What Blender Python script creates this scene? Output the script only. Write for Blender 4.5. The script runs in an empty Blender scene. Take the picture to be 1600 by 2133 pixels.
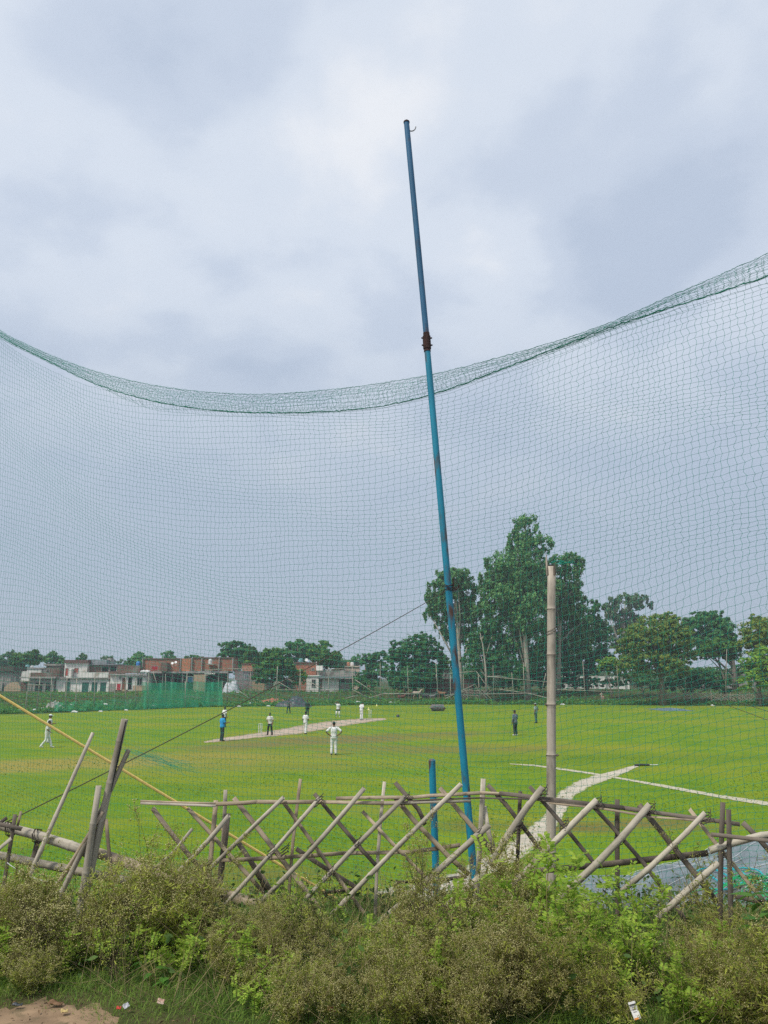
import bpy, math, random
import numpy as np
from mathutils import Vector, Matrix

scene = bpy.context.scene
COL = scene.collection
R = math.radians
random.seed(7)

# ------------------------------------------------------------------ camera
EYE = 4.07
PITCH = R(12.06)
CP, SP = math.cos(PITCH), math.sin(PITCH)
F = 1600.0
cam_data = bpy.data.cameras.new('camera')
cam = bpy.data.objects.new('camera', cam_data)
COL.objects.link(cam)
cam.location = (0, 0, EYE)
cam.rotation_euler = (math.pi / 2 + PITCH, 0, 0)
cam_data.sensor_fit = 'VERTICAL'
cam_data.sensor_height = 36.0
cam_data.lens = 36.0 * F / 2133.0
cam_data.clip_start = 0.05
cam_data.clip_end = 3000
scene.camera = cam

# ------------------------------------------------------------------ exposure
scene.cycles.use_denoising = False
scene.view_settings.view_transform = 'Standard'
scene.view_settings.look = 'None'
scene.view_settings.gamma = 1
scene.view_settings.use_curve_mapping = False
scene.view_settings.exposure = 1.2
EXPO = 2 ** 1.2

# ------------------------------------------------------------------ world: overcast sky
SUN_DIR = Vector((-0.50, -0.45, 0.95)).normalized()
SUN_EL = math.asin(SUN_DIR.z)
SUN_ROT = math.atan2(SUN_DIR.x, SUN_DIR.y)
world = bpy.data.worlds.new('World')
scene.world = world
world.use_nodes = True
nt = world.node_tree
nt.nodes.clear()
N, L = nt.nodes.new, nt.links.new
out = N('ShaderNodeOutputWorld')
bg = N('ShaderNodeBackground')
bg.inputs['Strength'].default_value = 0.1
sky = N('ShaderNodeTexSky')
sky.sky_type = 'NISHITA'
sky.sun_disc = False
sky.sun_elevation = SUN_EL
sky.sun_rotation = SUN_ROT
sky.air_density = 1.0
sky.dust_density = 2.0
tc = N('ShaderNodeTexCoord')
sep = N('ShaderNodeSeparateXYZ')
L(tc.outputs['Generated'], sep.inputs[0])


def wmath(op, a, b=None):
    n = N('ShaderNodeMath')
    n.operation = op
    for k, v in enumerate((a, b)):
        if v is None:
            continue
        if isinstance(v, (int, float)):
            n.inputs[k].default_value = v
        else:
            L(v, n.inputs[k])
    return n.outputs[0]


zc = wmath('ADD', wmath('MAXIMUM', sep.outputs['Z'], 0.0), 0.30)
comb = N('ShaderNodeCombineXYZ')
L(wmath('DIVIDE', sep.outputs['X'], zc), comb.inputs[0])
L(wmath('DIVIDE', sep.outputs['Y'], zc), comb.inputs[1])
comb.inputs[2].default_value = 0.0
mp = N('ShaderNodeMapping')
mp.inputs['Location'].default_value = (3.22, 4.46, 0.4)
L(comb.outputs[0], mp.inputs[0])
n1 = N('ShaderNodeTexNoise')
n1.inputs['Scale'].default_value = 3.0
n1.inputs['Detail'].default_value = 7
n1.inputs['Roughness'].default_value = 0.50
n1.inputs['Distortion'].default_value = 0.08
L(mp.outputs[0], n1.inputs['Vector'])
n2 = N('ShaderNodeTexNoise')
n2.inputs['Scale'].default_value = 1.15
n2.inputs['Detail'].default_value = 3
L(mp.outputs[0], n2.inputs['Vector'])
mixn = wmath('ADD', wmath('MULTIPLY', n1.outputs[0], 0.62), wmath('MULTIPLY', n2.outputs[0], 0.38))
# thin out the structure towards the hazy horizon
fade = N('ShaderNodeMapRange')
fade.interpolation_type = 'SMOOTHSTEP'
fade.inputs['From Min'].default_value = 0.12
fade.inputs['From Max'].default_value = 0.52
L(sep.outputs['Z'], fade.inputs['Value'])
cr = N('ShaderNodeValToRGB')
cr.color_ramp.interpolation = 'EASE'
els = cr.color_ramp.elements
els[0].position = 0.37
els[0].color = (0.515, 0.595, 0.73, 1)
els[1].position = 0.63
els[1].color = (0.87, 0.895, 0.94, 1)
e = els.new(0.45); e.color = (0.60, 0.675, 0.80, 1)
e = els.new(0.53); e.color = (0.71, 0.775, 0.875, 1)
L(mixn, cr.inputs[0])
hz = N('ShaderNodeMix')
hz.data_type = 'RGBA'
hz.inputs['A'].default_value = (0.42, 0.50, 0.62, 1)
L(fade.outputs[0], hz.inputs['Factor'])
L(cr.outputs[0], hz.inputs['B'])
sc_ = N('ShaderNodeVectorMath')
sc_.operation = 'SCALE'
sc_.inputs['Scale'].default_value = 1.0 / 0.1 / EXPO
L(hz.outputs['Result'], sc_.inputs[0])
mx = N('ShaderNodeMix')
mx.data_type = 'RGBA'
mx.inputs['Factor'].default_value = 0.95
L(sky.outputs[0], mx.inputs['A'])
L(sc_.outputs[0], mx.inputs['B'])
L(mx.outputs['Result'], bg.inputs['Color'])
L(bg.outputs[0], out.inputs[0])

# ------------------------------------------------------------------ sun behind thin cloud
sd = bpy.data.lights.new('sun', 'SUN')
sd.energy = 1.5
sd.angle = R(10)
sd.color = (1.0, 0.95, 0.86)
sun = bpy.data.objects.new('sun', sd)
COL.objects.link(sun)
sun.rotation_euler = (-SUN_DIR).to_track_quat('-Z', 'Y').to_euler()
sun.location = (0, 0, 60)

# ------------------------------------------------------------------ helpers


def ray(px, py):
    a = (px - 800) / F
    b = (1066.5 - py) / F
    return Vector((a, CP - b * SP, SP + b * CP))


def at(px, py, D):
    d = ray(px, py)
    return Vector((0, 0, EYE)) + d * (D / d.y)


def onz(px, py, z=0.0):
    d = ray(px, py)
    return Vector((0, 0, EYE)) + d * ((z - EYE) / d.z)


def smooth(a, b, x):
    t = min(1, max(0, (x - a) / (b - a)))
    return t * t * (3 - 2 * t)


def edge_dist(x, y):
    """forward distance of the mown field's far edge in this direction"""
    px = 800 + 1600 * x / max(y, 1)
    return float(np.interp(px, [-600, 0, 200, 450, 700, 1000, 1600, 2200],
                           [76, 85, 92, 106, 112, 116, 110, 104]))


def gz(x, y):
    """ground height"""
    w = 0.05 * math.sin(x * 1.3 + y * .4) + 0.04 * math.sin(x * 2.9 - y * 1.7)
    w *= .12 + .88 * smooth(4.4, 5.6, y)
    if y < 60:
        z = 2.40 * (1 - smooth(5.6, 11.5, y)) + w * (1 - smooth(8, 13, y))
        return z
    e = edge_dist(x, y)
    return 1.45 * smooth(e + 1, e + 20, y) + 0.12 * smooth(e, e + 5, y) * math.sin(x * .31 + y * .2)


def tag(o, label=None, cat=None, group=None, kind=None):
    if label: o['label'] = label
    if cat: o['category'] = cat
    if group: o['group'] = group
    if kind: o['kind'] = kind
    return o


def empty(name, loc, label=None, cat=None, group=None, rz=0.0):
    o = bpy.data.objects.new(name, None)
    o.empty_display_size = 0.2
    COL.objects.link(o)
    o.location = loc
    o.rotation_euler = (0, 0, rz)
    return tag(o, label, cat, group)


def mesh_np(name, V, faces, smooth_=False):
    """V (n,3); faces: list of integer arrays (m,k)"""
    V = np.asarray(V, dtype=np.float32)
    me = bpy.data.meshes.new(name)
    me.vertices.add(len(V))
    me.vertices.foreach_set('co', V.ravel())
    loops = np.concatenate([np.asarray(f, dtype=np.int32).ravel() for f in faces])
    totals = np.concatenate([np.full(len(f), np.asarray(f).shape[1], dtype=np.int32) for f in faces])
    starts = np.concatenate([[0], np.cumsum(totals)[:-1]]).astype(np.int32)
    me.loops.add(len(loops))
    me.loops.foreach_set('vertex_index', loops)
    me.polygons.add(len(totals))
    me.polygons.foreach_set('loop_start', starts)
    if smooth_:
        me.polygons.foreach_set('use_smooth', np.ones(len(totals), dtype=bool))
    me.update(calc_edges=True)
    me.validate()
    return me


def link(name, me, m=None, parent=None, loc=None):
    o = bpy.data.objects.new(name, me)
    COL.objects.link(o)
    if m is not None and len(me.materials) == 0:
        me.materials.append(m)
    if parent is not None:
        o.parent = parent
    if loc is not None:
        o.location = loc
    return o


class MB:
    """collects shapes, builds ONE mesh object"""

    def __init__(self):
        self.V, self.F = [], []

    def add(self, V, Fs):
        b = len(self.V)
        self.V += [tuple(v) for v in V]
        self.F += [tuple(i + b for i in f) for f in Fs]
        return self

    def box(self, a, b):
        x0, y0, z0 = a
        x1, y1, z1 = b
        return self.add([(x0, y0, z0), (x1, y0, z0), (x1, y1, z0), (x0, y1, z0),
                         (x0, y0, z1), (x1, y0, z1), (x1, y1, z1), (x0, y1, z1)],
                        [(0, 3, 2, 1), (4, 5, 6, 7), (0, 1, 5, 4), (1, 2, 6, 5), (2, 3, 7, 6), (3, 0, 4, 7)])

    def tube(self, pts, rad, n=8, sx=1.0, caps=True):
        pts = [Vector(p) for p in pts]
        if not hasattr(rad, '__len__'):
            rad = [rad] * len(pts)
        V, Fs = [], []
        up = None
        for i, p in enumerate(pts):
            d = (pts[min(i + 1, len(pts) - 1)] - pts[max(i - 1, 0)])
            if d.length < 1e-9:
                d = Vector((0, 0, 1))
            d.normalize()
            if up is None:
                up = Vector((0, 1, 0)) if abs(d.y) < .9 else Vector((1, 0, 0))
            s = d.cross(up).normalized()
            up = s.cross(d).normalized()
            for k in range(n):
                t = 2 * math.pi * k / n
                V.append(p + (s * math.cos(t) * sx + up * math.sin(t)) * rad[i])
        for i in range(len(pts) - 1):
            for k in range(n):
                a = i * n + k
                b = i * n + (k + 1) % n
                Fs.append((a, b, b + n, a + n))
        if caps:
            Fs.append(tuple(reversed(range(n))))
            Fs.append(tuple(range((len(pts) - 1) * n, len(pts) * n)))
        return self.add(V, Fs)

    def ball(self, c, r, nu=10, nv=7):
        c = Vector(c)
        if not hasattr(r, '__len__'):
            r = (r, r, r)
        V = [c + Vector((0, 0, -r[2]))]
        for j in range(1, nv):
            ph = -math.pi / 2 + math.pi * j / nv
            for i in range(nu):
                t = 2 * math.pi * i / nu
                V.append(c + Vector((r[0] * math.cos(ph) * math.cos(t), r[1] * math.cos(ph) * math.sin(t), r[2] * math.sin(ph))))
        V.append(c + Vector((0, 0, r[2])))
        Fs = []
        for i in range(nu):
            Fs.append((0, 1 + (i + 1) % nu, 1 + i))
        for j in range(nv - 2):
            for i in range(nu):
                a = 1 + j * nu + i
                b = 1 + j * nu + (i + 1) % nu
                Fs.append((a, b, b + nu, a + nu))
        t = len(V) - 1
        for i in range(nu):
            Fs.append((t, 1 + (nv - 2) * nu + i, 1 + (nv - 2) * nu + (i + 1) % nu))
        return self.add(V, Fs)

    def mesh(self, name, sm=False):
        me = bpy.data.meshes.new(name)
        me.from_pydata(self.V, [], self.F)
        if sm:
            for p in me.polygons:
                p.use_smooth = True
        me.update()
        return me

    def build(self, name, m, parent=None, loc=None, sm=False):
        """vertices are world coordinates minus the parent's place"""
        me = self.mesh(name, sm)
        return link(name, me, m, parent, loc)


def prisms(P0, P1, r0, r1=None, n=3):
    """arrays of segments -> V, quads"""
    P0 = np.asarray(P0, float); P1 = np.asarray(P1, float)
    m = len(P0)
    r0 = np.broadcast_to(np.asarray(r0, float), (m,))
    r1 = r0 if r1 is None else np.broadcast_to(np.asarray(r1, float), (m,))
    d = P1 - P0
    d /= np.maximum(np.linalg.norm(d, axis=1, keepdims=True), 1e-9)
    ref = np.where(np.abs(d[:, 2:3]) < .9, np.array([[0, 0, 1.0]]), np.array([[0, 1.0, 0]]))
    s = np.cross(d, ref); s /= np.maximum(np.linalg.norm(s, axis=1, keepdims=True), 1e-9)
    u = np.cross(s, d)
    V = np.zeros((m, 2 * n, 3))
    for k in range(n):
        t = 2 * math.pi * k / n
        o = s * math.cos(t) + u * math.sin(t)
        V[:, k] = P0 + o * r0[:, None]
        V[:, n + k] = P1 + o * r1[:, None]
    base = (np.arange(m) * 2 * n)[:, None]
    q = []
    for k in range(n):
        k2 = (k + 1) % n
        q.append(base + np.array([[k, k2, n + k2, n + k]]))
    return V.reshape(-1, 3), np.concatenate(q)


def octas(C, r):
    C = np.asarray(C, float)
    m = len(C)
    r = np.broadcast_to(np.asarray(r, float), (m,))
    D = np.array([[1, 0, 0], [-1, 0, 0], [0, 1, 0], [0, -1, 0], [0, 0, 1], [0, 0, -1]], float)
    V = C[:, None, :] + D[None] * r[:, None, None]
    T = np.array([[0, 2, 4], [2, 1, 4], [1, 3, 4], [3, 0, 4], [2, 0, 5], [1, 2, 5], [3, 1, 5], [0, 3, 5]])
    return V.reshape(-1, 3), ((np.arange(m) * 6)[:, None, None] + T[None]).reshape(-1, 3)


def joinVF(parts):
    Vs, out_, b = [], {}, 0
    for V, fs in parts:
        Vs.append(V)
        for f in (fs if isinstance(fs, list) else [fs]):
            out_.setdefault(f.shape[1], []).append(f + b)
        b += len(V)
    return np.concatenate(Vs), [np.concatenate(v) for v in out_.values()]


def unit(rng, n, up=0.0):
    v = rng.normal(size=(n, 3))
    v[:, 2] += up
    return v / np.linalg.norm(v, axis=1, keepdims=True)


def rhombs(C, A, B):
    """leaf shaped quads: centre, half axis long, half axis short"""
    m = len(C)
    V = np.stack([C - A, C + B, C + A, C - B], 1).reshape(-1, 3)
    return V, (np.arange(m) * 4)[:, None] + np.array([[0, 1, 2, 3]])


# ------------------------------------------------------------------ materials
def principled(name):
    m = bpy.data.materials.new(name)
    m.use_nodes = True
    t = m.node_tree
    return m, t, t.nodes['Principled BSDF']


def c4(c):
    return (c[0], c[1], c[2], 1)


def mat(name, c1, c2=None, scale=4.0, rough=.8, bump=0.0, stretch=(1, 1, 1), detail=5, rnd=0.0,
        spec=.25, lo=.35, hi=.65, metal=0.0, c3=None, scale3=1.0):
    m, t, p = principled(name)
    p.inputs['Roughness'].default_value = rough
    p.inputs['Specular IOR Level'].default_value = spec
    p.inputs['Metallic'].default_value = metal
    if c2 is None:
        c2 = tuple(v * .75 for v in c1)
    tcn = t.nodes.new('ShaderNodeTexCoord')
    mpn = t.nodes.new('ShaderNodeMapping')
    mpn.inputs['Scale'].default_value = stretch
    t.links.new(tcn.outputs['Object'], mpn.inputs[0])
    if rnd:
        oi = t.nodes.new('ShaderNodeObjectInfo')
        va = t.nodes.new('ShaderNodeVectorMath')
        va.operation = 'SCALE'
        va.inputs[0].default_value = (17, 31, 13)
        t.links.new(oi.outputs['Random'], va.inputs['Scale'])
        t.links.new(va.outputs[0], mpn.inputs['Location'])
    nz = t.nodes.new('ShaderNodeTexNoise')
    nz.inputs['Scale'].default_value = scale
    nz.inputs['Detail'].default_value = detail
    nz.inputs['Roughness'].default_value = .6
    t.links.new(mpn.outputs[0], nz.inputs['Vector'])
    r = t.nodes.new('ShaderNodeValToRGB')
    r.color_ramp.elements[0].position = lo
    r.color_ramp.elements[0].color = c4(c2)
    r.color_ramp.elements[1].position = hi
    r.color_ramp.elements[1].color = c4(c1)
    t.links.new(nz.outputs[0], r.inputs[0])
    col = r.outputs[0]
    if c3 is not None:
        n3 = t.nodes.new('ShaderNodeTexNoise')
        n3.inputs['Scale'].default_value = scale3
        n3.inputs['Detail'].default_value = 6
        t.links.new(mpn.outputs[0], n3.inputs['Vector'])
        r3 = t.nodes.new('ShaderNodeMapRange')
        r3.inputs['From Min'].default_value = .55
        r3.inputs['From Max'].default_value = .68
        t.links.new(n3.outputs[0], r3.inputs['Value'])
        mm = t.nodes.new('ShaderNodeMix')
        mm.data_type = 'RGBA'
        t.links.new(r3.outputs[0], mm.inputs['Factor'])
        t.links.new(col, mm.inputs['A'])
        mm.inputs['B'].default_value = c4(c3)
        col = mm.outputs['Result']
    if rnd:
        hs = t.nodes.new('ShaderNodeHueSaturation')
        mr = t.nodes.new('ShaderNodeMapRange')
        mr.inputs['To Min'].default_value = 1 - rnd
        mr.inputs['To Max'].default_value = 1 + rnd
        t.links.new(oi.outputs['Random'], mr.inputs['Value'])
        t.links.new(mr.outputs[0], hs.inputs['Value'])
        t.links.new(col, hs.inputs['Color'])
        col = hs.outputs[0]
    t.links.new(col, p.inputs['Base Color'])
    if bump:
        b = t.nodes.new('ShaderNodeBump')
        b.inputs['Strength'].default_value = bump
        b.inputs['Distance'].default_value = .02
        t.links.new(nz.outputs[0], b.inputs['Height'])
        t.links.new(b.outputs[0], p.inputs['Normal'])
    return m


def leafmat(name, c1, c2, trans=.35, rough=.6, rnd=.12):
    """leaf colours vary from piece to piece"""
    m, t, p = principled(name)
    g = t.nodes.new('ShaderNodeNewGeometry')
    r = t.nodes.new('ShaderNodeValToRGB')
    r.color_ramp.elements[0].color = c4(c2)
    r.color_ramp.elements[1].color = c4(c1)
    t.links.new(g.outputs['Random Per Island'], r.inputs[0])
    oi = t.nodes.new('ShaderNodeObjectInfo')
    hs = t.nodes.new('ShaderNodeHueSaturation')
    mr = t.nodes.new('ShaderNodeMapRange')
    mr.inputs['To Min'].default_value = 1 - rnd
    mr.inputs['To Max'].default_value = 1 + rnd
    t.links.new(oi.outputs['Random'], mr.inputs['Value'])
    t.links.new(mr.outputs[0], hs.inputs['Value'])
    t.links.new(r.outputs[0], hs.inputs['Color'])
    p.inputs['Roughness'].default_value = rough
    p.inputs['Specular IOR Level'].default_value = .2
    t.links.new(hs.outputs[0], p.inputs['Base Color'])
    tr = t.nodes.new('ShaderNodeBsdfTranslucent')
    t.links.new(hs.outputs[0], tr.inputs['Color'])
    ms = t.nodes.new('ShaderNodeMixShader')
    ms.inputs[0].default_value = trans
    t.links.new(p.outputs[0], ms.inputs[1])
    t.links.new(tr.outputs[0], ms.inputs[2])
    t.links.new(ms.outputs[0], t.nodes['Material Output'].inputs['Surface'])
    return m

# ================================================================== SETTING
def grass_material():
    m, t, p = principled('mown_grass')
    n_, l_ = t.nodes.new, t.links.new
    p.inputs['Roughness'].default_value = .95
    p.inputs['Specular IOR Level'].default_value = .1
    tcn = n_('ShaderNodeTexCoord')

    def noise(scale, detail=4, st=(1, 1, 1)):
        mpn = n_('ShaderNodeMapping')
        mpn.inputs['Scale'].default_value = st
        l_(tcn.outputs['Object'], mpn.inputs[0])
        z = n_('ShaderNodeTexNoise')
        z.inputs['Scale'].default_value = scale
        z.inputs['Detail'].default_value = detail
        z.inputs['Roughness'].default_value = .62
        l_(mpn.outputs[0], z.inputs['Vector'])
        return z.outputs[0]

    def mixc(f, a, b):
        k = n_('ShaderNodeMix')
        k.data_type = 'RGBA'
        if isinstance(f, float): k.inputs['Factor'].default_value = f
        else: l_(f, k.inputs['Factor'])
        for key, v in (('A', a), ('B', b)):
            if isinstance(v, tuple): k.inputs[key].default_value = c4(v)
            else: l_(v, k.inputs[key])
        return k.outputs['Result']

    def rng_(v, a, b, c=0.0, d=1.0):
        k = n_('ShaderNodeMapRange')
        k.interpolation_type = 'SMOOTHSTEP'
        for nm, x in (('From Min', a), ('From Max', b), ('To Min', c), ('To Max', d)):
            k.inputs[nm].default_value = x
        l_(v, k.inputs['Value'])
        return k.outputs[0]

    def mth(op, a, b):
        k = n_('ShaderNodeMath')
        k.operation = op
        for i, v in enumerate((a, b)):
            if isinstance(v, (int, float)): k.inputs[i].default_value = v
            else: l_(v, k.inputs[i])
        return k.outputs[0]

    fine = noise(9, 6)
    mid = noise(.55, 5)
    big = noise(.075, 5, (1, 1.6, 1))
    rows = noise(.35, 4, (.25, 1.6, 1))
    col = mixc(rng_(mid, .3, .7), (.100, .205, .005), (.172, .255, .008))
    col = mixc(rng_(big, .42, .68), col, (.225, .250, .014))
    col = mixc(rng_(rows, .5, .75, 0, .5), col, (.082, .158, .011))
    wob = noise(.28, 6)

    def patch(cx, cy, rx, ry, rot, colr, amt, soft=.9):
        mpn = n_('ShaderNodeMapping')
        mpn.vector_type = 'TEXTURE'
        mpn.inputs['Location'].default_value = (cx, cy, 0)
        mpn.inputs['Rotation'].default_value = (0, 0, R(rot))
        mpn.inputs['Scale'].default_value = (rx, ry, 1)
        l_(tcn.outputs['Object'], mpn.inputs[0])
        sp_ = n_('ShaderNodeSeparateXYZ')
        l_(mpn.outputs[0], sp_.inputs[0])
        cb = n_('ShaderNodeCombineXYZ')
        l_(sp_.outputs[0], cb.inputs[0]); l_(sp_.outputs[1], cb.inputs[1])
        ln = n_('ShaderNodeVectorMath')
        ln.operation = 'LENGTH'
        l_(cb.outputs[0], ln.inputs[0])
        d = mth('ADD', ln.outputs['Value'], mth('MULTIPLY', mth('SUBTRACT', wob, .5), 2.2))
        f = rng_(d, 1.0 + soft * .5, 1.0 - soft, 0.0, amt)
        return mixc(f, col, colr)

    for a in GRASS_PATCHES:
        col = patch(*a)
    # field grain
    col = mixc(rng_(fine, .38, .66, 0, .45), col, (.055, .095, .012))
    # what grows off the mown field: the verge near the road and the rough beyond
    at_ = n_('ShaderNodeAttribute')
    at_.attribute_name = 'rough_ground'
    rcol = mixc(rng_(noise(1.4, 6), .4, .65), (.035, .058, .012), (.085, .07, .035))
    rcol = mixc(rng_(noise(.09, 5), .52, .66), rcol, (.05, .085, .016))
    col = mixc(at_.outputs['Fac'], col, rcol)
    l_(col, p.inputs['Base Color'])
    b = n_('ShaderNodeBump')
    b.inputs['Strength'].default_value = .6
    b.inputs['Distance'].default_value = .03
    l_(fine, b.inputs['Height'])
    l_(b.outputs[0], p.inputs['Normal'])
    return m


def gp(px, py):
    v = onz(px, py)
    return v.x, v.y


YEL = (.235, .205, .045)
BRN = (.17, .115, .045)
GRASS_PATCHES = []
for px, py, rx, ry, rot, c, amt in [
        (60, 1594, 12, 3.0, 12, (.31, .25, .06), .95), (330, 1580, 11, 3.0, 18, (.28, .235, .05), .8), (180, 1640, 8, 1.6, 8, (.12, .20, .008), .5),
        (690, 1545, 10, 3.2, 35, (.19, .15, .05), .75), (560, 1600, 8, 2.2, 10, YEL, .5), (900, 1560, 9, 3.2, 0, (.20, .165, .045), .75), (760, 1535, 12, 2.6, 25, (.19, .14, .055), .7), (520, 1552, 8, 1.6, 20, (.19, .15, .06), .6), (650, 1500, 11, 1.0, 32, (.09, .16, .012), .7),
        (1350, 1715, 2.6, .9, 5, BRN, .75), (1180, 1725, 1.4, .6, 0, BRN, .7), (1480, 1725, 1.6, .5, 0, BRN, .55),
        (560, 1820, 1.8, .8, 0, BRN, .55), (980, 1720, 1.3, 1.2, 0, BRN, .55), (350, 1810, 2.0, 1.0, 0, (.16, .15, .04), .6),
        (800, 1690, 3.0, 1.4, 0, YEL, .35),
        (1300, 1580, 12, 3, 0, (.12, .185, .010), .5), (760, 1480, 30, 6, 0, (.15, .19, .014), .5)]:
    x, y = gp(px, py)
    GRASS_PATCHES.append((x, y, rx, ry, rot, c, amt))

GRASS = grass_material()


def nonuni(lo, hi, marks):
    out_ = [lo]
    while out_[-1] < hi:
        v = out_[-1]
        step = np.interp(abs(v), [m[0] for m in marks], [m[1] for m in marks])
        out_.append(v + step)
    return out_


def ground():
    ys = nonuni(-6, 900, [(0, .4), (4, .18), (12, .3), (25, 1.5), (80, 2.0), (140, 3), (250, 15), (900, 80)])
    xs = nonuni(-420, 420, [(0, .25), (5, .35), (12, 1.2), (40, 3), (90, 6), (420, 40)])
    V, at_ = [], []
    for y in ys:
        for x in xs:
            V.append((x, y, gz(x, y)))
            e = edge_dist(x, y) + 1.2 * math.sin(x * .7) + .8 * math.sin(x * .23 + 1)
            v = max(1 - smooth(11.5, 13.5, y + .6 * math.sin(x * 1.1)), smooth(e - .5, e + 1.5, y))
            at_.append(v)
    nx = len(xs)
    q = []
    for j in range(len(ys) - 1):
        for i in range(nx - 1):
            a = j * nx + i
            q.append((a, a + 1, a + nx + 1, a + nx))
    me = mesh_np('ground', V, [np.array(q)], True)
    me.attributes.new('rough_ground', 'FLOAT', 'POINT').data.foreach_set('value', np.array(at_, dtype=np.float32))
    tag(link('ground', me, GRASS), kind='structure')


ground()


def sheet(name, pts, m, lift=.006, sub=1):
    """flat strip lying on the ground: pts = list of (left_world, right_world) pairs"""
    V, q = [], []
    for a, b in pts:
        for k in range(5):
            p = Vector(a).lerp(Vector(b), k / 4)
            V.append((p.x, p.y, gz(p.x, p.y) + lift))
    for i in range(len(pts) - 1):
        for k in range(4):
            a = i * 5 + k
            q.append((a, a + 1, a + 6, a + 5))
    me = mesh_np(name, V, [np.array(q)], True)
    me.attributes.new('edge', 'FLOAT', 'POINT').data.foreach_set('value', np.tile([1, .45, .05, .45, 1], len(pts)).astype(np.float32))
    return tag(link(name, me, m), kind='structure')


def strip_px(lo, hi, n=70, jit=.06, seed=1):
    """two image polylines on the ground -> jittered pairs"""
    rg = random.Random(seed)

    def samp(pl, u):
        w = [onz(*p) for p in pl]
        k = u * (len(w) - 1)
        i = min(int(k), len(w) - 2)
        return w[i].lerp(w[i + 1], k - i)
    out_ = []
    for i in range(n + 1):
        u = i / n
        a, b = samp(lo, u), samp(hi, u)
        d = (b - a)
        L_ = d.length
        if L_ > 1e-6:
            d /= L_
        a = a - d * rg.uniform(-jit, jit)
        b = b + d * rg.uniform(-jit, jit)
        out_.append((a, b))
    return out_


def worn_mat(name, c1, c2, sc, grass=(.13, .185, .014), eat=.5):
    """bare strip whose edges break up into grass"""
    m, t, p = principled(name)
    n_, l_ = t.nodes.new, t.links.new
    p.inputs['Roughness'].default_value = .95
    p.inputs['Specular IOR Level'].default_value = .1
    tcn = n_('ShaderNodeTexCoord')

    def nz(scale, d):
        k = n_('ShaderNodeTexNoise'); k.inputs['Scale'].default_value = scale; k.inputs['Detail'].default_value = d
        k.inputs['Roughness'].default_value = .65
        l_(tcn.outputs['Object'], k.inputs['Vector'])
        return k.outputs[0]
    r = n_('ShaderNodeValToRGB')
    r.color_ramp.elements[0].position = .35; r.color_ramp.elements[0].color = c4(c2)
    r.color_ramp.elements[1].position = .65; r.color_ramp.elements[1].color = c4(c1)
    l_(nz(sc, 7), r.inputs[0])
    at_ = n_('ShaderNodeAttribute'); at_.attribute_name = 'edge'
    ad = n_('ShaderNodeMath'); ad.operation = 'MULTIPLY_ADD'
    l_(nz(sc * 2.2, 6), ad.inputs[0]); ad.inputs[1].default_value = 1.6
    l_(at_.outputs['Fac'], ad.inputs[2])
    mr = n_('ShaderNodeMapRange'); mr.interpolation_type = 'SMOOTHSTEP'
    mr.inputs['From Min'].default_value = 1.55 - eat * .35; mr.inputs['From Max'].default_value = 1.95 - eat * .3
    l_(ad.outputs[0], mr.inputs['Value'])
    mm = n_('ShaderNodeMix'); mm.data_type = 'RGBA'
    l_(mr.outputs[0], mm.inputs['Factor']); l_(r.outputs[0], mm.inputs['A']); mm.inputs['B'].default_value = c4(grass)
    l_(mm.outputs['Result'], p.inputs['Base Color'])
    return m


CLAY = worn_mat('bare_clay', (.46, .37, .29), (.33, .26, .20), .9, (.15, .16, .03), .5)
CHALK = worn_mat('chalk_line', (.50, .455, .37), (.36, .34, .24), 3.0, eat=.2)
SAND = worn_mat('pale_sand', (.53, .475, .39), (.37, .335, .265), 1.6, eat=.35)
DIRT = mat('road_dirt', (.30, .205, .125), (.17, .115, .07), scale=5.0, rough=.95, bump=1.0, detail=12, c3=(.13, .10, .055), scale3=9)

sheet('cricket_pitch', strip_px([(428, 1547.5), (470, 1544), (545, 1536), (620, 1530), (690, 1518), (740, 1509), (780, 1503), (806, 1499)],
                                [(424, 1545), (455, 1538), (520, 1529), (580, 1519), (640, 1508), (690, 1501), (750, 1496.5), (800, 1496)], 90, .22, 3), CLAY)
sheet('boundary_line', strip_px([(1062, 1592), (1110, 1596), (1160, 1603), (1230, 1613), (1300, 1625), (1400, 1644), (1500, 1663), (1600, 1679), (1760, 1704)],
                                [(1062, 1591), (1110, 1593), (1160, 1599), (1230, 1609), (1300, 1621), (1400, 1638), (1500, 1656), (1600, 1670), (1760, 1694)], 140, .035, 5), CHALK, .010)
sheet('footpath', strip_px([(1331, 1597), (1310, 1607), (1275, 1622), (1235, 1637), (1195, 1660), (1180, 1690), (1165, 1715), (1130, 1757), (1085, 1792), (1020, 1822), (960, 1850), (900, 1880), (800, 1905)],
                           [(1322, 1594), (1285, 1604), (1245, 1613), (1200, 1627), (1160, 1653), (1158, 1675), (1125, 1704), (1075, 1745), (1040, 1770), (990, 1795), (930, 1822), (860, 1840), (780, 1855)], 110, .05, 6), SAND, .006)


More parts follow.
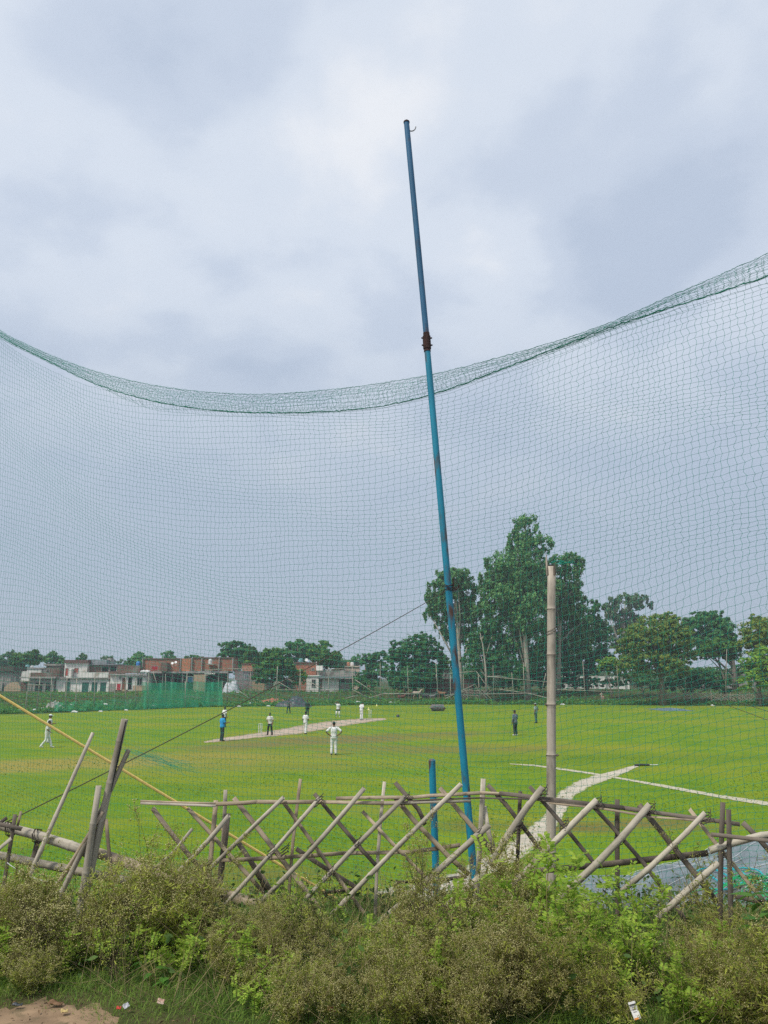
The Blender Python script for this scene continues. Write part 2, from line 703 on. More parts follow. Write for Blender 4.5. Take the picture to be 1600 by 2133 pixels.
def dirt_road():
    xs = np.arange(-9, 9.01, .04)
    V, q = [], []
    n = 34
    for i, x in enumerate(xs):
        e = float(np.interp(x, [-9, -3, -2.3, -1.7, -1.2, -.5, 9], [4.65, 4.62, 4.55, 4.42, 4.2, 3.9, 3.6])) + .07 * math.sin(x * 7) + .05 * math.sin(x * 17 + 1) + .04 * math.sin(x * 41) + .03 * math.sin(x * 67 + 2)
        for k in range(n):
            y = -5.5 + (e + 5.5) * k / (n - 1)
            V.append((x, y, gz(x, y) + .016 - .012 * (k == n - 1) + .004 * math.sin(x * 9 + y * 11)))
    for i in range(len(xs) - 1):
        for k in range(n - 1):
            a = i * n + k
            q.append((a, a + 1, a + n + 1, a + n))
    tag(link('dirt_road', mesh_np('dirt_road', V, [np.array(q)[:, ::-1]], True), DIRT), kind='structure')


dirt_road()

# ================================================================== BUILDINGS ACROSS THE FIELD
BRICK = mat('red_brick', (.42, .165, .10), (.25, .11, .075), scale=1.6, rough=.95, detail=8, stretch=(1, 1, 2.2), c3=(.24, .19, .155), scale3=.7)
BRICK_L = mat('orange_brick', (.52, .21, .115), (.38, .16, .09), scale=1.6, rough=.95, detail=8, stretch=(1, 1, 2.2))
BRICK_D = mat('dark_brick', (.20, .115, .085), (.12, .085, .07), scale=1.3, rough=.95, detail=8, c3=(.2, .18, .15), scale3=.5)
WHITE = mat('whitewash', (.80, .78, .73), (.62, .60, .55), scale=.9, rough=.9, detail=8, c3=(.42, .37, .31), scale3=.5)
CREAM = mat('cream_plaster', (.62, .50, .40), (.48, .38, .31), scale=.8, rough=.9, detail=7)
PLASTER = mat('grey_plaster', (.36, .33, .29), (.22, .21, .19), scale=.7, rough=.95, detail=8, c3=(.15, .14, .12), scale3=.6)
CONC = mat('concrete', (.40, .38, .35), (.25, .24, .22), scale=1.2, rough=.95, detail=8)
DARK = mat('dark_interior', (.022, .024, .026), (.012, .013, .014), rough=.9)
GREEN_S = mat('green_shutter', (.03, .13, .10), (.02, .085, .07), rough=.6)
REDP = mat('red_paint', (.42, .06, .045), (.28, .045, .035), rough=.6)
BROWN_D = mat('brown_door', (.22, .095, .05), (.14, .06, .035), rough=.7)
TIN = mat('grey_tin', (.27, .29, .31), (.16, .175, .19), rough=.6, scale=1)
BLUEP = mat('blue_plastic', (.03, .22, .60), (.025, .17, .45), rough=.4, spec=.5)
WHITEP = mat('white_plastic', (.72, .72, .70), (.58, .58, .57), rough=.45, spec=.5)
TEALP = mat('teal_plastic', (.20, .42, .42), (.15, .33, .33), rough=.45)
ORANGEP = mat('terracotta_plastic', (.50, .22, .13), (.4, .17, .1), rough=.5)
REDC = mat('red_cloth', (.50, .03, .05), (.35, .02, .035), rough=.9)
TAN = mat('tan_plaster', (.46, .34, .22), (.36, .27, .18), rough=.9)


class Bld:
    def __init__(self, name, label, D, x0, x1, base_y=1442, cat='house', group=None):
        self.D = D
        c = at((x0 + x1) / 2, base_y, D)
        z = gz(c.x, c.y)
        self.o = Vector((c.x, c.y, z))
        self.root = empty(name, self.o, label, cat, group)

    def box(self, name, m, x0, y0, x1, y1, dy=0.0, depth=4.0, ground_=False, parent=None):
        """front face fills the picture rectangle, dy metres in front (-) or behind (+) of the facade"""
        D = self.D + dy
        a, b = at(x0, y1, D), at(x1, y0, D)
        z0 = min(a.z, self.o.z) - .6 if ground_ else a.z
        me = MB().box((0, 0, 0), (b.x - a.x, depth, b.z - z0)).mesh(name)
        par = parent or self.root
        loc = Vector((a.x, D, z0)) - self.o
        if parent is not None:
            loc = Vector((a.x, D, z0)) - (parent.location + self.o)
        return link(name, me, m, par, loc)

    def opening(self, name, m, x0, y0, x1, y1, wall_dy=0.0, frame=None, fw=.09, proud=.05):
        D = self.D + wall_dy - .012
        a, b = at(x0, y1, D), at(x1, y0, D)
        o = link(name, MB().box((0, 0, 0), (b.x - a.x, .01, b.z - a.z)).mesh(name), m, self.root, Vector((a.x, D, a.z)) - self.o)
        f = MB()
        w, h = b.x - a.x, b.z - a.z
        f.box((-fw, -proud, 0), (0, .011, h)).box((w, -proud, 0), (w + fw, .011, h))
        f.box((-fw, -proud, h), (w + fw, .011, h + fw))
        if name == 'window':
            f.box((-fw - .03, -proud - .03, -fw), (w + fw + .03, .011, 0))
            f.box((w / 2 - .03, -.02, 0), (w / 2 + .03, -.002, h))
        link('frame', f.mesh('frame'), frame or CONC, o, (0, 0, 0))
        return o


def tank(px, top, bot, w, D, m, label, ribs=3):
    """plastic water tank standing on a roof"""
    a, b = at(px, bot, D), at(px, top, D)
    r = w / 2 * D / 1600
    h = b.z - a.z
    root = empty('water_tank', a, label, 'water tank', 'water tanks on the roofs')
    prof = [(0, .97), (.04, 1), (.2, 1), (.22, 1.04), (.26, 1.04), (.28, 1), (.48, 1), (.5, 1.04), (.54, 1.04), (.56, 1), (.74, 1), (.86, .8), (.90, .45)]
    MB().tube([(0, 0, h * f) for f, _ in prof], [r * k for _, k in prof], 14).build('tank_body', m, root, sm=False)
    MB().tube([(0, 0, h * .905), (0, 0, h), (0, 0, h * 1.001)], [r * .42, r * .42, r * .1], 12).build('lid', m, root)
    return root


b = Bld('hut', 'low dark hut with thatched roof beside the ruined pale wall', 139, -60, 26)
b.box('wall', PLASTER, -60, 1398, 24, 1446, 0, 4, True)
b.box('roof', mat('thatch', (.10, .085, .06), (.06, .05, .04), rough=1, bump=.6), -64, 1388, 28, 1398, -.6, 5.4)
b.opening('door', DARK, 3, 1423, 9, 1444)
for x in (4, 11, 30):
    b.box('post', CONC, x - 1.2, 1409, x + 1.2, 1446, -1.5, .18, True)

b = Bld('ruined_wall', 'crumbling pale plaster wall with a sloping broken top', 136, 8, 42, cat='wall')
mb = MB()
pts = [(9, 1431), (16, 1426), (24, 1421), (32, 1420), (37, 1421), (43, 1433)]
V, Fc = [], []
for k, (x, y) in enumerate(pts):
    t = at(x, y, 136) - b.o
    for yy in (0, .4):
        V += [(t.x, yy, -.8), (t.x, yy, t.z)]
for k in range(len(pts) - 1):
    i = k * 4
    Fc += [(i, i + 4, i + 5, i + 1), (i + 2, i + 3, i + 7, i + 6), (i + 1, i + 5, i + 7, i + 3)]
Fc += [(0, 1, 3, 2), (20, 22, 23, 21)]
mb.add(V, Fc).build('wall', TAN, b.root)
b.box('door', DARK, 3, 1428, 8.5, 1444, .1, .2, True)

b = Bld('house', 'whitewashed house behind the dark shed with tanks on its roof', 150, 26, 94)
b.box('wall', WHITE, 28, 1392, 92, 1440, 0, 5, True)
b.box('parapet', CONC, 27, 1390.5, 93, 1393, -.15, 5.3)
b.opening('window', DARK, 87, 1394, 91, 1401, 0)
tank(57, 1384.5, 1390.3, 8, 150.8, TEALP, 'teal water tank on the whitewashed house behind the dark shed')
tank(67, 1386, 1390.3, 5.5, 150.8, WHITEP, 'small white water tank beside the teal tank')

b = Bld('shed', 'grey mud walled shed with two dark openings and a brick parapet', 137, 40, 116)
b.box('wall', PLASTER, 58, 1413, 113, 1446, 0, 4, True)
b.box('roof', CONC, 40, 1409.5, 116, 1413, -0.5, 4.8)
b.box('parapet', BRICK_D, 63, 1401, 120, 1409.5, -.4, .4)
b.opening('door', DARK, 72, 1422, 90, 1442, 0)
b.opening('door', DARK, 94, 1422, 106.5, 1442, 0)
b.box('plinth', BRICK_D, 80, 1443, 113, 1451, -1.6, 1.6, True)
for x in (61, 41.5):
    b.box('post', CONC, x - 1, 1413, x + 1, 1446, -.4, .18, True)
b.box('wall', BRICK_D, 41, 1420, 57, 1446, .6, .3, True)

b = Bld('house', 'unplastered brown block between the shed and the white upper storey', 146, 90, 132)
b.box('wall', BRICK_D, 92, 1386, 126, 1440, 0, 5, True)
b.box('parapet', PLASTER, 91, 1383, 127, 1386.5, -.2, 5.4)
b.opening('window', DARK, 98, 1394, 103, 1402, 0)

b = Bld('house', 'white house with green shutters under a pale balcony wall and red upper door', 137.5, 113, 226)
b.box('wall', WHITE, 115, 1413, 226, 1446, 0, 5, True)
b.box('balcony', WHITE, 163, 1400.5, 226, 1411.5, -.55, .25)
b.box('roof', CONC, 113, 1411.6, 228, 1413.4, -0.5, 5.8)
b.box('plinth', TAN, 113, 1441, 138, 1449, -.5, .5, True)
b.box('plinth', BRICK, 165, 1442, 226, 1448, -.5, .5, True)
b.opening('door', GREEN_S, 136, 1421, 146.5, 1441, 0)
for x0, x1 in ((170, 186), (190, 204), (208, 222)):
    b.opening('shutter', GREEN_S, x0, 1421.5, x1, 1441.5, 0, WHITE, .16)
b.box('wall', WHITE, 133, 1381, 182, 1411.4, 3.2, 4.5)
b.box('roof', mat('maroon_slab', (.17, .09, .08), (.11, .07, .065), rough=.9), 134, 1374.5, 183.5, 1381, 2.8, 5.2)
b.opening('door', REDP, 136, 1392.5, 142, 1408, 3.2)
b.opening('window', REDP, 155, 1392, 163, 1401, 3.2)
b.box('stair', CONC, 147, 1394, 152, 1411, 2.4, .8)
b.opening('window', DARK, 140.5, 1414, 145, 1417.5, 0)

b = Bld('house', 'dark brick upper storey with an open veranda and grey tin roof', 142, 178, 245)
b.box('wall', BRICK_D, 180, 1385, 244, 1440, 0, 5, True)
b.box('roof', TIN, 182, 1374, 222, 1383, -.2, 5)
b.box('roof', TIN, 183, 1383.2, 245, 1385, -0.5, 5.1)
b.box('chimney', CONC, 222, 1371, 232, 1383, 1.5, 1.5)
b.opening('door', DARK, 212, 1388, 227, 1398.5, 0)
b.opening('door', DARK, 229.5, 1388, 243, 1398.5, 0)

b = Bld('house', 'white single storey house with a brown door and a worn plaster corner', 137, 226, 308)
b.box('wall', WHITE, 228, 1407, 305, 1444, 0, 5, True)
b.box('roof', CONC, 228, 1403.5, 306, 1406.6, -0.5, 5.6)
b.box('plinth', TAN, 228, 1437, 262, 1445, -1.0, 1.0, True)
b.box('wall', TAN, 276.5, 1428, 305, 1444, -.05, .05, True)
b.box('post', WHITE, 222, 1420, 227.5, 1446, -.6, .4, True)
b.opening('door', BROWN_D, 254, 1412.5, 262, 1436.5)
b.opening('door', DARK, 266, 1411, 276, 1436.5, 0, WHITE)
b.opening('window', DARK, 286, 1411.5, 296, 1427)
b.opening('window', DARK, 249.5, 1410, 251.5, 1414)
b.box('wall', PLASTER, 229, 1425, 241, 1437, -1.3, .2, True)
cl = b.box('hanging_cloth', REDC, 243, 1424.5, 251.5, 1437, -1.25, .05)
b.box('parapet', BRICK_D, 243, 1386, 292, 1402.5, 1.5, .4)

b = Bld('house', 'long brick house with bare upper walls and a shaded ground floor', 140, 294, 490)
b.box('wall', BRICK, 296, 1372.5, 374, 1400, 0, 5)
b.box('wall', BRICK_L, 377, 1371.5, 397.5, 1398, -.25, 5)
b.box('wall', BRICK, 400, 1370.5, 486, 1398, 0, 5)
b.box('parapet', BRICK_D, 402, 1369, 487, 1371, -.15, 5.2)
b.box('parapet', BRICK_D, 296, 1371, 374, 1373, -.15, 5.2)
for x in (296.5, 375.5, 399, 420, 456, 484.5):
    b.box('pillar', CONC, x - 1.5, 1371, x + 1.5, 1398.5, -.4, .4)
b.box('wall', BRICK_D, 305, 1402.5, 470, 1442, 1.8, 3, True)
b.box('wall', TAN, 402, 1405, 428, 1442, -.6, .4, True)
b.box('roof', CONC, 303, 1398.6, 474, 1402.4, -0.7, 5.4)
for x in (306, 338, 358, 380, 428, 455):
    b.box('post', CONC, x - 1.6, 1402.5, x + 1.6, 1444, -.6, .25, True)
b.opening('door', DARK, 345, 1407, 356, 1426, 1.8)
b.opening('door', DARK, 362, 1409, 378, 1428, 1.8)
b.opening('door', mat('blue_tarp_door', (.02, .13, .22), (.01, .05, .09), rough=.6), 391, 1410, 402, 1421, -.62)
b.opening('window', DARK, 432, 1404, 452, 1416, 1.8)
b.box('beam', WHITE, 426, 1402.8, 448, 1404.3, -1.9, .15)
for x, y in ((360, 1383), (367, 1381)):
    d = MB()
    d.tube([(0, 0, -.5), (0, 0, 0), (0, -.12, .05)], .03, 6)
    d.tube([(0, -.12, .05), (0, -.2, .08), (0, -.3, .13)], [.04, .17, .23], 14)
    p_ = at(x, y, 138.9)
    tag(d.build('satellite_dish', WHITEP, None, p_), 'small white dish on the brick wall ' + ('nearer the white water tank' if x > 363 else 'beside the dark stair recess'), 'satellite dish', 'dishes on the long brick house')
b.box('stair', BRICK_D, 334, 1380, 349, 1398.4, -1.4, 1.3)
tank(438, 1372, 1383, 8, 138.8, WHITEP, 'white ribbed water tank in front of the bare brick upper wall')
b.box('ledge', CONC, 430, 1383, 446, 1384.5, -1.7, 1.6)
tank(287.5, 1377, 1389, 8, 139.3, BLUEP, 'bright blue water tank at the corner of the long brick house')
b.box('ledge', BRICK_D, 282, 1389, 294, 1402, -1.3, 2.0)

# laundry and bundles on the flat roof
m_ = MB()
for k in range(5):
    m_.ball((.3 * k - .6, .1 * math.sin(k), .24), (.3, .3, .26 + .08 * (k % 2)), 8, 6)
tag(m_.build('sack_pile', WHITEP, None, at(303, 1401, 136.6) - Vector((0, 0, .1))), 'pile of pale sacks on the flat roof by the blue tank', 'sacks')
m_ = MB()
m_.tube([(0, 0, 0), (0, 0, 1.1)], .05, 6).tube([(1.3, 0, 0), (1.3, 0, 1.1)], .05, 6)
m_.tube([(0, 0, 1.1), (1.3, 0, 1.1)], .04, 6)
r_ = empty('clothes_rack', at(314, 1401, 136.7), 'clothes rack with a red cloth on the flat roof', 'clothes rack')
m_.build('rack', TIN, r_)
g_ = MB()
for k in range(9):
    g_.box((.15 + k * .11, -.05 - .03 * (k % 2), .25 + .08 * (k % 3)), (.255 + k * .11, -.02 - .03 * (k % 2), 1.06))
g_.build('cloth', REDC, r_)

b = Bld('outhouse', 'small orange brick room with weeds on its flat top', 138, 500, 530, cat='outhouse')
b.box('wall', BRICK_L, 504, 1383, 526, 1398, 0, 2.5)
b.box('wall', BRICK_D, 488, 1398, 530, 1440, .3, 4, True)
b.box('parapet', BRICK_D, 502.5, 1381.5, 527.5, 1383, -.15, 2.8)
b.opening('window', DARK, 510, 1405, 517, 1414, .3)

b = Bld('courtyard_wall', 'pale worn courtyard wall in front of the neem tree', 133, 520, 562, cat='wall')
b.box('wall', TAN, 524, 1418, 551, 1446, 0, .4, True)
b.box('pillar', CREAM, 551, 1413, 560, 1452, -.3, .6, True)
b.box('coping', CONC, 523, 1416.5, 551, 1418, -.06, .52)

b = Bld('hut', 'rounded mud hut with a dark doorway under the neem tree', 134, 578, 614)
mb = MB()
A, B_ = at(581, 1443, 134) - b.o, at(612, 1443, 134) - b.o
zt = (at(596, 1415, 134) - b.o).z
n_ = 14
V, Fc = [], []
for yy in (0, 4):
    for k in range(n_ + 1):
        t = math.pi * k / n_
        V.append(((A.x + B_.x) / 2 - (B_.x - A.x) / 2 * math.cos(t), yy, -.5 + (zt + .5) * math.sin(t) ** .75))
for k in range(n_):
    Fc.append((k, k + 1, n_ + 2 + k, n_ + 1 + k))
Fc += [tuple(range(n_ + 1)), tuple(reversed(range(n_ + 1, 2 * n_ + 2)))]
mb.add(V, Fc).build('wall', mat('mud', (.27, .20, .15), (.17, .13, .10), rough=1, detail=7), b.root)
b.opening('door', DARK, 594, 1420, 601, 1440, -.02)

b = Bld('house', 'brick house with a tank and a dish on top behind the white cottage', 141, 608, 664)
b.box('wall', BRICK, 612, 1381, 659, 1440, 0, 5, True)
b.box('parapet', BRICK_D, 611, 1379.5, 660, 1381.2, -.2, 5.4)
b.opening('window', DARK, 650, 1392, 654, 1396)
tank(627, 1371, 1379.3, 9, 142.5, TEALP, 'squat teal tank on the brick house behind the white cottage')
d = MB()
d.tube([(0, 0, -.7), (0, 0, 0), (0, -.12, .05)], .04, 6)
d.tube([(0, -.12, .05), (0, -.2, .08), (0, -.3, .13)], [.05, .25, .3], 14)
tag(d.build('satellite_dish', WHITEP, None, at(638.5, 1376, 141)), 'white dish beside the teal tank above the white cottage',
    'satellite dish', 'dishes on the brick house tops')

b = Bld('cottage', 'white cottage with a tall dark window and a lower pale wing', 136, 636, 735)
b.box('wall', WHITE, 638, 1408.5, 664, 1438, -.6, 5, True)
b.box('parapet', WHITE, 637, 1406.5, 665.5, 1408.7, -.8, 5.4)
b.box('wall', WHITE, 666, 1413, 706, 1438, 0, 4, True)
b.box('wall', PLASTER, 707, 1414, 735, 1440, .5, 4, True)
b.box('roof', TIN, 663, 1409, 738, 1413, -.9, 5.6)
b.opening('window', DARK, 650, 1416, 657, 1430, -.6)
b.opening('door', BROWN_D, 666.5, 1416, 670.5, 1436, 0)
b.opening('window', DARK, 711, 1416, 718, 1423, .5)
b.box('store', WHITE, 658.5, 1386.5, 672, 1396.5, 3, 2)
b.box('wall', PLASTER, 660, 1396.6, 740, 1409, 4.2, 3)
b.box('pipe', WHITEP, 658.2, 1378, 659.4, 1386.4, 3.4, .12)

b = Bld('house', 'cream topped house with two roof tanks among the trees', 150, 714, 780)
b.box('wall', CREAM, 719, 1389, 748, 1440, 0, 4, True)
b.box('parapet', CREAM, 718, 1387, 749, 1389.2, -.2, 4.4)
b.box('wall', BRICK, 760, 1384, 776, 1440, .5, 4, True)
tank(726, 1378.5, 1386.8, 7, 151, ORANGEP, 'terracotta coloured tank on the cream topped house')
tank(733.5, 1379, 1386.8, 7.5, 151, WHITEP, 'white tank next to the terracotta one on the cream topped house')

b = Bld('brick_wall', 'low brown brick wall behind the goats', 128, 880, 985, cat='wall')
b.box('wall', BRICK_D, 884, 1416, 985, 1438, 0, .35, True)
b.box('coping', BRICK_D, 883, 1414.5, 986, 1416.2, -.06, .47)
b = Bld('outhouse', 'grey concrete outhouse between the dark tree and the blue pole', 140, 905, 940, cat='outhouse')
b.box('wall', CONC, 908, 1391, 937, 1440, 0, 3, True)
b.box('roof', CONC, 906, 1389, 939, 1391.2, -.4, 3.8)
b.opening('door', DARK, 915, 1402, 921, 1425)

b = Bld('compound_wall', 'long pale compound wall far behind the eucalyptus trees', 165, 1160, 1310, 1425, cat='wall')
b.box('wall', WHITE, 1160, 1409, 1310, 1428, 0, .3, True)
for k in range(8):
    b.box('pillar', CONC, 1162 + k * 20, 1407, 1165 + k * 20, 1428, -.12, .54, True)
b = Bld('compound_wall', 'pale wall seen through the trunks at the far field corner', 170, 1490, 1545, 1425, cat='wall')
b.box('wall', PLASTER, 1440, 1406, 1640, 1425, 0, .3, True)
b.box('coping', CONC, 1440, 1404.5, 1640, 1406.2, -.06, .42)

# ================================================================== TREES
BARK = mat('grey_bark', (.22, .19, .15), (.11, .095, .075), scale=6, stretch=(1, 1, .25), rough=.95, bump=.5)
BARK_P = mat('pale_bark', (.42, .38, .32), (.24, .21, .17), scale=3, stretch=(1, 1, .3), rough=.85, bump=.3)
LEAF = {
    'dark': leafmat('dark_green_leaves', (.105, .30, .085), (.036, .145, .045), .42),
    'mid': leafmat('mid_green_leaves', (.130, .290, .050), (.042, .140, .030), .42),
    'euc': leafmat('gum_tree_leaves', (.185, .38, .125), (.066, .195, .066), .42),
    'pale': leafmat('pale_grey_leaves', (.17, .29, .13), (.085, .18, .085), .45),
    'yel': leafmat('yellow_green_leaves', (.36, .43, .06), (.10, .22, .03), .45),
    'rust': leafmat('rust_tipped_leaves', (.29, .33, .065), (.055, .18, .034), .42),
    'bright': leafmat('bright_green_leaves', (.32, .48, .05), (.10, .26, .03), .45),
}


def crown_mesh(lobes, o, n_leaf, size, seed, hang=0.0, clump=.26):
    """lobes: (centre, radii) ellipsoids in world space -> leaf quads round clump centres"""
    rng = np.random.default_rng(seed)
    vol = np.array([l[1][0] * l[1][2] for l in lobes])
    share = vol / vol.sum()
    Cs, Ns, cl_out = [], [], []
    for (c, r), s in zip(lobes, share):
        m = max(30, int(n_leaf * s))
        nc = max(9, int(m / 42))
        d = unit(rng, nc, .12)
        rad = rng.uniform(.30, 1.12, (nc, 1)) ** .62
        cc = np.array(c) + d * np.array(r) * rad * .95
        cr_ = clump * .62 * np.mean(r) * rng.uniform(.35, 1.35, (nc, 1))
        k = rng.integers(0, nc, m)
        dd = unit(rng, m, .15)
        rr = rng.uniform(.05, 1.0, (m, 1)) ** .5 * (1 + .5 * (rng.random((m, 1)) < .12))
        off = dd * cr_[k] * rr * np.array([1.15, 1.15, .72])
        P = cc[k] + off
        if hang:
            P[:, 2] -= np.abs(rng.normal(0, hang, m))
        Cs.append(P)
        nn = dd * .8 + d[k] * .4 + rng.normal(0, .55, (m, 3)) + np.array([0, 0, .35])
        Ns.append(nn / np.linalg.norm(nn, axis=1, keepdims=True))
        cl_out += list(zip(cc, cr_[:, 0]))
    P = np.concatenate(Cs); Nn = np.concatenate(Ns)
    m = len(P)
    a = np.cross(Nn, unit(rng, m)); a /= np.linalg.norm(a, axis=1, keepdims=True)
    if hang:
        a = a * .5 + np.array([0, 0, -.8]); a -= Nn * np.sum(a * Nn, axis=1, keepdims=True)
        a /= np.linalg.norm(a, axis=1, keepdims=True)
    bb = np.cross(Nn, a)
    sz = size * rng.uniform(.55, 1.35, (m, 1))
    V, q = rhombs(P - np.array(o), a * sz * .5, bb * sz * .32)
    return V, q, cl_out


NT = [100]


def tree(name, label, base_px, D, lobes_px, leaf, size=.5, n=4000, trunk=.25, bark=None, limbs=9, hang=0.0, flat=.85,
         trunk_px=None, group='trees beyond the field', clump=.36, base_py=None, cat='tree'):
    NT[0] += 1
    rg = random.Random(NT[0])
    b0 = at(base_px, 1442, D)
    o = Vector((b0.x, D, gz(b0.x, D) - .1))
    root = empty(name, o, label, cat, group)
    lobes = []
    for (cx, cy, rx, ry) in lobes_px:
        dy = rg.uniform(-.25, .35) * rx * D / 1600
        if bark is BARK_P and cy > 1275:
            dy = abs(dy) + .6 * rx * D / 1600
        c = at(cx, cy, D + dy)
        k = (D + dy) / 1600
        lobes.append((tuple(c), (rx * k, rx * k * flat, ry * k)))
        if rx > 11:
            for _ in range(4):
                t_ = rg.uniform(0, 6.28)
                f_ = rg.uniform(.25, .48)
                c2 = Vector(c) + Vector((math.cos(t_) * rx * k * .95, rg.uniform(-.4, .4) * rx * k, math.sin(t_) * ry * k * .95))
                if c2.z > o.z + 1.0:
                    lobes.append((tuple(c2), (rx * k * f_, rx * k * f_, ry * k * f_ * rg.uniform(.7, 1.3))))
    V, q, cl = crown_mesh(lobes, o, int(n * 2.0), size * .88, NT[0], hang, clump * 1.12)
    link('crown', mesh_np('crown', V, [q]), LEAF[leaf], root)
    mb = MB()
    top = max(l[0][2] for l in lobes) - o.z
    mainc = Vector(lobes[0][0]) - o
    if trunk_px:
        pts = [at(x, y, D) - o for x, y in trunk_px]
        pts[0].z = -.3
    else:
        pts = [Vector((0, 0, -.3)), Vector((rg.uniform(-.2, .2), 0, top * .22)), Vector((mainc.x * .5 + rg.uniform(-.4, .4), mainc.y * .5, top * .5)),
               Vector((mainc.x, mainc.y, top * .95))]
    nn = len(pts)
    mb.tube(pts, [trunk * (1.25 if i == 0 else 1) * (1 - .8 * i / (nn - 1)) for i in range(nn)], 8)
    for k in range(limbs):
        c, r = cl[rg.randrange(len(cl))]
        e = Vector(c) - o
        i = min(nn - 2, 1 + int(rg.random() * (nn - 2)))
        f = rg.random()
        s = pts[i].lerp(pts[i + 1], f * .8)
        if s.z > e.z: s = pts[1].lerp(pts[0], .2)
        md = s.lerp(e, .5) + Vector((rg.uniform(-.4, .4), rg.uniform(-.4, .4), .35))
        mb.tube([s, md, e], [trunk * .42, trunk * .26, trunk * .08], 6)
    link('trunk', mb.mesh('trunk', True), bark or BARK, root)
    return root


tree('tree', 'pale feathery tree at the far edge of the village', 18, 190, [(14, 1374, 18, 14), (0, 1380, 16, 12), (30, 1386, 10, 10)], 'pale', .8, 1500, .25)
tree('tree', 'broad dark green tree above the whitewashed house with roof tanks', 58, 160, [(58, 1374, 30, 16), (74, 1368, 16, 11), (40, 1384, 16, 12)], 'mid', .65, 3200, .35)
tree('tree', 'dull green tree beside the brown block roof', 112, 172, [(110, 1378, 19, 17), (122, 1388, 13, 14), (104, 1370, 12, 9)], 'euc', .7, 2200, .3)
tree('tree', 'small tree top peeping over the white upper storey', 170, 205, [(171, 1369, 11, 8), (165, 1380, 13, 10)], 'mid', .7, 800, .25)
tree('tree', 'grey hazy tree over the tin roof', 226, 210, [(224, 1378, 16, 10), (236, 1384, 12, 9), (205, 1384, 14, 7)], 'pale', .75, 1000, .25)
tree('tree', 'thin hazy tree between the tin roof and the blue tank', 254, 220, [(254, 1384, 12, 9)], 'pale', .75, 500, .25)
tree('tree', 'rounded green tree rising behind the blue tank', 290, 168, [(290, 1376, 24, 13), (308, 1378, 16, 10), (274, 1382, 14, 10)], 'euc', .65, 2200, .3)
tree('tree', 'open crowned tree behind the pillared brick wall', 352, 185, [(351, 1366, 15, 9), (346, 1378, 16, 10), (364, 1376, 9, 8)], 'euc', .65, 1300, .3)
tree('tree', 'low bushy tree top just clearing the long brick house', 405, 190, [(404, 1370, 17, 6), (404, 1380, 18, 8)], 'mid', .6, 1000, .3)
tree('neem_tree', 'large dark tree towering over the end of the long brick house', 495, 152, [(492, 1362, 32, 22), (520, 1368, 24, 18), (474, 1376, 20, 16), (505, 1388, 30, 18)], 'dark', .6, 5200, .45)
tree('tree', 'paler green tree in front of the large dark tree by the orange outhouse', 524, 147, [(524, 1366, 17, 14), (534, 1384, 14, 16)], 'mid', .55, 2000, .3)
tree('neem_tree', 'spreading neem tree shading the rounded mud hut', 566, 131, [(574, 1374, 28, 22), (556, 1394, 26, 16), (592, 1392, 22, 16), (548, 1410, 20, 11), (576, 1404, 24, 12)], 'mid', .55, 6000, .4,
     trunk_px=[(563, 1450), (565, 1425), (570, 1395), (574, 1370)])
tree('neem_tree', 'tall dark neem tree behind the brick house with the dish', 622, 156, [(620, 1350, 26, 14), (632, 1360, 22, 17), (606, 1362, 16, 14), (640, 1376, 20, 14)], 'dark', .6, 4200, .4)
tree('neem_tree', 'ragged topped neem tree beside the tall dark one', 668, 150, [(664, 1346, 17, 10), (672, 1366, 32, 18), (694, 1374, 17, 16), (654, 1362, 18, 15), (690, 1392, 16, 14)], 'mid', .55, 4600, .4)
tree('bush', 'leafy bush growing against the brick house by the mud hut', 622, 132, [(620, 1410, 16, 14), (632, 1404, 9, 10)], 'bright', .4, 1500, .12, cat='bush')
tree('tree', 'far hazy tree above the cream topped house', 716, 220, [(718, 1378, 24, 10), (738, 1380, 20, 9), (750, 1376, 16, 9)], 'dark', .8, 1600, .3)
tree('tree', 'mid green tree between the cream topped house and the dark round tree', 776, 142, [(772, 1378, 20, 17), (790, 1374, 20, 18), (780, 1400, 24, 20), (748, 1408, 18, 12)], 'dark', .55, 3600, .3)
tree('bush', 'dense bush below the cream topped house', 752, 128, [(750, 1424, 20, 14), (768, 1430, 18, 11)], 'dark', .4, 1500, .12, cat='bush')
tree('tree', 'big dark round tree whose foliage reaches down to the fence', 864, 126,
     [(862, 1364, 40, 34), (836, 1356, 24, 22), (888, 1352, 26, 24), (906, 1374, 18, 22), (818, 1384, 20, 22), (862, 1406, 50, 28), (845, 1420, 38, 20), (890, 1408, 28, 22)], 'dark', .48, 13000, .4, clump=.3)
tree('tree', 'light green sapling by the concrete outhouse', 926, 138, [(922, 1372, 10, 12), (930, 1384, 14, 12), (918, 1352, 8, 8)], 'mid', .5, 900, .15)
tree('eucalyptus_tree', 'slender eucalyptus behind the blue pole', 958, 124,
     [(946, 1205, 30, 28), (916, 1224, 26, 20), (970, 1224, 26, 34), (936, 1256, 38, 28), (912, 1278, 22, 26), (960, 1290, 36, 34), (990, 1252, 14, 24), (938, 1318, 20, 20), (976, 1330, 24, 28), (902, 1246, 14, 14)],
     'euc', .5, 13000, .4, BARK_P, 7, .35, .8, [(966, 1446), (958, 1380), (954, 1320), (950, 1250), (946, 1200)], clump=.33)
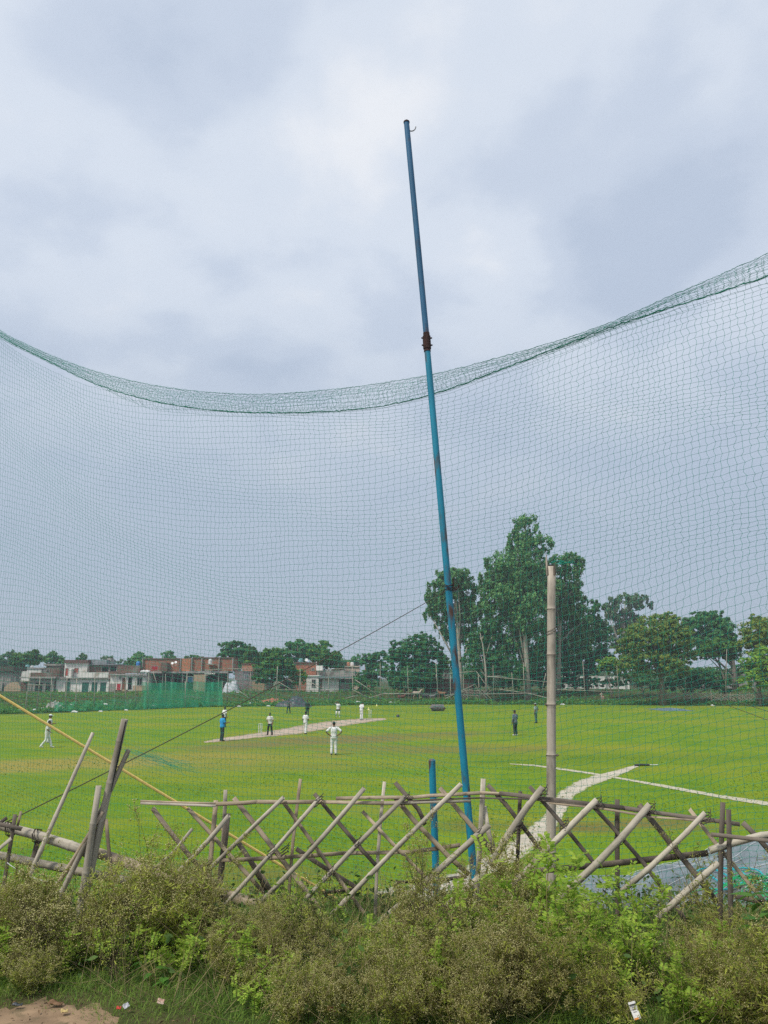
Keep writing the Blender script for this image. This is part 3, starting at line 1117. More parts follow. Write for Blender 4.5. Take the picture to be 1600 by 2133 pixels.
tree('eucalyptus_tree', 'tallest eucalyptus with a bare pale trunk', 1100, 122,
     [(1096, 1098, 28, 32), (1120, 1128, 36, 26), (1086, 1130, 26, 24), (1074, 1210, 60, 40), (1130, 1226, 40, 40), (1064, 1172, 50, 36), (1112, 1184, 40, 44), (1032, 1196, 30, 30), (1046, 1240, 48, 44), (1100, 1256, 50, 50), (1018, 1234, 18, 22), (1060, 1300, 50, 44), (1110, 1330, 46, 40), (1040, 1352, 40, 34)],
     'euc', .5, 30000, .48, BARK_P, 7, .35, .8, [(1100, 1448), (1097, 1390), (1094, 1330), (1080, 1270), (1072, 1220), (1090, 1150), (1096, 1090)], clump=.33)
tree('eucalyptus_tree', 'eucalyptus with a full crown behind the tall bamboo post', 1168, 127,
     [(1176, 1172, 34, 22), (1190, 1210, 26, 34), (1160, 1240, 34, 40), (1196, 1262, 26, 34), (1170, 1300, 42, 40), (1206, 1310, 24, 26), (1150, 1350, 38, 34), (1200, 1350, 36, 26)],
     'euc', .5, 15000, .42, BARK_P, 7, .35, .8, [(1162, 1446), (1164, 1390), (1166, 1320), (1170, 1250), (1178, 1180)], clump=.34)
tree('eucalyptus_tree', 'thin leaning eucalyptus with a white forked stem between the blue pole and the tallest tree', 1012, 120,
     [(1000, 1330, 24, 26), (1020, 1306, 24, 24), (990, 1366, 26, 26), (1030, 1376, 26, 26), (1062, 1392, 30, 24)],
     'dark', .48, 6500, .2, BARK_P, 8, .25, .8, [(1014, 1448), (1012, 1395), (1006, 1345), (1000, 1318)])
tree('tree', 'dark low tree filling the gap beyond the tall bamboo post', 1222, 134,
     [(1226, 1300, 26, 30), (1238, 1270, 16, 24), (1236, 1340, 34, 34), (1210, 1384, 44, 24), (1252, 1372, 30, 26), (1170, 1386, 40, 20), (1130, 1392, 34, 18), (1250, 1318, 20, 24)], 'dark', .52, 9500, .35, hang=.15)
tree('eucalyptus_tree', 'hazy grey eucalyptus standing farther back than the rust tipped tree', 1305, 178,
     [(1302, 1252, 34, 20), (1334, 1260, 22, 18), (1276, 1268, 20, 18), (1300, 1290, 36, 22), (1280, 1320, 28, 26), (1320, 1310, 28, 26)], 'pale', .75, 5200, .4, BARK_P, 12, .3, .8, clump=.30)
tree('tree', 'broad rounded tree with rust tipped crown', 1366, 112,
     [(1366, 1318, 52, 36), (1328, 1336, 40, 32), (1404, 1330, 40, 34), (1308, 1360, 30, 28), (1378, 1296, 30, 18), (1424, 1356, 26, 28), (1352, 1372, 56, 30), (1398, 1384, 40, 24), (1314, 1392, 30, 20)], 'rust', .42, 18000, .45, None, 14, clump=.30,
     trunk_px=[(1380, 1450), (1378, 1410), (1370, 1360), (1366, 1310)])
tree('tree', 'tall dark green tree with sky showing through its middle', 1524, 133,
     [(1470, 1294, 38, 17), (1502, 1308, 28, 22), (1446, 1308, 22, 22), (1478, 1330, 34, 18), (1510, 1332, 20, 22), (1444, 1340, 22, 18)], 'dark', .55, 7500, .55, None, 12,
     trunk_px=[(1534, 1446), (1530, 1400), (1522, 1350), (1490, 1305)])
tree('tree', 'layered tree with a forked dark trunk in front of the tall dark one', 1510, 118,
     [(1500, 1346, 32, 18), (1476, 1358, 24, 14), (1526, 1356, 22, 16), (1454, 1364, 16, 10), (1530, 1336, 14, 12)], 'mid', .45, 5000, .2, None, 10, trunk_px=[(1510, 1448), (1508, 1410), (1498, 1385), (1484, 1362)])
tree('tree', 'yellowish feathery tree at the field corner', 1582, 112,
     [(1580, 1316, 38, 28), (1610, 1306, 36, 24), (1560, 1340, 24, 26), (1600, 1344, 40, 26), (1640, 1320, 40, 34)], 'yel', .42, 9500, .35)
tree('bush', 'big bright green bush below the yellowish tree', 1580, 108,
     [(1580, 1386, 34, 26), (1562, 1414, 26, 22), (1604, 1402, 36, 32), (1592, 1366, 22, 20), (1640, 1400, 36, 34)], 'bright', .4, 7500, .16, cat='bush')
tree('tree', 'small yellow green tree between the compound wall and the rust tipped tree', 1274, 122,
     [(1272, 1382, 22, 15), (1284, 1392, 16, 13), (1258, 1392, 12, 9)], 'bright', .4, 2200, .14, None, 7)
tree('bush', 'dark scrub beneath the broad rust tipped tree', 1430, 118,
     [(1440, 1412, 34, 22), (1410, 1420, 30, 16), (1474, 1414, 30, 20), (1500, 1426, 28, 14)], 'dark', .42, 4000, .14, cat='bush')
tree('bush', 'dark scrub behind the far lattice by the forked trunk', 1340, 124,
     [(1330, 1412, 34, 12), (1300, 1420, 22, 7), (1360, 1420, 24, 14)], 'dark', .42, 1600, .14, cat='bush')
tree('bush', 'dark undergrowth round the eucalyptus trunks', 1050, 134,
     [(1030, 1408, 40, 22), (1080, 1408, 36, 24), (1130, 1414, 34, 18), (990, 1414, 30, 20)], 'dark', .5, 5000, .14, cat='bush')
tree('bush', 'plants sprouting on the flat top of the orange outhouse', 515, 138.6, [(514, 1379, 9, 3.5), (519, 1378, 5, 4)], 'bright', .3, 260, .03, limbs=2, cat='bush', trunk_px=[(515, 1382), (514, 1378)])
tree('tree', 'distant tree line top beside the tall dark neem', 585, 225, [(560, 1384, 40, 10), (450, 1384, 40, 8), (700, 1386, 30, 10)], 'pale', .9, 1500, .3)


tree('bush', 'dark scrub hiding the foot of the pale compound wall', 1200, 136, [(1180, 1420, 30, 11), (1226, 1422, 30, 10), (1140, 1420, 26, 14), (1268, 1424, 22, 9)], 'dark', .45, 2600, .14, cat='bush')
tree('bush', 'hazy green scrub beyond the forked trunk tree', 1470, 150, [(1470, 1408, 40, 16), (1520, 1410, 30, 16), (1430, 1404, 30, 18), (1550, 1404, 24, 20)], 'mid', .5, 3600, .14, cat='bush')


def far_wood():
    rng = np.random.default_rng(77)
    P, S = [], []
    for px in np.arange(940, 1720, .8):
        top = 1392 + 8 * math.sin(px * .03) + 6 * math.sin(px * .083 + 1)
        for _ in range(9):
            D = 215 + rng.uniform(0, 20)
            p = at(px + rng.normal(0, 2), top + (1432 - top) * rng.random() ** .8, D)
            P.append(p); S.append(rng.uniform(.7, 1.4))
    P = np.array(P); S = np.array(S)[:, None]; m = len(P)
    n = unit(rng, m, .5); a = np.cross(n, unit(rng, m)); a /= np.linalg.norm(a, axis=1, keepdims=True)
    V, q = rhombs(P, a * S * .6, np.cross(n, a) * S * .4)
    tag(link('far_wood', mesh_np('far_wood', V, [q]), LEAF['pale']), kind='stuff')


far_wood()


# ------------------------------------------------------------------ rough vegetation along the far edge (uncountable)
def far_scrub():
    rng = np.random.default_rng(5)
    P, S = [], []
    for px in np.arange(-120, 1720, 1.0):
        x1 = (px - 800) / 1600
        e = edge_dist(x1 * 100, 100)
        for _ in range(16):
            y = e + abs(rng.normal(0, 1)) * 3.2 + .2
            if rng.random() < .35:
                y = e + rng.uniform(2, 26)
            x = x1 * y / .98 + rng.normal(0, .3)
            hgt = (.42 + .3 * math.sin(px * .05) * math.sin(px * .017) + .15 * math.sin(px * .3)) * (1 if y < e + 6 else .8)
            P.append((x, y, gz(x, y) + rng.uniform(0, max(.15, hgt))))
            S.append(rng.uniform(.16, .42))
    P = np.array(P); S = np.array(S)[:, None]
    m = len(P)
    n = unit(rng, m, .8)
    a = np.cross(n, unit(rng, m)); a /= np.linalg.norm(a, axis=1, keepdims=True)
    bb = np.cross(n, a)
    V, q = rhombs(P, a * S * .6, bb * S * .35)
    tag(link('rough_vegetation', mesh_np('rough_vegetation', V, [q]), leafmat('scrub_leaves', (.14, .31, .05), (.05, .16, .038), .45)), kind='stuff')


far_scrub()

# ================================================================== FAR FENCES
POLE_FAR = mat('weathered_bamboo_far', (.36, .33, .27), (.24, .22, .18), scale=2, rough=.9, rnd=.2)
WIRE = mat('green_cord', (.05, .20, .13), (.03, .13, .09), rough=.7)


def far_pt(px, py, off=2.2):
    x1 = (px - 800) / 1600
    D = edge_dist(x1 * 100, 100) + off
    return at(px, py, D)


def far_fence(name, label, poles, braces, lines, off=2.2):
    o = far_pt(poles[0][0], 1456, off)
    o.z = 0
    root = empty(name, o, label, 'fence')
    for (x0, y0, x1, y1) in poles:
        a, c = far_pt(x0, y0, off) - o, far_pt(x1, y1, off) - o
        c.z = gz(*(far_pt(x1, y1, off).xy)) - .3
        mdl = a.lerp(c, .5) + Vector((random.uniform(-.03, .03), 0, 0))
        link('pole', MB().tube([c, mdl, a], [.062, .055, .045], 7).mesh('pole', True), POLE_FAR, root)
    for (x0, y0, x1, y1) in braces:
        a, c = far_pt(x0, y0, off) - o + Vector((0, -.08, 0)), far_pt(x1, y1, off) - o + Vector((0, -.08, 0))
        link('brace', MB().tube([a, c], [.05, .045], 6).mesh('brace', True), POLE_FAR, root)
    for (x0, y0, x1, y1, sag) in lines:
        pts = []
        for k in range(13):
            t = k / 12
            p = far_pt(x0 + (x1 - x0) * t, y0 + (y1 - y0) * t + sag * 4 * t * (1 - t), off) - o
            pts.append(p + Vector((0, -.06, 0)))
        link('wire', MB().tube(pts, .017, 4).mesh('wire'), WIRE, root)
    return root


far_fence('pole_fence', 'bamboo pole fence line in front of the village houses',
          [(62, 1402, 54, 1462), (84, 1410, 78, 1464), (108, 1410, 105, 1466), (140, 1412, 137, 1470), (160, 1414, 158, 1472), (198, 1412, 197, 1468), (240, 1408, 241, 1466),
           (262, 1410, 262, 1470), (283, 1412, 283, 1472), (310, 1402, 310, 1474), (345, 1404, 347, 1474)],
          [(320, 1402, 339, 1462), (42, 1418, 70, 1420), (57, 1427, 108, 1427)],
          [(0, 1434, 120, 1436, 1.5), (140, 1424, 310, 1421, 2), (60, 1450, 300, 1452, 2), (0, 1418, 70, 1421, 1)])
far_fence('pole_fence', 'bamboo pole fence with leaning braces by the black tarpaulin heap',
          [(390, 1402, 385, 1446), (428, 1396, 427, 1445), (475, 1393, 474, 1440), (522, 1397, 522, 1450), (578, 1388, 576, 1456), (625, 1392, 628, 1450), (626, 1400, 619, 1446),
           (684, 1390, 685, 1450), (734, 1385, 736, 1452)],
          [(427, 1397, 475, 1393), (475, 1393, 545, 1394), (497, 1438, 530, 1462), (428, 1408, 450, 1401), (580, 1420, 632, 1452), (575, 1437, 705, 1438), (640, 1418, 694, 1445), (560, 1448, 577, 1418),
           (670, 1436, 661, 1454), (684, 1394, 678, 1412), (388, 1450, 455, 1458), (686, 1394, 730, 1393)],
          [(390, 1418, 522, 1416, 2), (522, 1410, 734, 1404, 3), (522, 1428, 734, 1424, 2), (522, 1440, 734, 1440, 1)])
far_fence('pole_fence', 'bamboo pole fence with slack cords in front of the dark round tree',
          [(792, 1382, 792, 1456), (849, 1387, 852, 1460), (908, 1380, 913, 1456), (938, 1404, 939, 1456), (965, 1400, 968, 1458)],
          [(736, 1415, 752, 1392), (740, 1416, 790, 1450), (733, 1436, 769, 1454), (769, 1454, 805, 1443), (720, 1455, 745, 1448), (800, 1445, 914, 1446), (935, 1403, 992, 1398), (992, 1398, 1037, 1462),
           (928, 1455, 990, 1425), (926, 1450, 998, 1432)],
          [(792, 1394, 908, 1386, 6), (792, 1408, 908, 1402, 4), (792, 1424, 908, 1420, 3), (908, 1390, 1010, 1400, 4), (734, 1400, 792, 1396, 3), (870, 1446, 1000, 1436, -1)])
far_fence('pole_fence', 'thin pole fence strung with green cords before the eucalyptus trees',
          [(996, 1404, 1001, 1456), (1027, 1386, 1029, 1462), (1066, 1401, 1071, 1462), (1090, 1380, 1094, 1462), (1214, 1378, 1220, 1460), (1253, 1440, 1254, 1464), (1284, 1372, 1289, 1444), (1353, 1385, 1360, 1458),
           (1424, 1382, 1432, 1456), (1514, 1352, 1509, 1446), (1557, 1355, 1576, 1446)],
          [(1024, 1410, 1180, 1424), (1040, 1436, 1100, 1444), (1100, 1444, 1190, 1466), (1000, 1446, 1120, 1444), (1160, 1436, 1300, 1442), (1128, 1444, 1137, 1402)],
          [(1010, 1400, 1140, 1376, 4), (1160, 1400, 1290, 1388, 4), (1290, 1392, 1430, 1380, 4), (1290, 1410, 1430, 1400, 3), (1430, 1400, 1600, 1378, 5), (1290, 1424, 1520, 1416, 3), (1020, 1424, 1290, 1420, 3)])


# low bamboo lattices standing in the rough grass
def far_lattice(label, px0, px1, py_top, py_bot, n, off, seed):
    rg = random.Random(seed)
    o = far_pt(px0, py_bot, off); o.z = 0
    root = empty('lattice_fence', o, label, 'fence')

    def st(x0, y0, x1, y1, nm, r=.035, dy=0.0):
        a, c = far_pt(x0, y0, off) - o, far_pt(x1, y1, off) - o
        link(nm, MB().tube([a + Vector((0, dy, 0)), c + Vector((0, dy, 0))], r, 5).mesh(nm), POLE_FAR, root)
    w = (px1 - px0) / n
    for k in range(n):
        x = px0 + k * w
        j = rg.uniform(-2, 2)
        st(x, py_top + rg.uniform(-1, 2), x + 20 + j, py_bot + rg.uniform(-3, 2), 'slat', dy=-.04)
        st(x + 20 + j, py_top + rg.uniform(-1, 2), x, py_bot + rg.uniform(-3, 2), 'slat', dy=.04)
    for k in range(0, n + 1, 3):
        x = px0 + k * w
        st(x, py_top - 4, x + 1, py_bot + 2, 'post', .045)
    for k in range(3):
        st(px0, py_top + 2 + k * 5, px1, py_top + 2 + k * 5 + rg.uniform(-1, 3), 'rail', .035, .09)


far_lattice('low grey bamboo lattice along the edge under the broad rust tipped tree', 1370, 1480, 1442, 1456, 18, 1.6, 4)
far_lattice('low collapsing bamboo lattice below the bright bush', 1482, 1640, 1446, 1459, 24, 1.2, 5)
far_lattice('patch of bamboo lattice leaning behind the blue pole', 950, 1010, 1436, 1454, 8, 3.0, 6)


# green shade net stretched before the village
def shade_net():
    m, t, p = principled('green_shade_cloth')
    p.inputs['Base Color'].default_value = (.014, .42, .23, 1)
    p.inputs['Roughness'].default_value = .7
    tr = t.nodes.new('ShaderNodeBsdfTransparent')
    ms = t.nodes.new('ShaderNodeMixShader')
    tcn = t.nodes.new('ShaderNodeTexCoord')
    nz = t.nodes.new('ShaderNodeTexNoise')
    nz.inputs['Scale'].default_value = .35
    nz.inputs['Detail'].default_value = 4
    mr = t.nodes.new('ShaderNodeMapRange')
    mr.inputs['From Min'].default_value = .3
    mr.inputs['From Max'].default_value = .7
    mr.inputs['To Min'].default_value = .36
    mr.inputs['To Max'].default_value = .78
    t.links.new(tcn.outputs['Object'], nz.inputs['Vector'])
    t.links.new(nz.outputs[0], mr.inputs['Value'])
    at_ = t.nodes.new('ShaderNodeAttribute')
    at_.attribute_name = 'weave'
    mu = t.nodes.new('ShaderNodeMath'); mu.operation = 'MULTIPLY'
    t.links.new(mr.outputs[0], mu.inputs[0]); t.links.new(at_.outputs['Fac'], mu.inputs[1])
    t.links.new(mu.outputs[0], ms.inputs[0])
    t.links.new(tr.outputs[0], ms.inputs[1])
    t.links.new(p.outputs[0], ms.inputs[2])
    t.links.new(ms.outputs[0], t.nodes['Material Output'].inputs['Surface'])
    o = far_pt(300, 1476, 1.2); o.z = 0
    root = empty('shade_net', o, 'translucent green shade net hung along the field edge before the houses', 'net')
    for nm, x0, x1, ytop, ybot, wv in (('net_panel', 296, 464, (1421, 1419), (1477, 1470), 1.0), ('net_panel', 112, 296, (1462, 1452), (1482, 1477), .55)):
        V, at2 = [], []
        n, k = 60, 8
        for i in range(n + 1):
            u = i / n
            for j in range(k + 1):
                v = j / k
                px = x0 + (x1 - x0) * u
                sag = 2.0 * abs(math.sin(u * math.pi * 3)) * (1 - v)
                py = (ytop[0] + (ytop[1] - ytop[0]) * u + sag) * (1 - v) + (ybot[0] + (ybot[1] - ybot[0]) * u) * v
                p_ = far_pt(px, py, 1.2) - o
                p_.y += .12 * math.sin(u * 40 + v * 3) + .1 * math.sin(u * 97)
                V.append(p_); at2.append(wv * (1.0 + .25 * (v > .8) + .1 * (v < .1)))
        q = [(i * (k + 1) + j, (i + 1) * (k + 1) + j, (i + 1) * (k + 1) + j + 1, i * (k + 1) + j + 1) for i in range(n) for j in range(k)]
        me = mesh_np(nm, V, [np.array(q)], True)
        me.attributes.new('weave', 'FLOAT', 'POINT').data.foreach_set('value', np.array(at2, dtype=np.float32))
        link(nm, me, m, root)
    for x in (308, 386, 463):
        a, c = far_pt(x, 1419, 1.2) - o, far_pt(x, 1476, 1.2) - o
        link('pole', MB().tube([c, a], .04, 6).mesh('pole', True), POLE_FAR, root)


shade_net()

# ================================================================== THINGS ON AND AROUND THE FIELD
TARP_K = mat('black_tarpaulin', (.045, .055, .065), (.02, .024, .03), scale=2, rough=.45, spec=.5, bump=.4)
TARP_B = mat('blue_grey_sheet', (.13, .20, .24), (.07, .11, .14), scale=2, rough=.6, bump=.3)
PLASTIC_W = mat('white_litter', (.7, .7, .68), (.5, .5, .48), rough=.6)


def heap(name, label, c, rx, ry, h, m, seed, cat, nx=30, ny=22, wr=.16, kind=None):
    rg = np.random.default_rng(seed)
    ph = rg.uniform(0, 6, 12)
    V, q = [], []
    for j in range(ny + 1):
        for i in range(nx + 1):
            u, v = i / nx * 2 - 1, j / ny * 2 - 1
            r2 = u * u + v * v
            z = h * max(0, 1 - r2) ** .7 * (1 + .25 * math.sin(u * 5 + ph[0]) + .18 * math.sin(v * 7 + u * 3 + ph[1]))
            z += wr * h * (math.sin(u * 17 + v * 9 + ph[2]) * math.sin(v * 13 - u * 6 + ph[3])) * max(0, 1.1 - r2)
            x, y = c[0] + u * rx, c[1] + v * ry
            V.append((u * rx, v * ry, max(z, 0) + gz(x, y) + .01 - gz(c[0], c[1])))
    for j in range(ny):
        for i in range(nx):
            a = j * (nx + 1) + i
            q.append((a, a + 1, a + nx + 2, a + nx + 1))
    o = link(name, mesh_np(name, V, [np.array(q)], False), m, None, (c[0], c[1], gz(c[0], c[1])))
    return tag(o, label, cat)


p_ = far_pt(612, 1463, -1.5)
heap('tarpaulin_heap', 'crumpled black tarpaulin heap at the far field edge', (p_.x, p_.y), 2.5, 1.4, 1.0, TARP_K, 3, 'tarpaulin')
p_ = onz(1395, 1478.5)
heap('ground_sheet', 'flat dark blue grey sheet lying on the far grass', (p_.x, p_.y), 2.0, 3.4, .16, TARP_B, 4, 'sheet')
p_ = far_pt(604, 1452, 6)
heap('brick_stack', 'low pile of red bricks behind the black tarpaulin', (far_pt(570, 1452, 6).x, p_.y), 2.9, 1.0, .36, BRICK, 8, 'bricks', wr=.7)
p_ = at(482, 1437, 131)
heap('covered_cart', 'bundle under a pale tarpaulin beside the smoke', (p_.x, p_.y), 1.5, 1.2, 1.7, mat('pale_tarpaulin', (.50, .52, .54), (.26, .28, .30), scale=2, rough=.6, bump=.3), 9, 'bundle')
for k, (px, py, off) in enumerate([(155, 1483, -.6), (210, 1479, -.5), (320, 1464, 2), (498, 1467, -.4), (559, 1470, -.4), (580, 1465, -.3), (48, 1470, 3), (150, 1458, 6), (822, 1457, 2), (814, 1458, 2),
                                   (746, 1424, 3), (1083, 1440, 4), (1172, 1467, -.3), (1484, 1470, -.5), (263, 1479, -.4), (222, 1450, 6), (72, 1472, 2.5), (520, 1455, 2)]):
    p_ = far_pt(px, py, off)
    z = gz(p_.x, p_.y)
    rg = random.Random(k)
    mb = MB()
    s = rg.uniform(.22, .42)
    mb.ball((0, 0, s * .25), (s, s * .6, s * .38), 7, 5)
    mb.ball((s * .6, 0, s * .15), (s * .5, s * .4, s * .3), 6, 4)
    mb.V = [(x + rg.uniform(-.05, .05), y, zz + rg.uniform(-.03, .04)) for x, y, zz in mb.V]
    tag(mb.build('plastic_litter', PLASTIC_W, None, (p_.x, p_.y, z + .25 * (off > 0))), 'scrap of white plastic litter lying along the far field edge', 'litter', 'white litter along the far edge')

# the pale rubble bank near the fence poles
p_ = far_pt(112, 1466, 4)
heap('rubble_pile', 'pale rubble bank in the rough grass behind the walking pair', (p_.x, p_.y), 1.6, .8, .7, CONC, 12, 'rubble', wr=.5)

# iron roller
p_ = onz(912, 1481)
rl = empty('pitch_roller', (p_.x, p_.y, 0), 'heavy grey pitch roller lying on the far grass', 'roller', rz=R(12))
IRON = mat('grey_iron', (.17, .16, .16), (.09, .085, .085), scale=3, rough=.7, c3=(.2, .13, .09), scale3=2)
r = .38
mb = MB()
xs_ = [-.72, -.72, -.70, -.02, -.015, .015, .02, .70, .72, .72]
rs_ = [r * .9, r * .98, r, r, r * .96, r * .96, r, r, r * .98, r * .9]
mb.tube([(x, 0, r) for x in xs_], rs_, 22)
mb.build('drum', IRON, rl)
MB().tube([(-.9, 0, r), (.9, 0, r)], .04, 8).build('axle', IRON, rl)
mb = MB()
for s in (-.84, .84):
    mb.tube([(s, 0, r), (s, .5, r * 1.0), (s * .4, 1.2, r * .35), (s * .2, 1.7, .08)], .03, 6)
mb.build('handle_frame', IRON, rl)


# stumps
def stumps(px, py, label):
    p = onz(px, py)
    t = empty('cricket_stumps', (p.x, p.y, 0), label, 'stumps')
    for dx in (-.115, 0, .115):
        MB().tube([(dx, 0, -.05), (dx, 0, .70), (dx, 0, .72)], [.022, .022, .012], 8).build('stump', PLASTIC_W, t)
    for dx in (-.058, .058):
        MB().tube([(dx - .055, 0, .727), (dx, 0, .733), (dx + .055, 0, .727)], [.01, .016, .01], 6).build('bail', PLASTIC_W, t)


stumps(542, 1529, 'white stumps at the near end of the pitch behind the player in black trousers')
stumps(771, 1495, 'white stumps at the far end of the pitch beside the umpire')
YELP = mat('yellow_plastic', (.75, .72, .30), (.6, .55, .2), rough=.5)
for px, py, lb in ((768, 1479, 'small pale yellow marker cone just beyond the far stumps'), (785, 1471, 'tiny pale marker cone near the far edge beyond the stumps'),
                   (829, 1494, None)):
    p = onz(px, py)
    if lb:
        c_ = empty('marker_cone', (p.x, p.y, 0), lb, 'cone')
        MB().tube([(0, 0, 0.02), (0, 0, .32), (0, 0, .34)], [.13, .03, .015], 12).build('cone', YELP, c_)
        MB().box((-.17, -.17, 0), (.17, .17, .022)).build('base', YELP, c_)
    else:
        b_ = empty('helmet', (p.x, p.y, 0), 'black helmet lying on the grass near the far stumps', 'helmet')
        MB().ball((0, 0, .13), (.17, .2, .15), 12, 8).build('shell', TARP_K, b_)
        MB().tube([(-.15, -.16, .08), (0, -.27, .08), (.15, -.16, .08)], .018, 6).build('peak', TARP_K, b_)

# little stick at the end of the path
p = onz(1334, 1596)
st = empty('hose_end', (p.x, p.y, 0), 'short dark hose lying where the pale footpath ends', 'hose')
MB().tube([(-.25, 0, .05), (.1, .05, .06), (.45, .1, .05)], .045, 8).build('hose', TARP_K, st)
MB().tube([(.45, .1, .05), (.9, .2, .04)], .02, 6).build('nozzle', PLASTIC_W, st)


# goats
def goat(px, py, label, colr, heading, scale=1.0, lying=False):
    p = far_pt(px, py, 7)
    t = empty('goat', (p.x, p.y, gz(p.x, p.y) + .25), label, 'goat', 'goats by the brick wall', R(heading))
    m = mat('goat_coat_' + str(len(bpy.data.materials)), colr, tuple(v * .6 for v in colr), rough=.95)
    s = scale
    L0 = .30 if lying else .62
    mb = MB()
    mb.tube([(-.52 * s, 0, (L0 + .10) * s), (-.42 * s, 0, (L0 + .10) * s), (-.1 * s, 0, (L0 + .06) * s), (.28 * s, 0, (L0 + .08) * s), (.46 * s, 0, (L0 + .14) * s)],
            [.08 * s, .18 * s, .20 * s, .21 * s, .12 * s], 10)
    mb.tube([(.38 * s, 0, (L0 + .14) * s), (.55 * s, 0, (L0 + .34) * s), (.64 * s, 0, (L0 + .50) * s)], [.13 * s, .085 * s, .07 * s], 8)
    mb.tube([(.58 * s, 0, (L0 + .50) * s), (.70 * s, 0, (L0 + .47) * s), (.86 * s, 0, (L0 + .36) * s)], [.075 * s, .07 * s, .035 * s], 8)
    mb.tube([(-.54 * s, 0, (L0 + .16) * s), (-.66 * s, 0, (L0 + .22) * s)], [.03 * s, .012 * s], 6)
    for sy in (-1, 1):
        if lying:
            mb.tube([(.3 * s, sy * .16 * s, .22 * s), (.5 * s, sy * .17 * s, .06 * s), (.25 * s, sy * .17 * s, .04 * s)], [.06 * s, .04 * s, .03 * s], 6)
            mb.tube([(-.4 * s, sy * .16 * s, .22 * s), (-.15 * s, sy * .2 * s, .10 * s), (-.4 * s, sy * .2 * s, .04 * s)], [.09 * s, .05 * s, .03 * s], 6)
        else:
            mb.tube([(.32 * s, sy * .1 * s, L0 * s), (.34 * s, sy * .1 * s, .34 * s), (.32 * s, sy * .1 * s, 0)], [.07 * s, .04 * s, .03 * s], 6)
            mb.tube([(-.38 * s, sy * .1 * s, (L0 + .05) * s), (-.30 * s, sy * .1 * s, .42 * s), (-.44 * s, sy * .1 * s, .26 * s), (-.42 * s, sy * .1 * s, 0)], [.1 * s, .06 * s, .04 * s, .03 * s], 6)
        mb.tube([(.60 * s, sy * .06 * s, (L0 + .52) * s), (.58 * s, sy * .16 * s, (L0 + .47) * s), (.6 * s, sy * .19 * s, (L0 + .40) * s)], [.03 * s, .035 * s, .01 * s], 6)
    bo = mb.build('body', m, t, sm=True)
    rm = bo.modifiers.new('one_skin', 'REMESH'); rm.mode = 'VOXEL'; rm.voxel_size = .03; rm.use_smooth_shade = True
    hb = MB()
    for sy in (-1, 1):
        hb.tube([(.60 * s, sy * .035 * s, (L0 + .55) * s), (.55 * s, sy * .05 * s, (L0 + .66) * s), (.47 * s, sy * .07 * s, (L0 + .68) * s)], [.02 * s, .015 * s, .006 * s], 6)
    hb.build('horn', DARK, t)


goat(868, 1441, 'cream white goat standing before the brick wall', (.50, .42, .33), 15, 1.25)
goat(852, 1440, 'dark brown goat beside the cream white one', (.10, .055, .04), 170, 1.15)
goat(836, 1440, 'reddish brown goat at the edge of the goat group', (.17, .08, .055), 10, 1.1, True)
goat(886, 1442, 'dark grey goat lying beyond the cream white one', (.08, .08, .085), 190, 1.1, True)
goat(900, 1444, 'pale grey goat lying near a fence pole', (.22, .22, .22), 5, .95, True)
goat(921, 1441, 'tan goat standing between the fence pole and the blue pole', (.30, .16, .09), 165, 1.15)

# ================================================================== PEOPLE
SKIN = mat('skin_brown', (.20, .105, .065), (.15, .08, .05), rough=.6, scale=8)
HAIR = mat('black_hair', (.012, .011, .011), (.02, .018, .017), rough=.55)
CLOTH = {}


def cloth(name, c):
    if name not in CLOTH:
        CLOTH[name] = mat(name, c, tuple(v * .82 for v in c), rough=.9, scale=5, bump=.3)
    return CLOTH[name]


C_WHITE = cloth('white_cotton', (.74, .74, .73))
C_CREAM = cloth('cream_cotton', (.68, .67, .62))
C_BLACK = cloth('black_trousers', (.022, .024, .028))
C_NAVY = cloth('dark_slate_trousers', (.035, .05, .055))
C_BLUE = cloth('bright_blue_shirt', (.03, .30, .66))
C_GREY = cloth('slate_grey_shirt', (.12, .16, .20))
C_SAGE = cloth('pale_sage_shirt', (.26, .33, .30))
C_TEAL = cloth('dull_teal_trousers', (.07, .15, .13))
C_DGREEN = cloth('dark_green_kit', (.03, .055, .045))
C_PINK = cloth('faded_pink_cloth', (.48, .30, .24))
SHOE_K = mat('dark_shoes', (.03, .03, .032), rough=.6)
SHOE_W = mat('white_shoes', (.7, .7, .68), rough=.6)


def remesh(o, v, sm=2):
    m = o.modifiers.new('one_skin', 'REMESH')
    m.mode = 'VOXEL'
    m.voxel_size = v
    m.use_smooth_shade = True
    if sm:
        s = o.modifiers.new('soften', 'SMOOTH')
        s.iterations = sm
        s.factor = .5


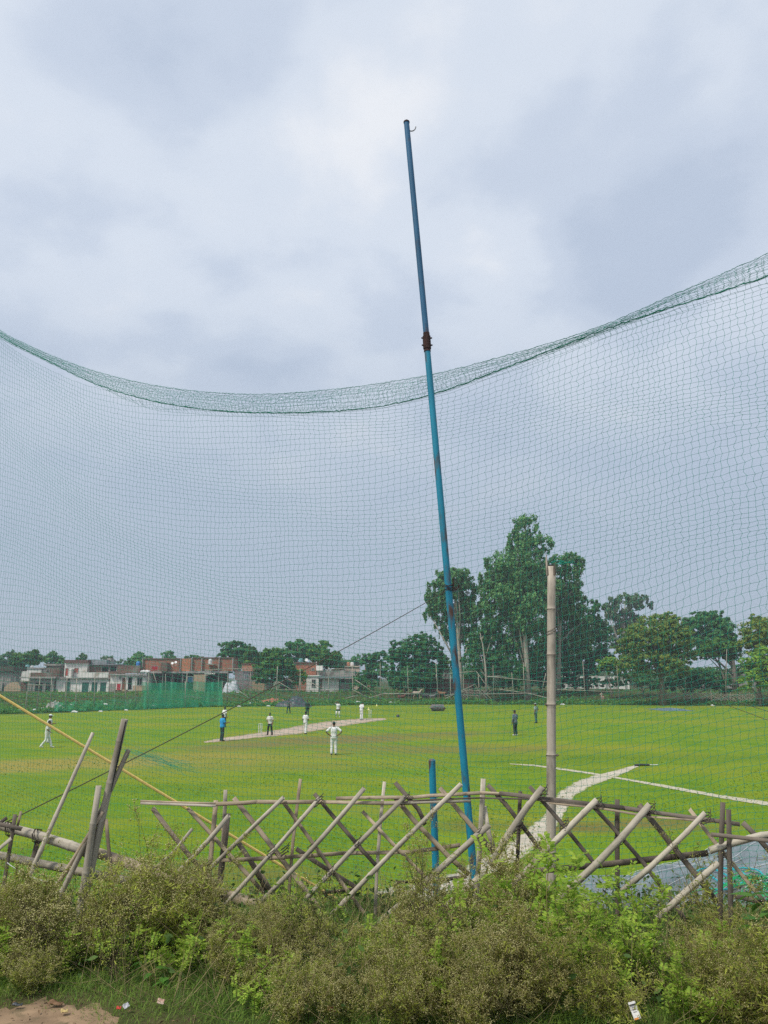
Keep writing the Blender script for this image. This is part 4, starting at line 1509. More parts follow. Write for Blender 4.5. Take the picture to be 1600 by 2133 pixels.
def person(label, px, feet_py, head_py, heading, arms='down', legs='stand', shirt=C_WHITE, trousers=C_WHITE, shoes=SHOE_K,
           cap=None, sleeves=.5, pads=None, shorts=None, bowed=0.0, loc=None, far=False, sit=False):
    if loc is None:
        p = onz(px, feet_py)
    else:
        p = loc
    if sit:
        H = 1.7
    else:
        H = at(px, head_py, p.y).z - p.z
        H = min(1.92, max(1.55, H))
    t = empty('person', (p.x, p.y, p.z), label, 'person', rz=R(heading))
    k = H / 1.73
    V = lambda x, y, z: Vector((x, y, z)) * k
    # skeleton, facing +Y
    J = {'pel': V(0, 0, .93), 'wst': V(0, .0, 1.06), 'chs': V(0, .01, 1.28), 'nck': V(0, -.01, 1.47), 'hd': V(0, .02 + bowed * .1, 1.615 - bowed * .03)}
    if bowed:
        for n_ in ('chs', 'nck', 'hd'):
            J[n_] = J[n_] + V(0, bowed * .1, -bowed * .02)
    S = {}
    for s, nm in ((-1, 'l'), (1, 'r')):
        sh = V(s * .185, -.01 + bowed * .1, 1.405)
        mode = arms if isinstance(arms, str) else arms[0 if s < 0 else 1]
        if mode == 'down': el, wr, hd = V(s * .245, -.03, 1.13), V(s * .25, .05, .89), V(s * .245, .09, .80)
        elif mode == 'hips': el, wr, hd = V(s * .43, -.10, 1.19), V(s * .22, -.05, 1.02), V(s * .15, -.09, 1.00)
        elif mode == 'front': el, wr, hd = V(s * .27, .02, 1.14), V(s * .10, .24, 1.03), V(s * .03, .29, 1.02)
        elif mode == 'out': el, wr, hd = V(s * .27, .06, 1.14), V(s * .24, .30, 1.17), V(s * .23, .39, 1.20)
        elif mode == 'head': el, wr, hd = V(s * .36, .12, 1.50), V(s * .20, .12, 1.70), V(s * .12, .10, 1.72)
        elif mode == 'swing': el, wr, hd = V(s * .24, -.14, 1.15), V(s * .23, -.12, .90), V(s * .23, -.09, .82)
        elif mode == 'swingf': el, wr, hd = V(s * .24, .06, 1.14), V(s * .22, .24, 1.0), V(s * .21, .31, .95)
        elif mode == 'lap': el, wr, hd = V(s * .26, .08, 1.14), V(s * .15, .28, 1.0), V(s * .1, .36, .98)
        hip = V(s * .085, 0, .90)
        kn, an = V(s * .10, .02, .50), V(s * .115, -.02, .085)
        if legs == 'wide': kn, an = V(s * .15, .02, .50), V(s * .20, -.02, .085)
        if legs == 'walk':
            kn, an = (V(s * .09, .17, .52), V(s * .09, .30, .10)) if s < 0 else (V(s * .09, -.03, .50), V(s * .09, -.32, .13))
        if legs == 'step':
            kn, an = (V(s * .12, .10, .51), V(s * .15, .14, .085)) if s < 0 else (V(s * .10, -.03, .50), V(s * .13, -.14, .09))
        if sit: kn, an = V(s * .16, .42, .97), V(s * .13, .42, .56)
        S[nm] = (sh, el, wr, hd, hip, kn, an)
    # --- body: one skin
    b = MB()
    b.tube([J['pel'] + V(0, 0, -.10), J['pel'], J['wst'], J['chs'], J['nck'] + V(0, 0, -.05)], [.11 * k, .135 * k, .115 * k, .145 * k, .07 * k], 12, sx=1.18)
    b.tube([J['nck'] + V(0, 0, -.06), J['hd'] + V(0, -.02, -.05)], [.058 * k, .052 * k], 8)
    b.ball(J['hd'], (.077 * k, .096 * k, .112 * k), 12, 9)
    b.ball(J['hd'] + V(0, .045, -.06), (.05 * k, .05 * k, .055 * k), 8, 6)
    b.tube([J['hd'] + V(0, .085, .015), J['hd'] + V(0, .112, -.022), J['hd'] + V(0, .09, -.03)], [.010 * k, .017 * k, .012 * k], 6)
    for s in (-1, 1):
        b.ball(J['hd'] + V(s * .078, -.005, -.01), (.013 * k, .024 * k, .033 * k), 6, 5)
        b.ball(J['hd'] + V(s * .033, .082, .012), (.02 * k, .012 * k, .009 * k), 6, 4)
    for s, nm in ((-1, 'l'), (1, 'r')):
        sh, el, wr, hd, hip, kn, an = S[nm]
        b.tube([J['chs'] + V(s * .08, 0, .08), sh], [.07 * k, .062 * k], 8)
        b.tube([sh, sh.lerp(el, .5), el, el.lerp(wr, .35), wr], [.056 * k, .048 * k, .040 * k, .042 * k, .028 * k], 8)
        d = (hd - wr).normalized()
        side = d.cross(Vector((0, 0, 1)) if abs(d.z) < .8 else Vector((0, 1, 0))).normalized()
        b.tube([wr, wr + d * .05 * k, hd], [.026 * k, .036 * k, .036 * k], 8, sx=1.0)
        for q in range(4):
            f0 = hd + side * (q - 1.5) * .019 * k
            ln = (.062, .072, .068, .052)[q] * k
            f1 = f0 + d * ln * .6
            f2 = f1 + (d * .7 + Vector((0, 0, -.4))).normalized() * ln * .5
            b.tube([f0, f1, f2], [.0105 * k, .0095 * k, .007 * k], 5)
        th = wr + d * .04 * k + side * .03 * k
        b.tube([th, th + (d + side).normalized() * .045 * k, th + (d + side * .4).normalized() * .075 * k], [.012 * k, .011 * k, .008 * k], 5)
        b.tube([hip, hip.lerp(kn, .5), kn, kn.lerp(an, .35), an], [.085 * k, .075 * k, .056 * k, .055 * k, .036 * k], 9)
    bo = b.build('body', SKIN, t, sm=True)
    remesh(bo, .0125)
    # --- hair or cap
    h = MB()
    h.ball(J['hd'] + V(0, -.012, .022), (.085 * k, .098 * k, .105 * k), 12, 9)
    cut = J['hd'].z - .02 * k
    h.V = [(x, y, max(z, cut + (.055 * k if y > J['hd'].y + .05 * k else (-.04 * k if y < J['hd'].y - .03 * k else 0)))) for x, y, z in h.V]
    h.build('hair', HAIR, t, sm=True)
    if cap is not None:
        c = MB()
        c.ball(J['hd'] + V(0, -.008, .045), (.092 * k, .108 * k, .088 * k), 12, 8)
        c.V = [(x, y, max(z, J['hd'].z + .035 * k)) for x, y, z in c.V]
        co = c.build('cap', cap, t, sm=True)
        MB().box((-.07 * k, J['hd'].y + .06 * k, J['hd'].z + .037 * k), (.07 * k, J['hd'].y + .19 * k, J['hd'].z + .05 * k)).build('brim', cap, co)
    # --- shirt
    s_ = MB()
    s_.tube([J['pel'] + V(0, 0, -.07), J['pel'] + V(0, 0, .05), J['wst'], J['chs'], J['chs'] + V(0, 0, .11), J['nck'] + V(0, 0, -.015)],
            [.155 * k, .155 * k, .14 * k, .168 * k, .135 * k, .068 * k], 14, sx=1.2)
    for s, nm in ((-1, 'l'), (1, 'r')):
        sh, el, wr = S[nm][:3]
        s_.tube([J['chs'] + V(s * .06, 0, .09), sh], [.085 * k, .074 * k], 9)
        if sleeves <= .6:
            s_.tube([sh, sh.lerp(el, .45), sh.lerp(el, .85)], [.074 * k, .068 * k, .066 * k], 9)
        else:
            s_.tube([sh, el, el.lerp(wr, .85)], [.072 * k, .058 * k, .043 * k], 9)
    so = s_.build('shirt', shirt, t, sm=True)
    remesh(so, .017, 1)
    # --- trousers
    tr = MB()
    tr.tube([J['pel'] + V(0, 0, -.12), J['pel'] + V(0, 0, -.02), J['pel'] + V(0, 0, .06)], [.13 * k, .152 * k, .138 * k], 12, sx=1.15)
    for s, nm in ((-1, 'l'), (1, 'r')):
        hip, kn, an = S[nm][4:]
        end = an if shorts is None else hip.lerp(kn, .75)
        tr.tube([hip + V(0, 0, .02), hip.lerp(kn, .5), (kn if shorts is None else hip.lerp(kn, .6)), (kn.lerp(an, .4) if shorts is None else hip.lerp(kn, .65)), end + V(0, 0, -.02)],
                [.103 * k, .094 * k, .078 * k, .074 * k, .068 * k], 10)
    to = tr.build('trousers' if shorts is None else 'shorts', trousers, t, sm=True)
    remesh(to, .017, 1)
    if pads is not None:
        for s, nm in ((-1, 'l'), (1, 'r')):
            hip, kn, an = S[nm][4:]
            pm = MB()
            pm.tube([kn + V(0, .03, .16), kn + V(0, .03, 0), an + V(0, .02, .0)], [.085 * k, .098 * k, .078 * k], 10)
            po = pm.build('leg_pad', pads, t, sm=True)
    # --- shoes
    for s, nm in ((-1, 'l'), (1, 'r')):
        an = S[nm][6]
        f = MB()
        f.tube([an + V(0, -.07, -.045), an + V(0, .0, -.035), an + V(0, .10, -.05), an + V(0, .19, -.062)], [.032 * k, .048 * k, .043 * k, .024 * k], 8)
        f.tube([an + V(0, -.02, -.04), an + V(0, -.01, .02)], [.045 * k, .042 * k], 8)
        f.V = [(x, y, max(z, .004)) for x, y, z in f.V] if legs != 'walk' and not sit else f.V
        f.build('shoe', shoes, t, sm=True)
    if sit:
        t.location.z -= .50
    return t


person('person in whites with bare dark head walking across the grass beside a capped player', 96, 1558, 1503, -80, ('swing', 'swingf'), 'walk', C_CREAM, C_WHITE, SHOE_W, bowed=.3)
person('person in whites and a white cap half hidden behind the walking player', 100, 1547, 1488, -70, ('down', 'out'), 'stand', C_WHITE, C_WHITE, SHOE_W, cap=C_WHITE)
person('person in a bright blue shirt and dark trousers by the end of the pitch', 462, 1543.5, 1487, -50, ('down', 'out'), 'stand', C_BLUE, C_NAVY, SHOE_K)
person('person in a white shirt and dark trousers behind the one in blue', 467, 1515, 1472, -40, 'down', 'stand', C_WHITE, C_BLACK, SHOE_K)
person('person in a white shirt and black trousers standing legs apart beside the near stumps', 562, 1531.5, 1486, 160, ('down', 'front'), 'wide', C_CREAM, C_BLACK, SHOE_K, bowed=.3)
person('person in dark clothes with a white collar in front of the black tarpaulin', 601, 1486.5, 1461, 10, 'hips', 'wide', cloth('charcoal_shirt', (.10, .105, .11)), C_BLACK, SHOE_K)
person('person in dark green standing beyond the white clad bowler', 640, 1492, 1458, 20, 'down', 'stand', C_DGREEN, C_DGREEN, SHOE_K)
person('person in whites walking along the pitch with dark gloves', 636, 1529, 1482, -35, ('down', 'front'), 'step', C_WHITE, C_WHITE, SHOE_K)
person('person in white shirt, black shorts and white leg pads raising a hand to the head', 704, 1494, 1461, 170, ('down', 'head'), 'wide', C_WHITE, C_BLACK, SHOE_W, shorts=True, pads=C_WHITE)
person('person in whites with bowed head near the far stumps', 753, 1500, 1461, -45, ('down', 'front'), 'stand', C_WHITE, C_WHITE, SHOE_K, bowed=.6)
person('person in whites seen from behind with hands on hips on the open grass', 695, 1572.5, 1503, 4, 'hips', 'stand', C_WHITE, C_WHITE, SHOE_K)
person('person in a slate grey top and dark trousers with white shoes', 1074, 1532, 1479, 40, ('down', 'front'), 'stand', C_GREY, C_NAVY, SHOE_W, sleeves=.9)
person('person in a pale cap with a hand on the hip near the tall bamboo post', 1117, 1506, 1464.5, 60, ('down', 'hips'), 'stand', C_SAGE, C_TEAL, SHOE_K, cap=C_SAGE)
pp = far_pt(1252, 1436, 9)
person('person in faded pink sitting on the rough grass under the trees', 1252, 1436, 1424, 200, 'lap', 'stand', C_PINK, C_PINK, SHOE_K, loc=Vector((pp.x, pp.y, gz(pp.x, pp.y) + .02)), sit=True)

# ================================================================== TALL POST, POLES AND THE BALL NET
BLUE_PAINT = mat('chipped_blue_paint', (.012, .235, .35), (.010, .165, .255), scale=5, rough=.5, spec=.35, stretch=(1, 1, .3), c3=(.09, .05, .035), scale3=9)
BLUE_TOP = mat('dusty_blue_paint', (.030, .125, .235), (.024, .09, .165), scale=4, rough=.6, stretch=(1, 1, .3), c3=(.075, .045, .04), scale3=7)
RUST = mat('rusty_iron', (.055, .026, .022), (.028, .016, .014), scale=14, rough=.9, bump=.5)
IRON_W = mat('galvanised_hook', (.28, .28, .29), rough=.5)

PD = 10.0
top = at(847, 256, PD + .0); joint0 = at(888.5, 700, PD); joint1 = at(890, 727, PD)
dirp = (joint0 - top).normalized()
low = at(971, 1640, PD)
foot = low + (low - joint1).normalized() * ((low.z - gz(low.x, PD) + .4) / abs((low - joint1).normalized().z))
po = empty('blue_pole', (foot.x, foot.y, gz(foot.x, foot.y)), 'tall leaning blue steel pole with a rusty joint and a hook at its top', 'pole')
o = po.location.copy()


def rel(*ps):
    return [p - o for p in ps]


def chain(a, c, n):
    return [a.lerp(c, i / n) for i in range(n + 1)]


MB().tube(rel(*chain(foot, joint1, 14)), [.047 - .004 * i / 14 for i in range(15)], 20).build('lower_tube', BLUE_PAINT, po, sm=False)
MB().tube(rel(*chain(joint0, top, 12)), [.041] * 12 + [.040], 20).build('upper_tube', BLUE_TOP, po)
d_ = (joint1 - joint0)
mb = MB()
mb.tube(rel(joint0 - d_ * .25, joint0, joint0 + d_ * .02, joint1 - d_ * .02, joint1, joint1 + d_ * .2), [.045, .046, .056, .056, .046, .049], 16)
mb.build('joint_sleeve', RUST, po)
for s in (.2, .75):
    q_ = joint0.lerp(joint1, s)
    mb = MB().tube(rel(q_ + Vector((-.075, -.02, 0)), q_ + Vector((.075, -.02, 0))), .012, 8)
    mb.build('bolt', RUST, po)
MB().tube(rel(top, top + Vector((0, 0, .02)), top + Vector((0, 0, .045))), [.046, .046, .02], 16).build('end_cap', RUST, po)
hk = []
for i in range(10):
    t = math.pi * (1.0 + i / 9 * 1.0)
    c_ = at(857, 264, PD)
    hk.append(c_ + Vector((.065 * math.cos(t), 0, .075 * math.sin(t))))
MB().tube(rel(*([top.lerp(joint0, .012)] + hk)), .009, 8).build('hook', IRON_W, po)
wr_ = at(936, 1224, PD)
ax = (joint1 - low).normalized()
mb = MB()
for kk in range(3):
    pts = []
    for i in range(17):
        t = 2 * math.pi * i / 16
        pts.append(wr_ + ax * (.03 * kk - .03 + .012 * math.sin(t * 2 + kk)) + Vector((.055 * math.cos(t), .055 * math.sin(t), 0)))
    mb.tube(rel(*pts), .006, 6)
mb.tube(rel(wr_ + Vector((.05, -.02, .12)), wr_ + Vector((.055, -.03, 0)), wr_ + Vector((.08, -.03, -.03)), wr_ + Vector((.12, -.03, 0)), wr_ + Vector((.12, -.03, .05))), .008, 6)
mb.build('wire_tie', RUST, po)

# short blue stub post
D2 = 10.4
a_, b_ = at(900, 1586, D2), at(906, 1760, D2)
ft = b_ + (b_ - a_).normalized() * ((b_.z - gz(b_.x, D2) + .3) / abs((b_ - a_).normalized().z))
sp_ = empty('blue_post', (ft.x, ft.y, gz(ft.x, ft.y)), 'short capped blue post standing next to the tall blue pole', 'post')
o = sp_.location.copy()
MB().tube(rel(*chain(ft, a_, 8)), .044, 18).build('tube', BLUE_PAINT, sp_)
MB().tube(rel(a_ - Vector((0, 0, .03)), a_ + Vector((0, 0, .012)), a_ + Vector((0, 0, .03))), [.0455, .0455, .03], 18).build('cap', BLUE_PAINT, sp_)

# ------------------------------------------------------------------ net
NET = mat('green_netting', (.006, .28, .185), (.006, .22, .155), rough=.7, scale=3)
ROPE_G = mat('dark_green_rope', (.006, .20, .12), (.005, .12, .08), rough=.8, scale=20)
A0 = Vector((-10.9, 18.0, 0)); DN = Vector((.872, -.490, 0))
NN = Vector((-.490, -.872, 0))      # towards the camera


def hit_net(px, py):
    d = ray(px, py)
    c = Vector((0, 0, EYE))
    t = (A0 - c).dot(NN) / d.dot(NN)
    p = c + d * t
    return (p - A0).dot(DN), p.z


def curve_of(px_pts):
    sz = [hit_net(*p) for p in px_pts]
    s = np.array([v[0] for v in sz]); z = np.array([v[1] for v in sz])
    return s, z


lowS, lowZ = curve_of([(-120, 588), (0, 702), (100, 752), (200, 802), (300, 833), (400, 851), (500, 860), (560, 862), (700, 858), (800, 848), (890, 827), (970, 801), (1060, 765), (1190, 716), (1250, 690), (1320, 667), (1400, 641), (1500, 610), (1600, 578), (1800, 505), (2000, 420)])
upS, upZ = curve_of([(-120, 570), (0, 692), (100, 739), (200, 776), (300, 801), (400, 816), (500, 823), (560, 824), (700, 813), (800, 799), (890, 785), (970, 766), (1060, 741), (1190, 705), (1250, 683), (1320, 655), (1400, 615), (1500, 576), (1600, 529), (1800, 440), (2000, 340)])
foS, foZ = curve_of([(-120, 590), (0, 705), (300, 850), (400, 862), (560, 866), (800, 851), (1060, 773), (1150, 742), (1250, 703), (1320, 680), (1400, 652), (1500, 618), (1600, 585), (1800, 520), (2000, 438)])

def densify(S, Z):
    s = np.linspace(S[0], S[-1], 700)
    z = np.interp(s, S, Z)
    k = np.hanning(61); k /= k.sum()
    zp = np.concatenate([2 * z[0] - z[60:0:-1], z, 2 * z[-1] - z[-2:-62:-1]])
    return s, np.convolve(zp, k, 'same')[60:-60]


lowS, lowZ = densify(lowS, lowZ)
upS, upZ = densify(upS, upZ)
foS, foZ = densify(foS, foZ)
fz = lambda S, Z, s: np.interp(s, S, Z)
CELL = .088
s_max = float(min(lowS[-1], upS[-1])) - .02
s_min = float(max(lowS[0], upS[0])) + .02
sv = np.arange(s_min, s_max, CELL)
NS = len(sv)
NTR = 108
rng = np.random.default_rng(11)


def fld(a, b_, seed, n=7, f0=.3, f1=1.6):
    g = np.random.default_rng(seed)
    o_ = np.zeros_like(a)
    for _ in range(n):
        o_ += np.sin(a * g.uniform(f0, f1) * g.choice([-1, 1]) + b_ * g.uniform(f0, f1) + g.uniform(0, 6.28)) / n
    return o_


tt = np.linspace(0, 1, NTR)
SS, TT = np.meshgrid(sv, tt, indexing='ij')
gx = A0.x + DN.x * SS; gy = A0.y + DN.y * SS
zb = np.array([gz(A0.x + DN.x * s, A0.y + DN.y * s) for s in sv])[:, None] + .03
zt = fz(lowS, lowZ, sv)[:, None]
slope = np.gradient(fz(lowS, lowZ, sv), sv)[:, None]
shear = np.clip(slope, -.35, 1) * .75 * (zt - zb) * np.clip(TT - .1, 0, 1) ** 1.3
zig = np.where(np.arange(NTR) % 2 == 0, 1, -1)[None, :] * (.008 + .010 * np.clip(TT - .5, 0, 1))
wob = .050 * fld(SS, zb + (zt - zb) * TT, 1, 8, .5, 2.6) + .018 * fld(SS, zb + (zt - zb) * TT, 2, 8, 3, 9) + .006 * rng.normal(size=SS.shape)
Soff = SS + zig + wob + shear * .5
zt = fz(lowS, lowZ, Soff)
# rows hang level low down and follow the rope above
tw = TT + .012 * np.sin(TT * 9 + SS * .5) + .008 * np.sin(TT * 31 + SS * .9)
tw = np.clip(tw - tw[:, :1] * (1 - TT) + (1 - tw[:, -1:]) * TT * 0, 0, 1)
ZZ = zb + (zt - zb) * np.minimum(tw, 1.0)
Zoff = ZZ + .045 * fld(SS, ZZ, 3, 8, .5, 2.5) * np.clip(1 - TT ** 8, 0, 1) + .012 * fld(SS, ZZ, 4, 8, 3, 9) + .005 * rng.normal(size=SS.shape)
dep = .16 * fld(SS, ZZ, 5, 6, .3, 1.2) * np.sin(np.pi * np.clip(TT, 0, 1))
G = np.stack([A0.x + DN.x * Soff + NN.x * dep, A0.y + DN.y * Soff + NN.y * dep, Zoff], -1)

def knots(C, r):
    m = len(C)
    T = np.array([[1, 1, 1], [1, -1, -1], [-1, 1, -1], [-1, -1, 1]], float) * .577 * r
    V = C[:, None, :] + T[None]
    Fq = np.array([[0, 1, 2], [0, 3, 1], [0, 2, 3], [1, 3, 2]])
    return V.reshape(-1, 3), ((np.arange(m) * 4)[:, None, None] + Fq[None]).reshape(-1, 3)


net = empty('ball_net', tuple(A0 + DN * 9 + Vector((0, 0, .6))), 'huge sagging green knotted net hung across the whole field edge', 'net')
no = np.array(net.location)
R_ST = .0020
H0, H1 = G[:-1].reshape(-1, 3), G[1:].reshape(-1, 3)
V0, V1 = G[:, :-1].reshape(-1, 3), G[:, 1:].reshape(-1, 3)
mid = (V0 + V1) / 2 + np.array([DN.x, DN.y, 0]) * rng.normal(0, .007, (len(V0), 1))
P0 = np.concatenate([H0, V0, mid]) - no
P1 = np.concatenate([H1, mid, V1]) - no
parts = [prisms(P0, P1, R_ST), knots(G.reshape(-1, 3) - no, .0062)]
V, fs = joinVF(parts)
link('net_mesh', mesh_np('net_mesh', V, fs), NET, net)

# folded band of slack netting between the two ropes
segs0, segs1 = [], []
su = np.arange(s_min, s_max, .082)
for layer in range(3):
    g = np.random.default_rng(40 + layer)
    nv = 7
    vv = np.linspace(0, 1, nv)
    S2, V2 = np.meshgrid(su, vv, indexing='ij')
    lo_ = (fz(lowS, lowZ, su) if layer < 2 else np.minimum(fz(lowS, lowZ, su), fz(foS, foZ, su)) - .02)[:, None]
    hi_ = (fz(upS, upZ, su) - .02 * layer)[:, None]
    Zb = lo_ + (hi_ - lo_) * np.clip(V2 + .05 * fld(S2 * 3, V2 * 4, 60 + layer) + .03 * g.normal(size=S2.shape) * (V2 > 0), -.02, 1.03)
    Sb = S2 + .03 * fld(S2 * 4, V2 * 5, 70 + layer) + .014 * g.normal(size=S2.shape) + np.where(np.arange(nv) % 2 == 0, .013, -.013)[None]
    Db = (.05 + .05 * layer) * np.sin(np.pi * V2) * (1 if layer != 1 else -1) + .02 * fld(S2 * 2, V2 * 6, 80 + layer)
    B_ = np.stack([A0.x + DN.x * Sb + NN.x * Db, A0.y + DN.y * Sb + NN.y * Db, Zb], -1)
    segs0 += [B_[:-1].reshape(-1, 3), B_[:, :-1].reshape(-1, 3)]
    segs1 += [B_[1:].reshape(-1, 3), B_[:, 1:].reshape(-1, 3)]
P0 = np.concatenate(segs0) - no; P1 = np.concatenate(segs1) - no
V, fs = prisms(P0, P1, .0019)
link('folded_band', mesh_np('folded_band', V, [fs]), NET, net)
# little loops along the top edge
p0, p1 = [], []
for s in np.arange(s_min, s_max - .1, .095):
    pts = []
    for i in range(9):
        t = math.pi * i / 8
        ss = s + .045 - .05 * math.cos(t)
        z = float(fz(upS, upZ, ss)) + rng.uniform(.01, .034) * math.sin(t)
        pts.append(np.array([A0.x + DN.x * ss, A0.y + DN.y * ss, z]))
    p0 += pts[:-1]; p1 += pts[1:]
V, fs = prisms(np.array(p0) - no, np.array(p1) - no, .002)
link('edge_loops', mesh_np('edge_loops', V, [fs]), NET, net)
for nm, S_, Z_, r_ in (('lower_rope', lowS, lowZ, .0075), ('upper_rope', upS, upZ, .0035)):
    ss = np.arange(s_min, s_max, .06)
    jit = np.random.default_rng(3).normal(0, .006, len(ss))
    pts = [Vector((A0.x + DN.x * s + NN.x * .03 - no[0], A0.y + DN.y * s + NN.y * .03 - no[1], float(fz(S_, Z_, s)) + j - no[2])) for s, j in zip(ss, jit)]
    MB().tube(pts, [r_ * random.uniform(.8, 1.5) for _ in pts], 6).build(nm, ROPE_G, net)

# a loose twist of netting low on the slack part
p0, p1 = [], []
g = np.random.default_rng(8)
for k in range(26):
    a = hit_net(255 + g.uniform(-15, 60), 1566 + g.normal(0, 5)); c = hit_net(400 + g.uniform(-50, 25), 1602 + g.normal(0, 7))
    L_ = 9
    prev = None
    for i in range(L_ + 1):
        u = i / L_
        s = a[0] + (c[0] - a[0]) * u; z = a[1] + (c[1] - a[1]) * u + .10 * math.sin(u * 3 + k) * (u - u * u) + g.normal(0, .012)
        p = np.array([A0.x + DN.x * s + NN.x * .05, A0.y + DN.y * s + NN.y * .05, z])
        if prev is not None:
            p0.append(prev); p1.append(p)
        prev = p
V, fs = prisms(np.array(p0) - no, np.array(p1) - no, .002)
link('loose_twist', mesh_np('loose_twist', V, [fs]), NET, net)

# ================================================================== BAMBOO
def bam_mat(name, c1, c2, dark, rnd=.16):
    m, t, p = principled(name)
    n_, l_ = t.nodes.new, t.links.new
    p.inputs['Roughness'].default_value = .75
    p.inputs['Specular IOR Level'].default_value = .25
    tcn = n_('ShaderNodeTexCoord'); oi = n_('ShaderNodeObjectInfo')
    va = n_('ShaderNodeVectorMath'); va.operation = 'SCALE'; va.inputs[0].default_value = (13, 7, 29)
    l_(oi.outputs['Random'], va.inputs['Scale'])

    def nz(scale, st, det=5):
        mpn = n_('ShaderNodeMapping'); mpn.inputs['Scale'].default_value = st
        l_(tcn.outputs['Object'], mpn.inputs[0]); l_(va.outputs[0], mpn.inputs['Location'])
        k = n_('ShaderNodeTexNoise'); k.inputs['Scale'].default_value = scale; k.inputs['Detail'].default_value = det
        k.inputs['Roughness'].default_value = .65
        l_(mpn.outputs[0], k.inputs['Vector'])
        return k.outputs[0]

    def mr(v, a, b, c=0., d=1.):
        k = n_('ShaderNodeMapRange')
        for nm, x in (('From Min', a), ('From Max', b), ('To Min', c), ('To Max', d)): k.inputs[nm].default_value = x
        l_(v, k.inputs['Value'])
        return k.outputs[0]

    def mix(f, a, b):
        k = n_('ShaderNodeMix'); k.data_type = 'RGBA'
        l_(f, k.inputs['Factor'])
        for key, v in (('A', a), ('B', b)):
            if isinstance(v, tuple): k.inputs[key].default_value = c4(v)
            else: l_(v, k.inputs[key])
        return k.outputs['Result']
    fib = nz(60, (1, 1, .06))
    col = mix(mr(fib, .35, .65), c2, c1)
    col = mix(mr(nz(7, (1, 1, .35), 6), .47, .68, 0, .85), col, dark)
    col = mix(mr(nz(90, (1, 1, .7), 3), .62, .72, 0, .7), col, dark)
    hs = n_('ShaderNodeHueSaturation')
    l_(mr(oi.outputs['Random'], 0, 1, 1 - rnd, 1 + rnd), hs.inputs['Value'])
    l_(col, hs.inputs['Color'])
    l_(hs.outputs[0], p.inputs['Base Color'])
    b = n_('ShaderNodeBump'); b.inputs['Strength'].default_value = .5; b.inputs['Distance'].default_value = .004
    l_(fib, b.inputs['Height']); l_(b.outputs[0], p.inputs['Normal'])
    return m


BAM = bam_mat('weathered_bamboo', (.48, .435, .35), (.35, .31, .245), (.15, .13, .10))
BAM_D = bam_mat('dark_weathered_bamboo', (.175, .145, .115), (.115, .095, .075), (.05, .042, .036))
BAM_T = bam_mat('tan_split_bamboo', (.43, .35, .25), (.30, .24, .165), (.09, .07, .055))
BAM_P = bam_mat('pale_bamboo_post', (.46, .405, .33), (.35, .305, .245), (.16, .14, .11), .02)
ROPE_Y = mat('yellow_strap', (.60, .46, .15), (.45, .33, .10), scale=40, rough=.7)
WIRE_B = mat('brown_wire', (.09, .07, .05), (.05, .04, .03), rough=.7, scale=30)
TIE = mat('binding_cord', (.06, .05, .04), rough=.9)


def frame_to(a, c):
    d = (c - a)
    q = Vector((0, 0, 1)).rotation_difference(d.normalized())
    return d.length, q


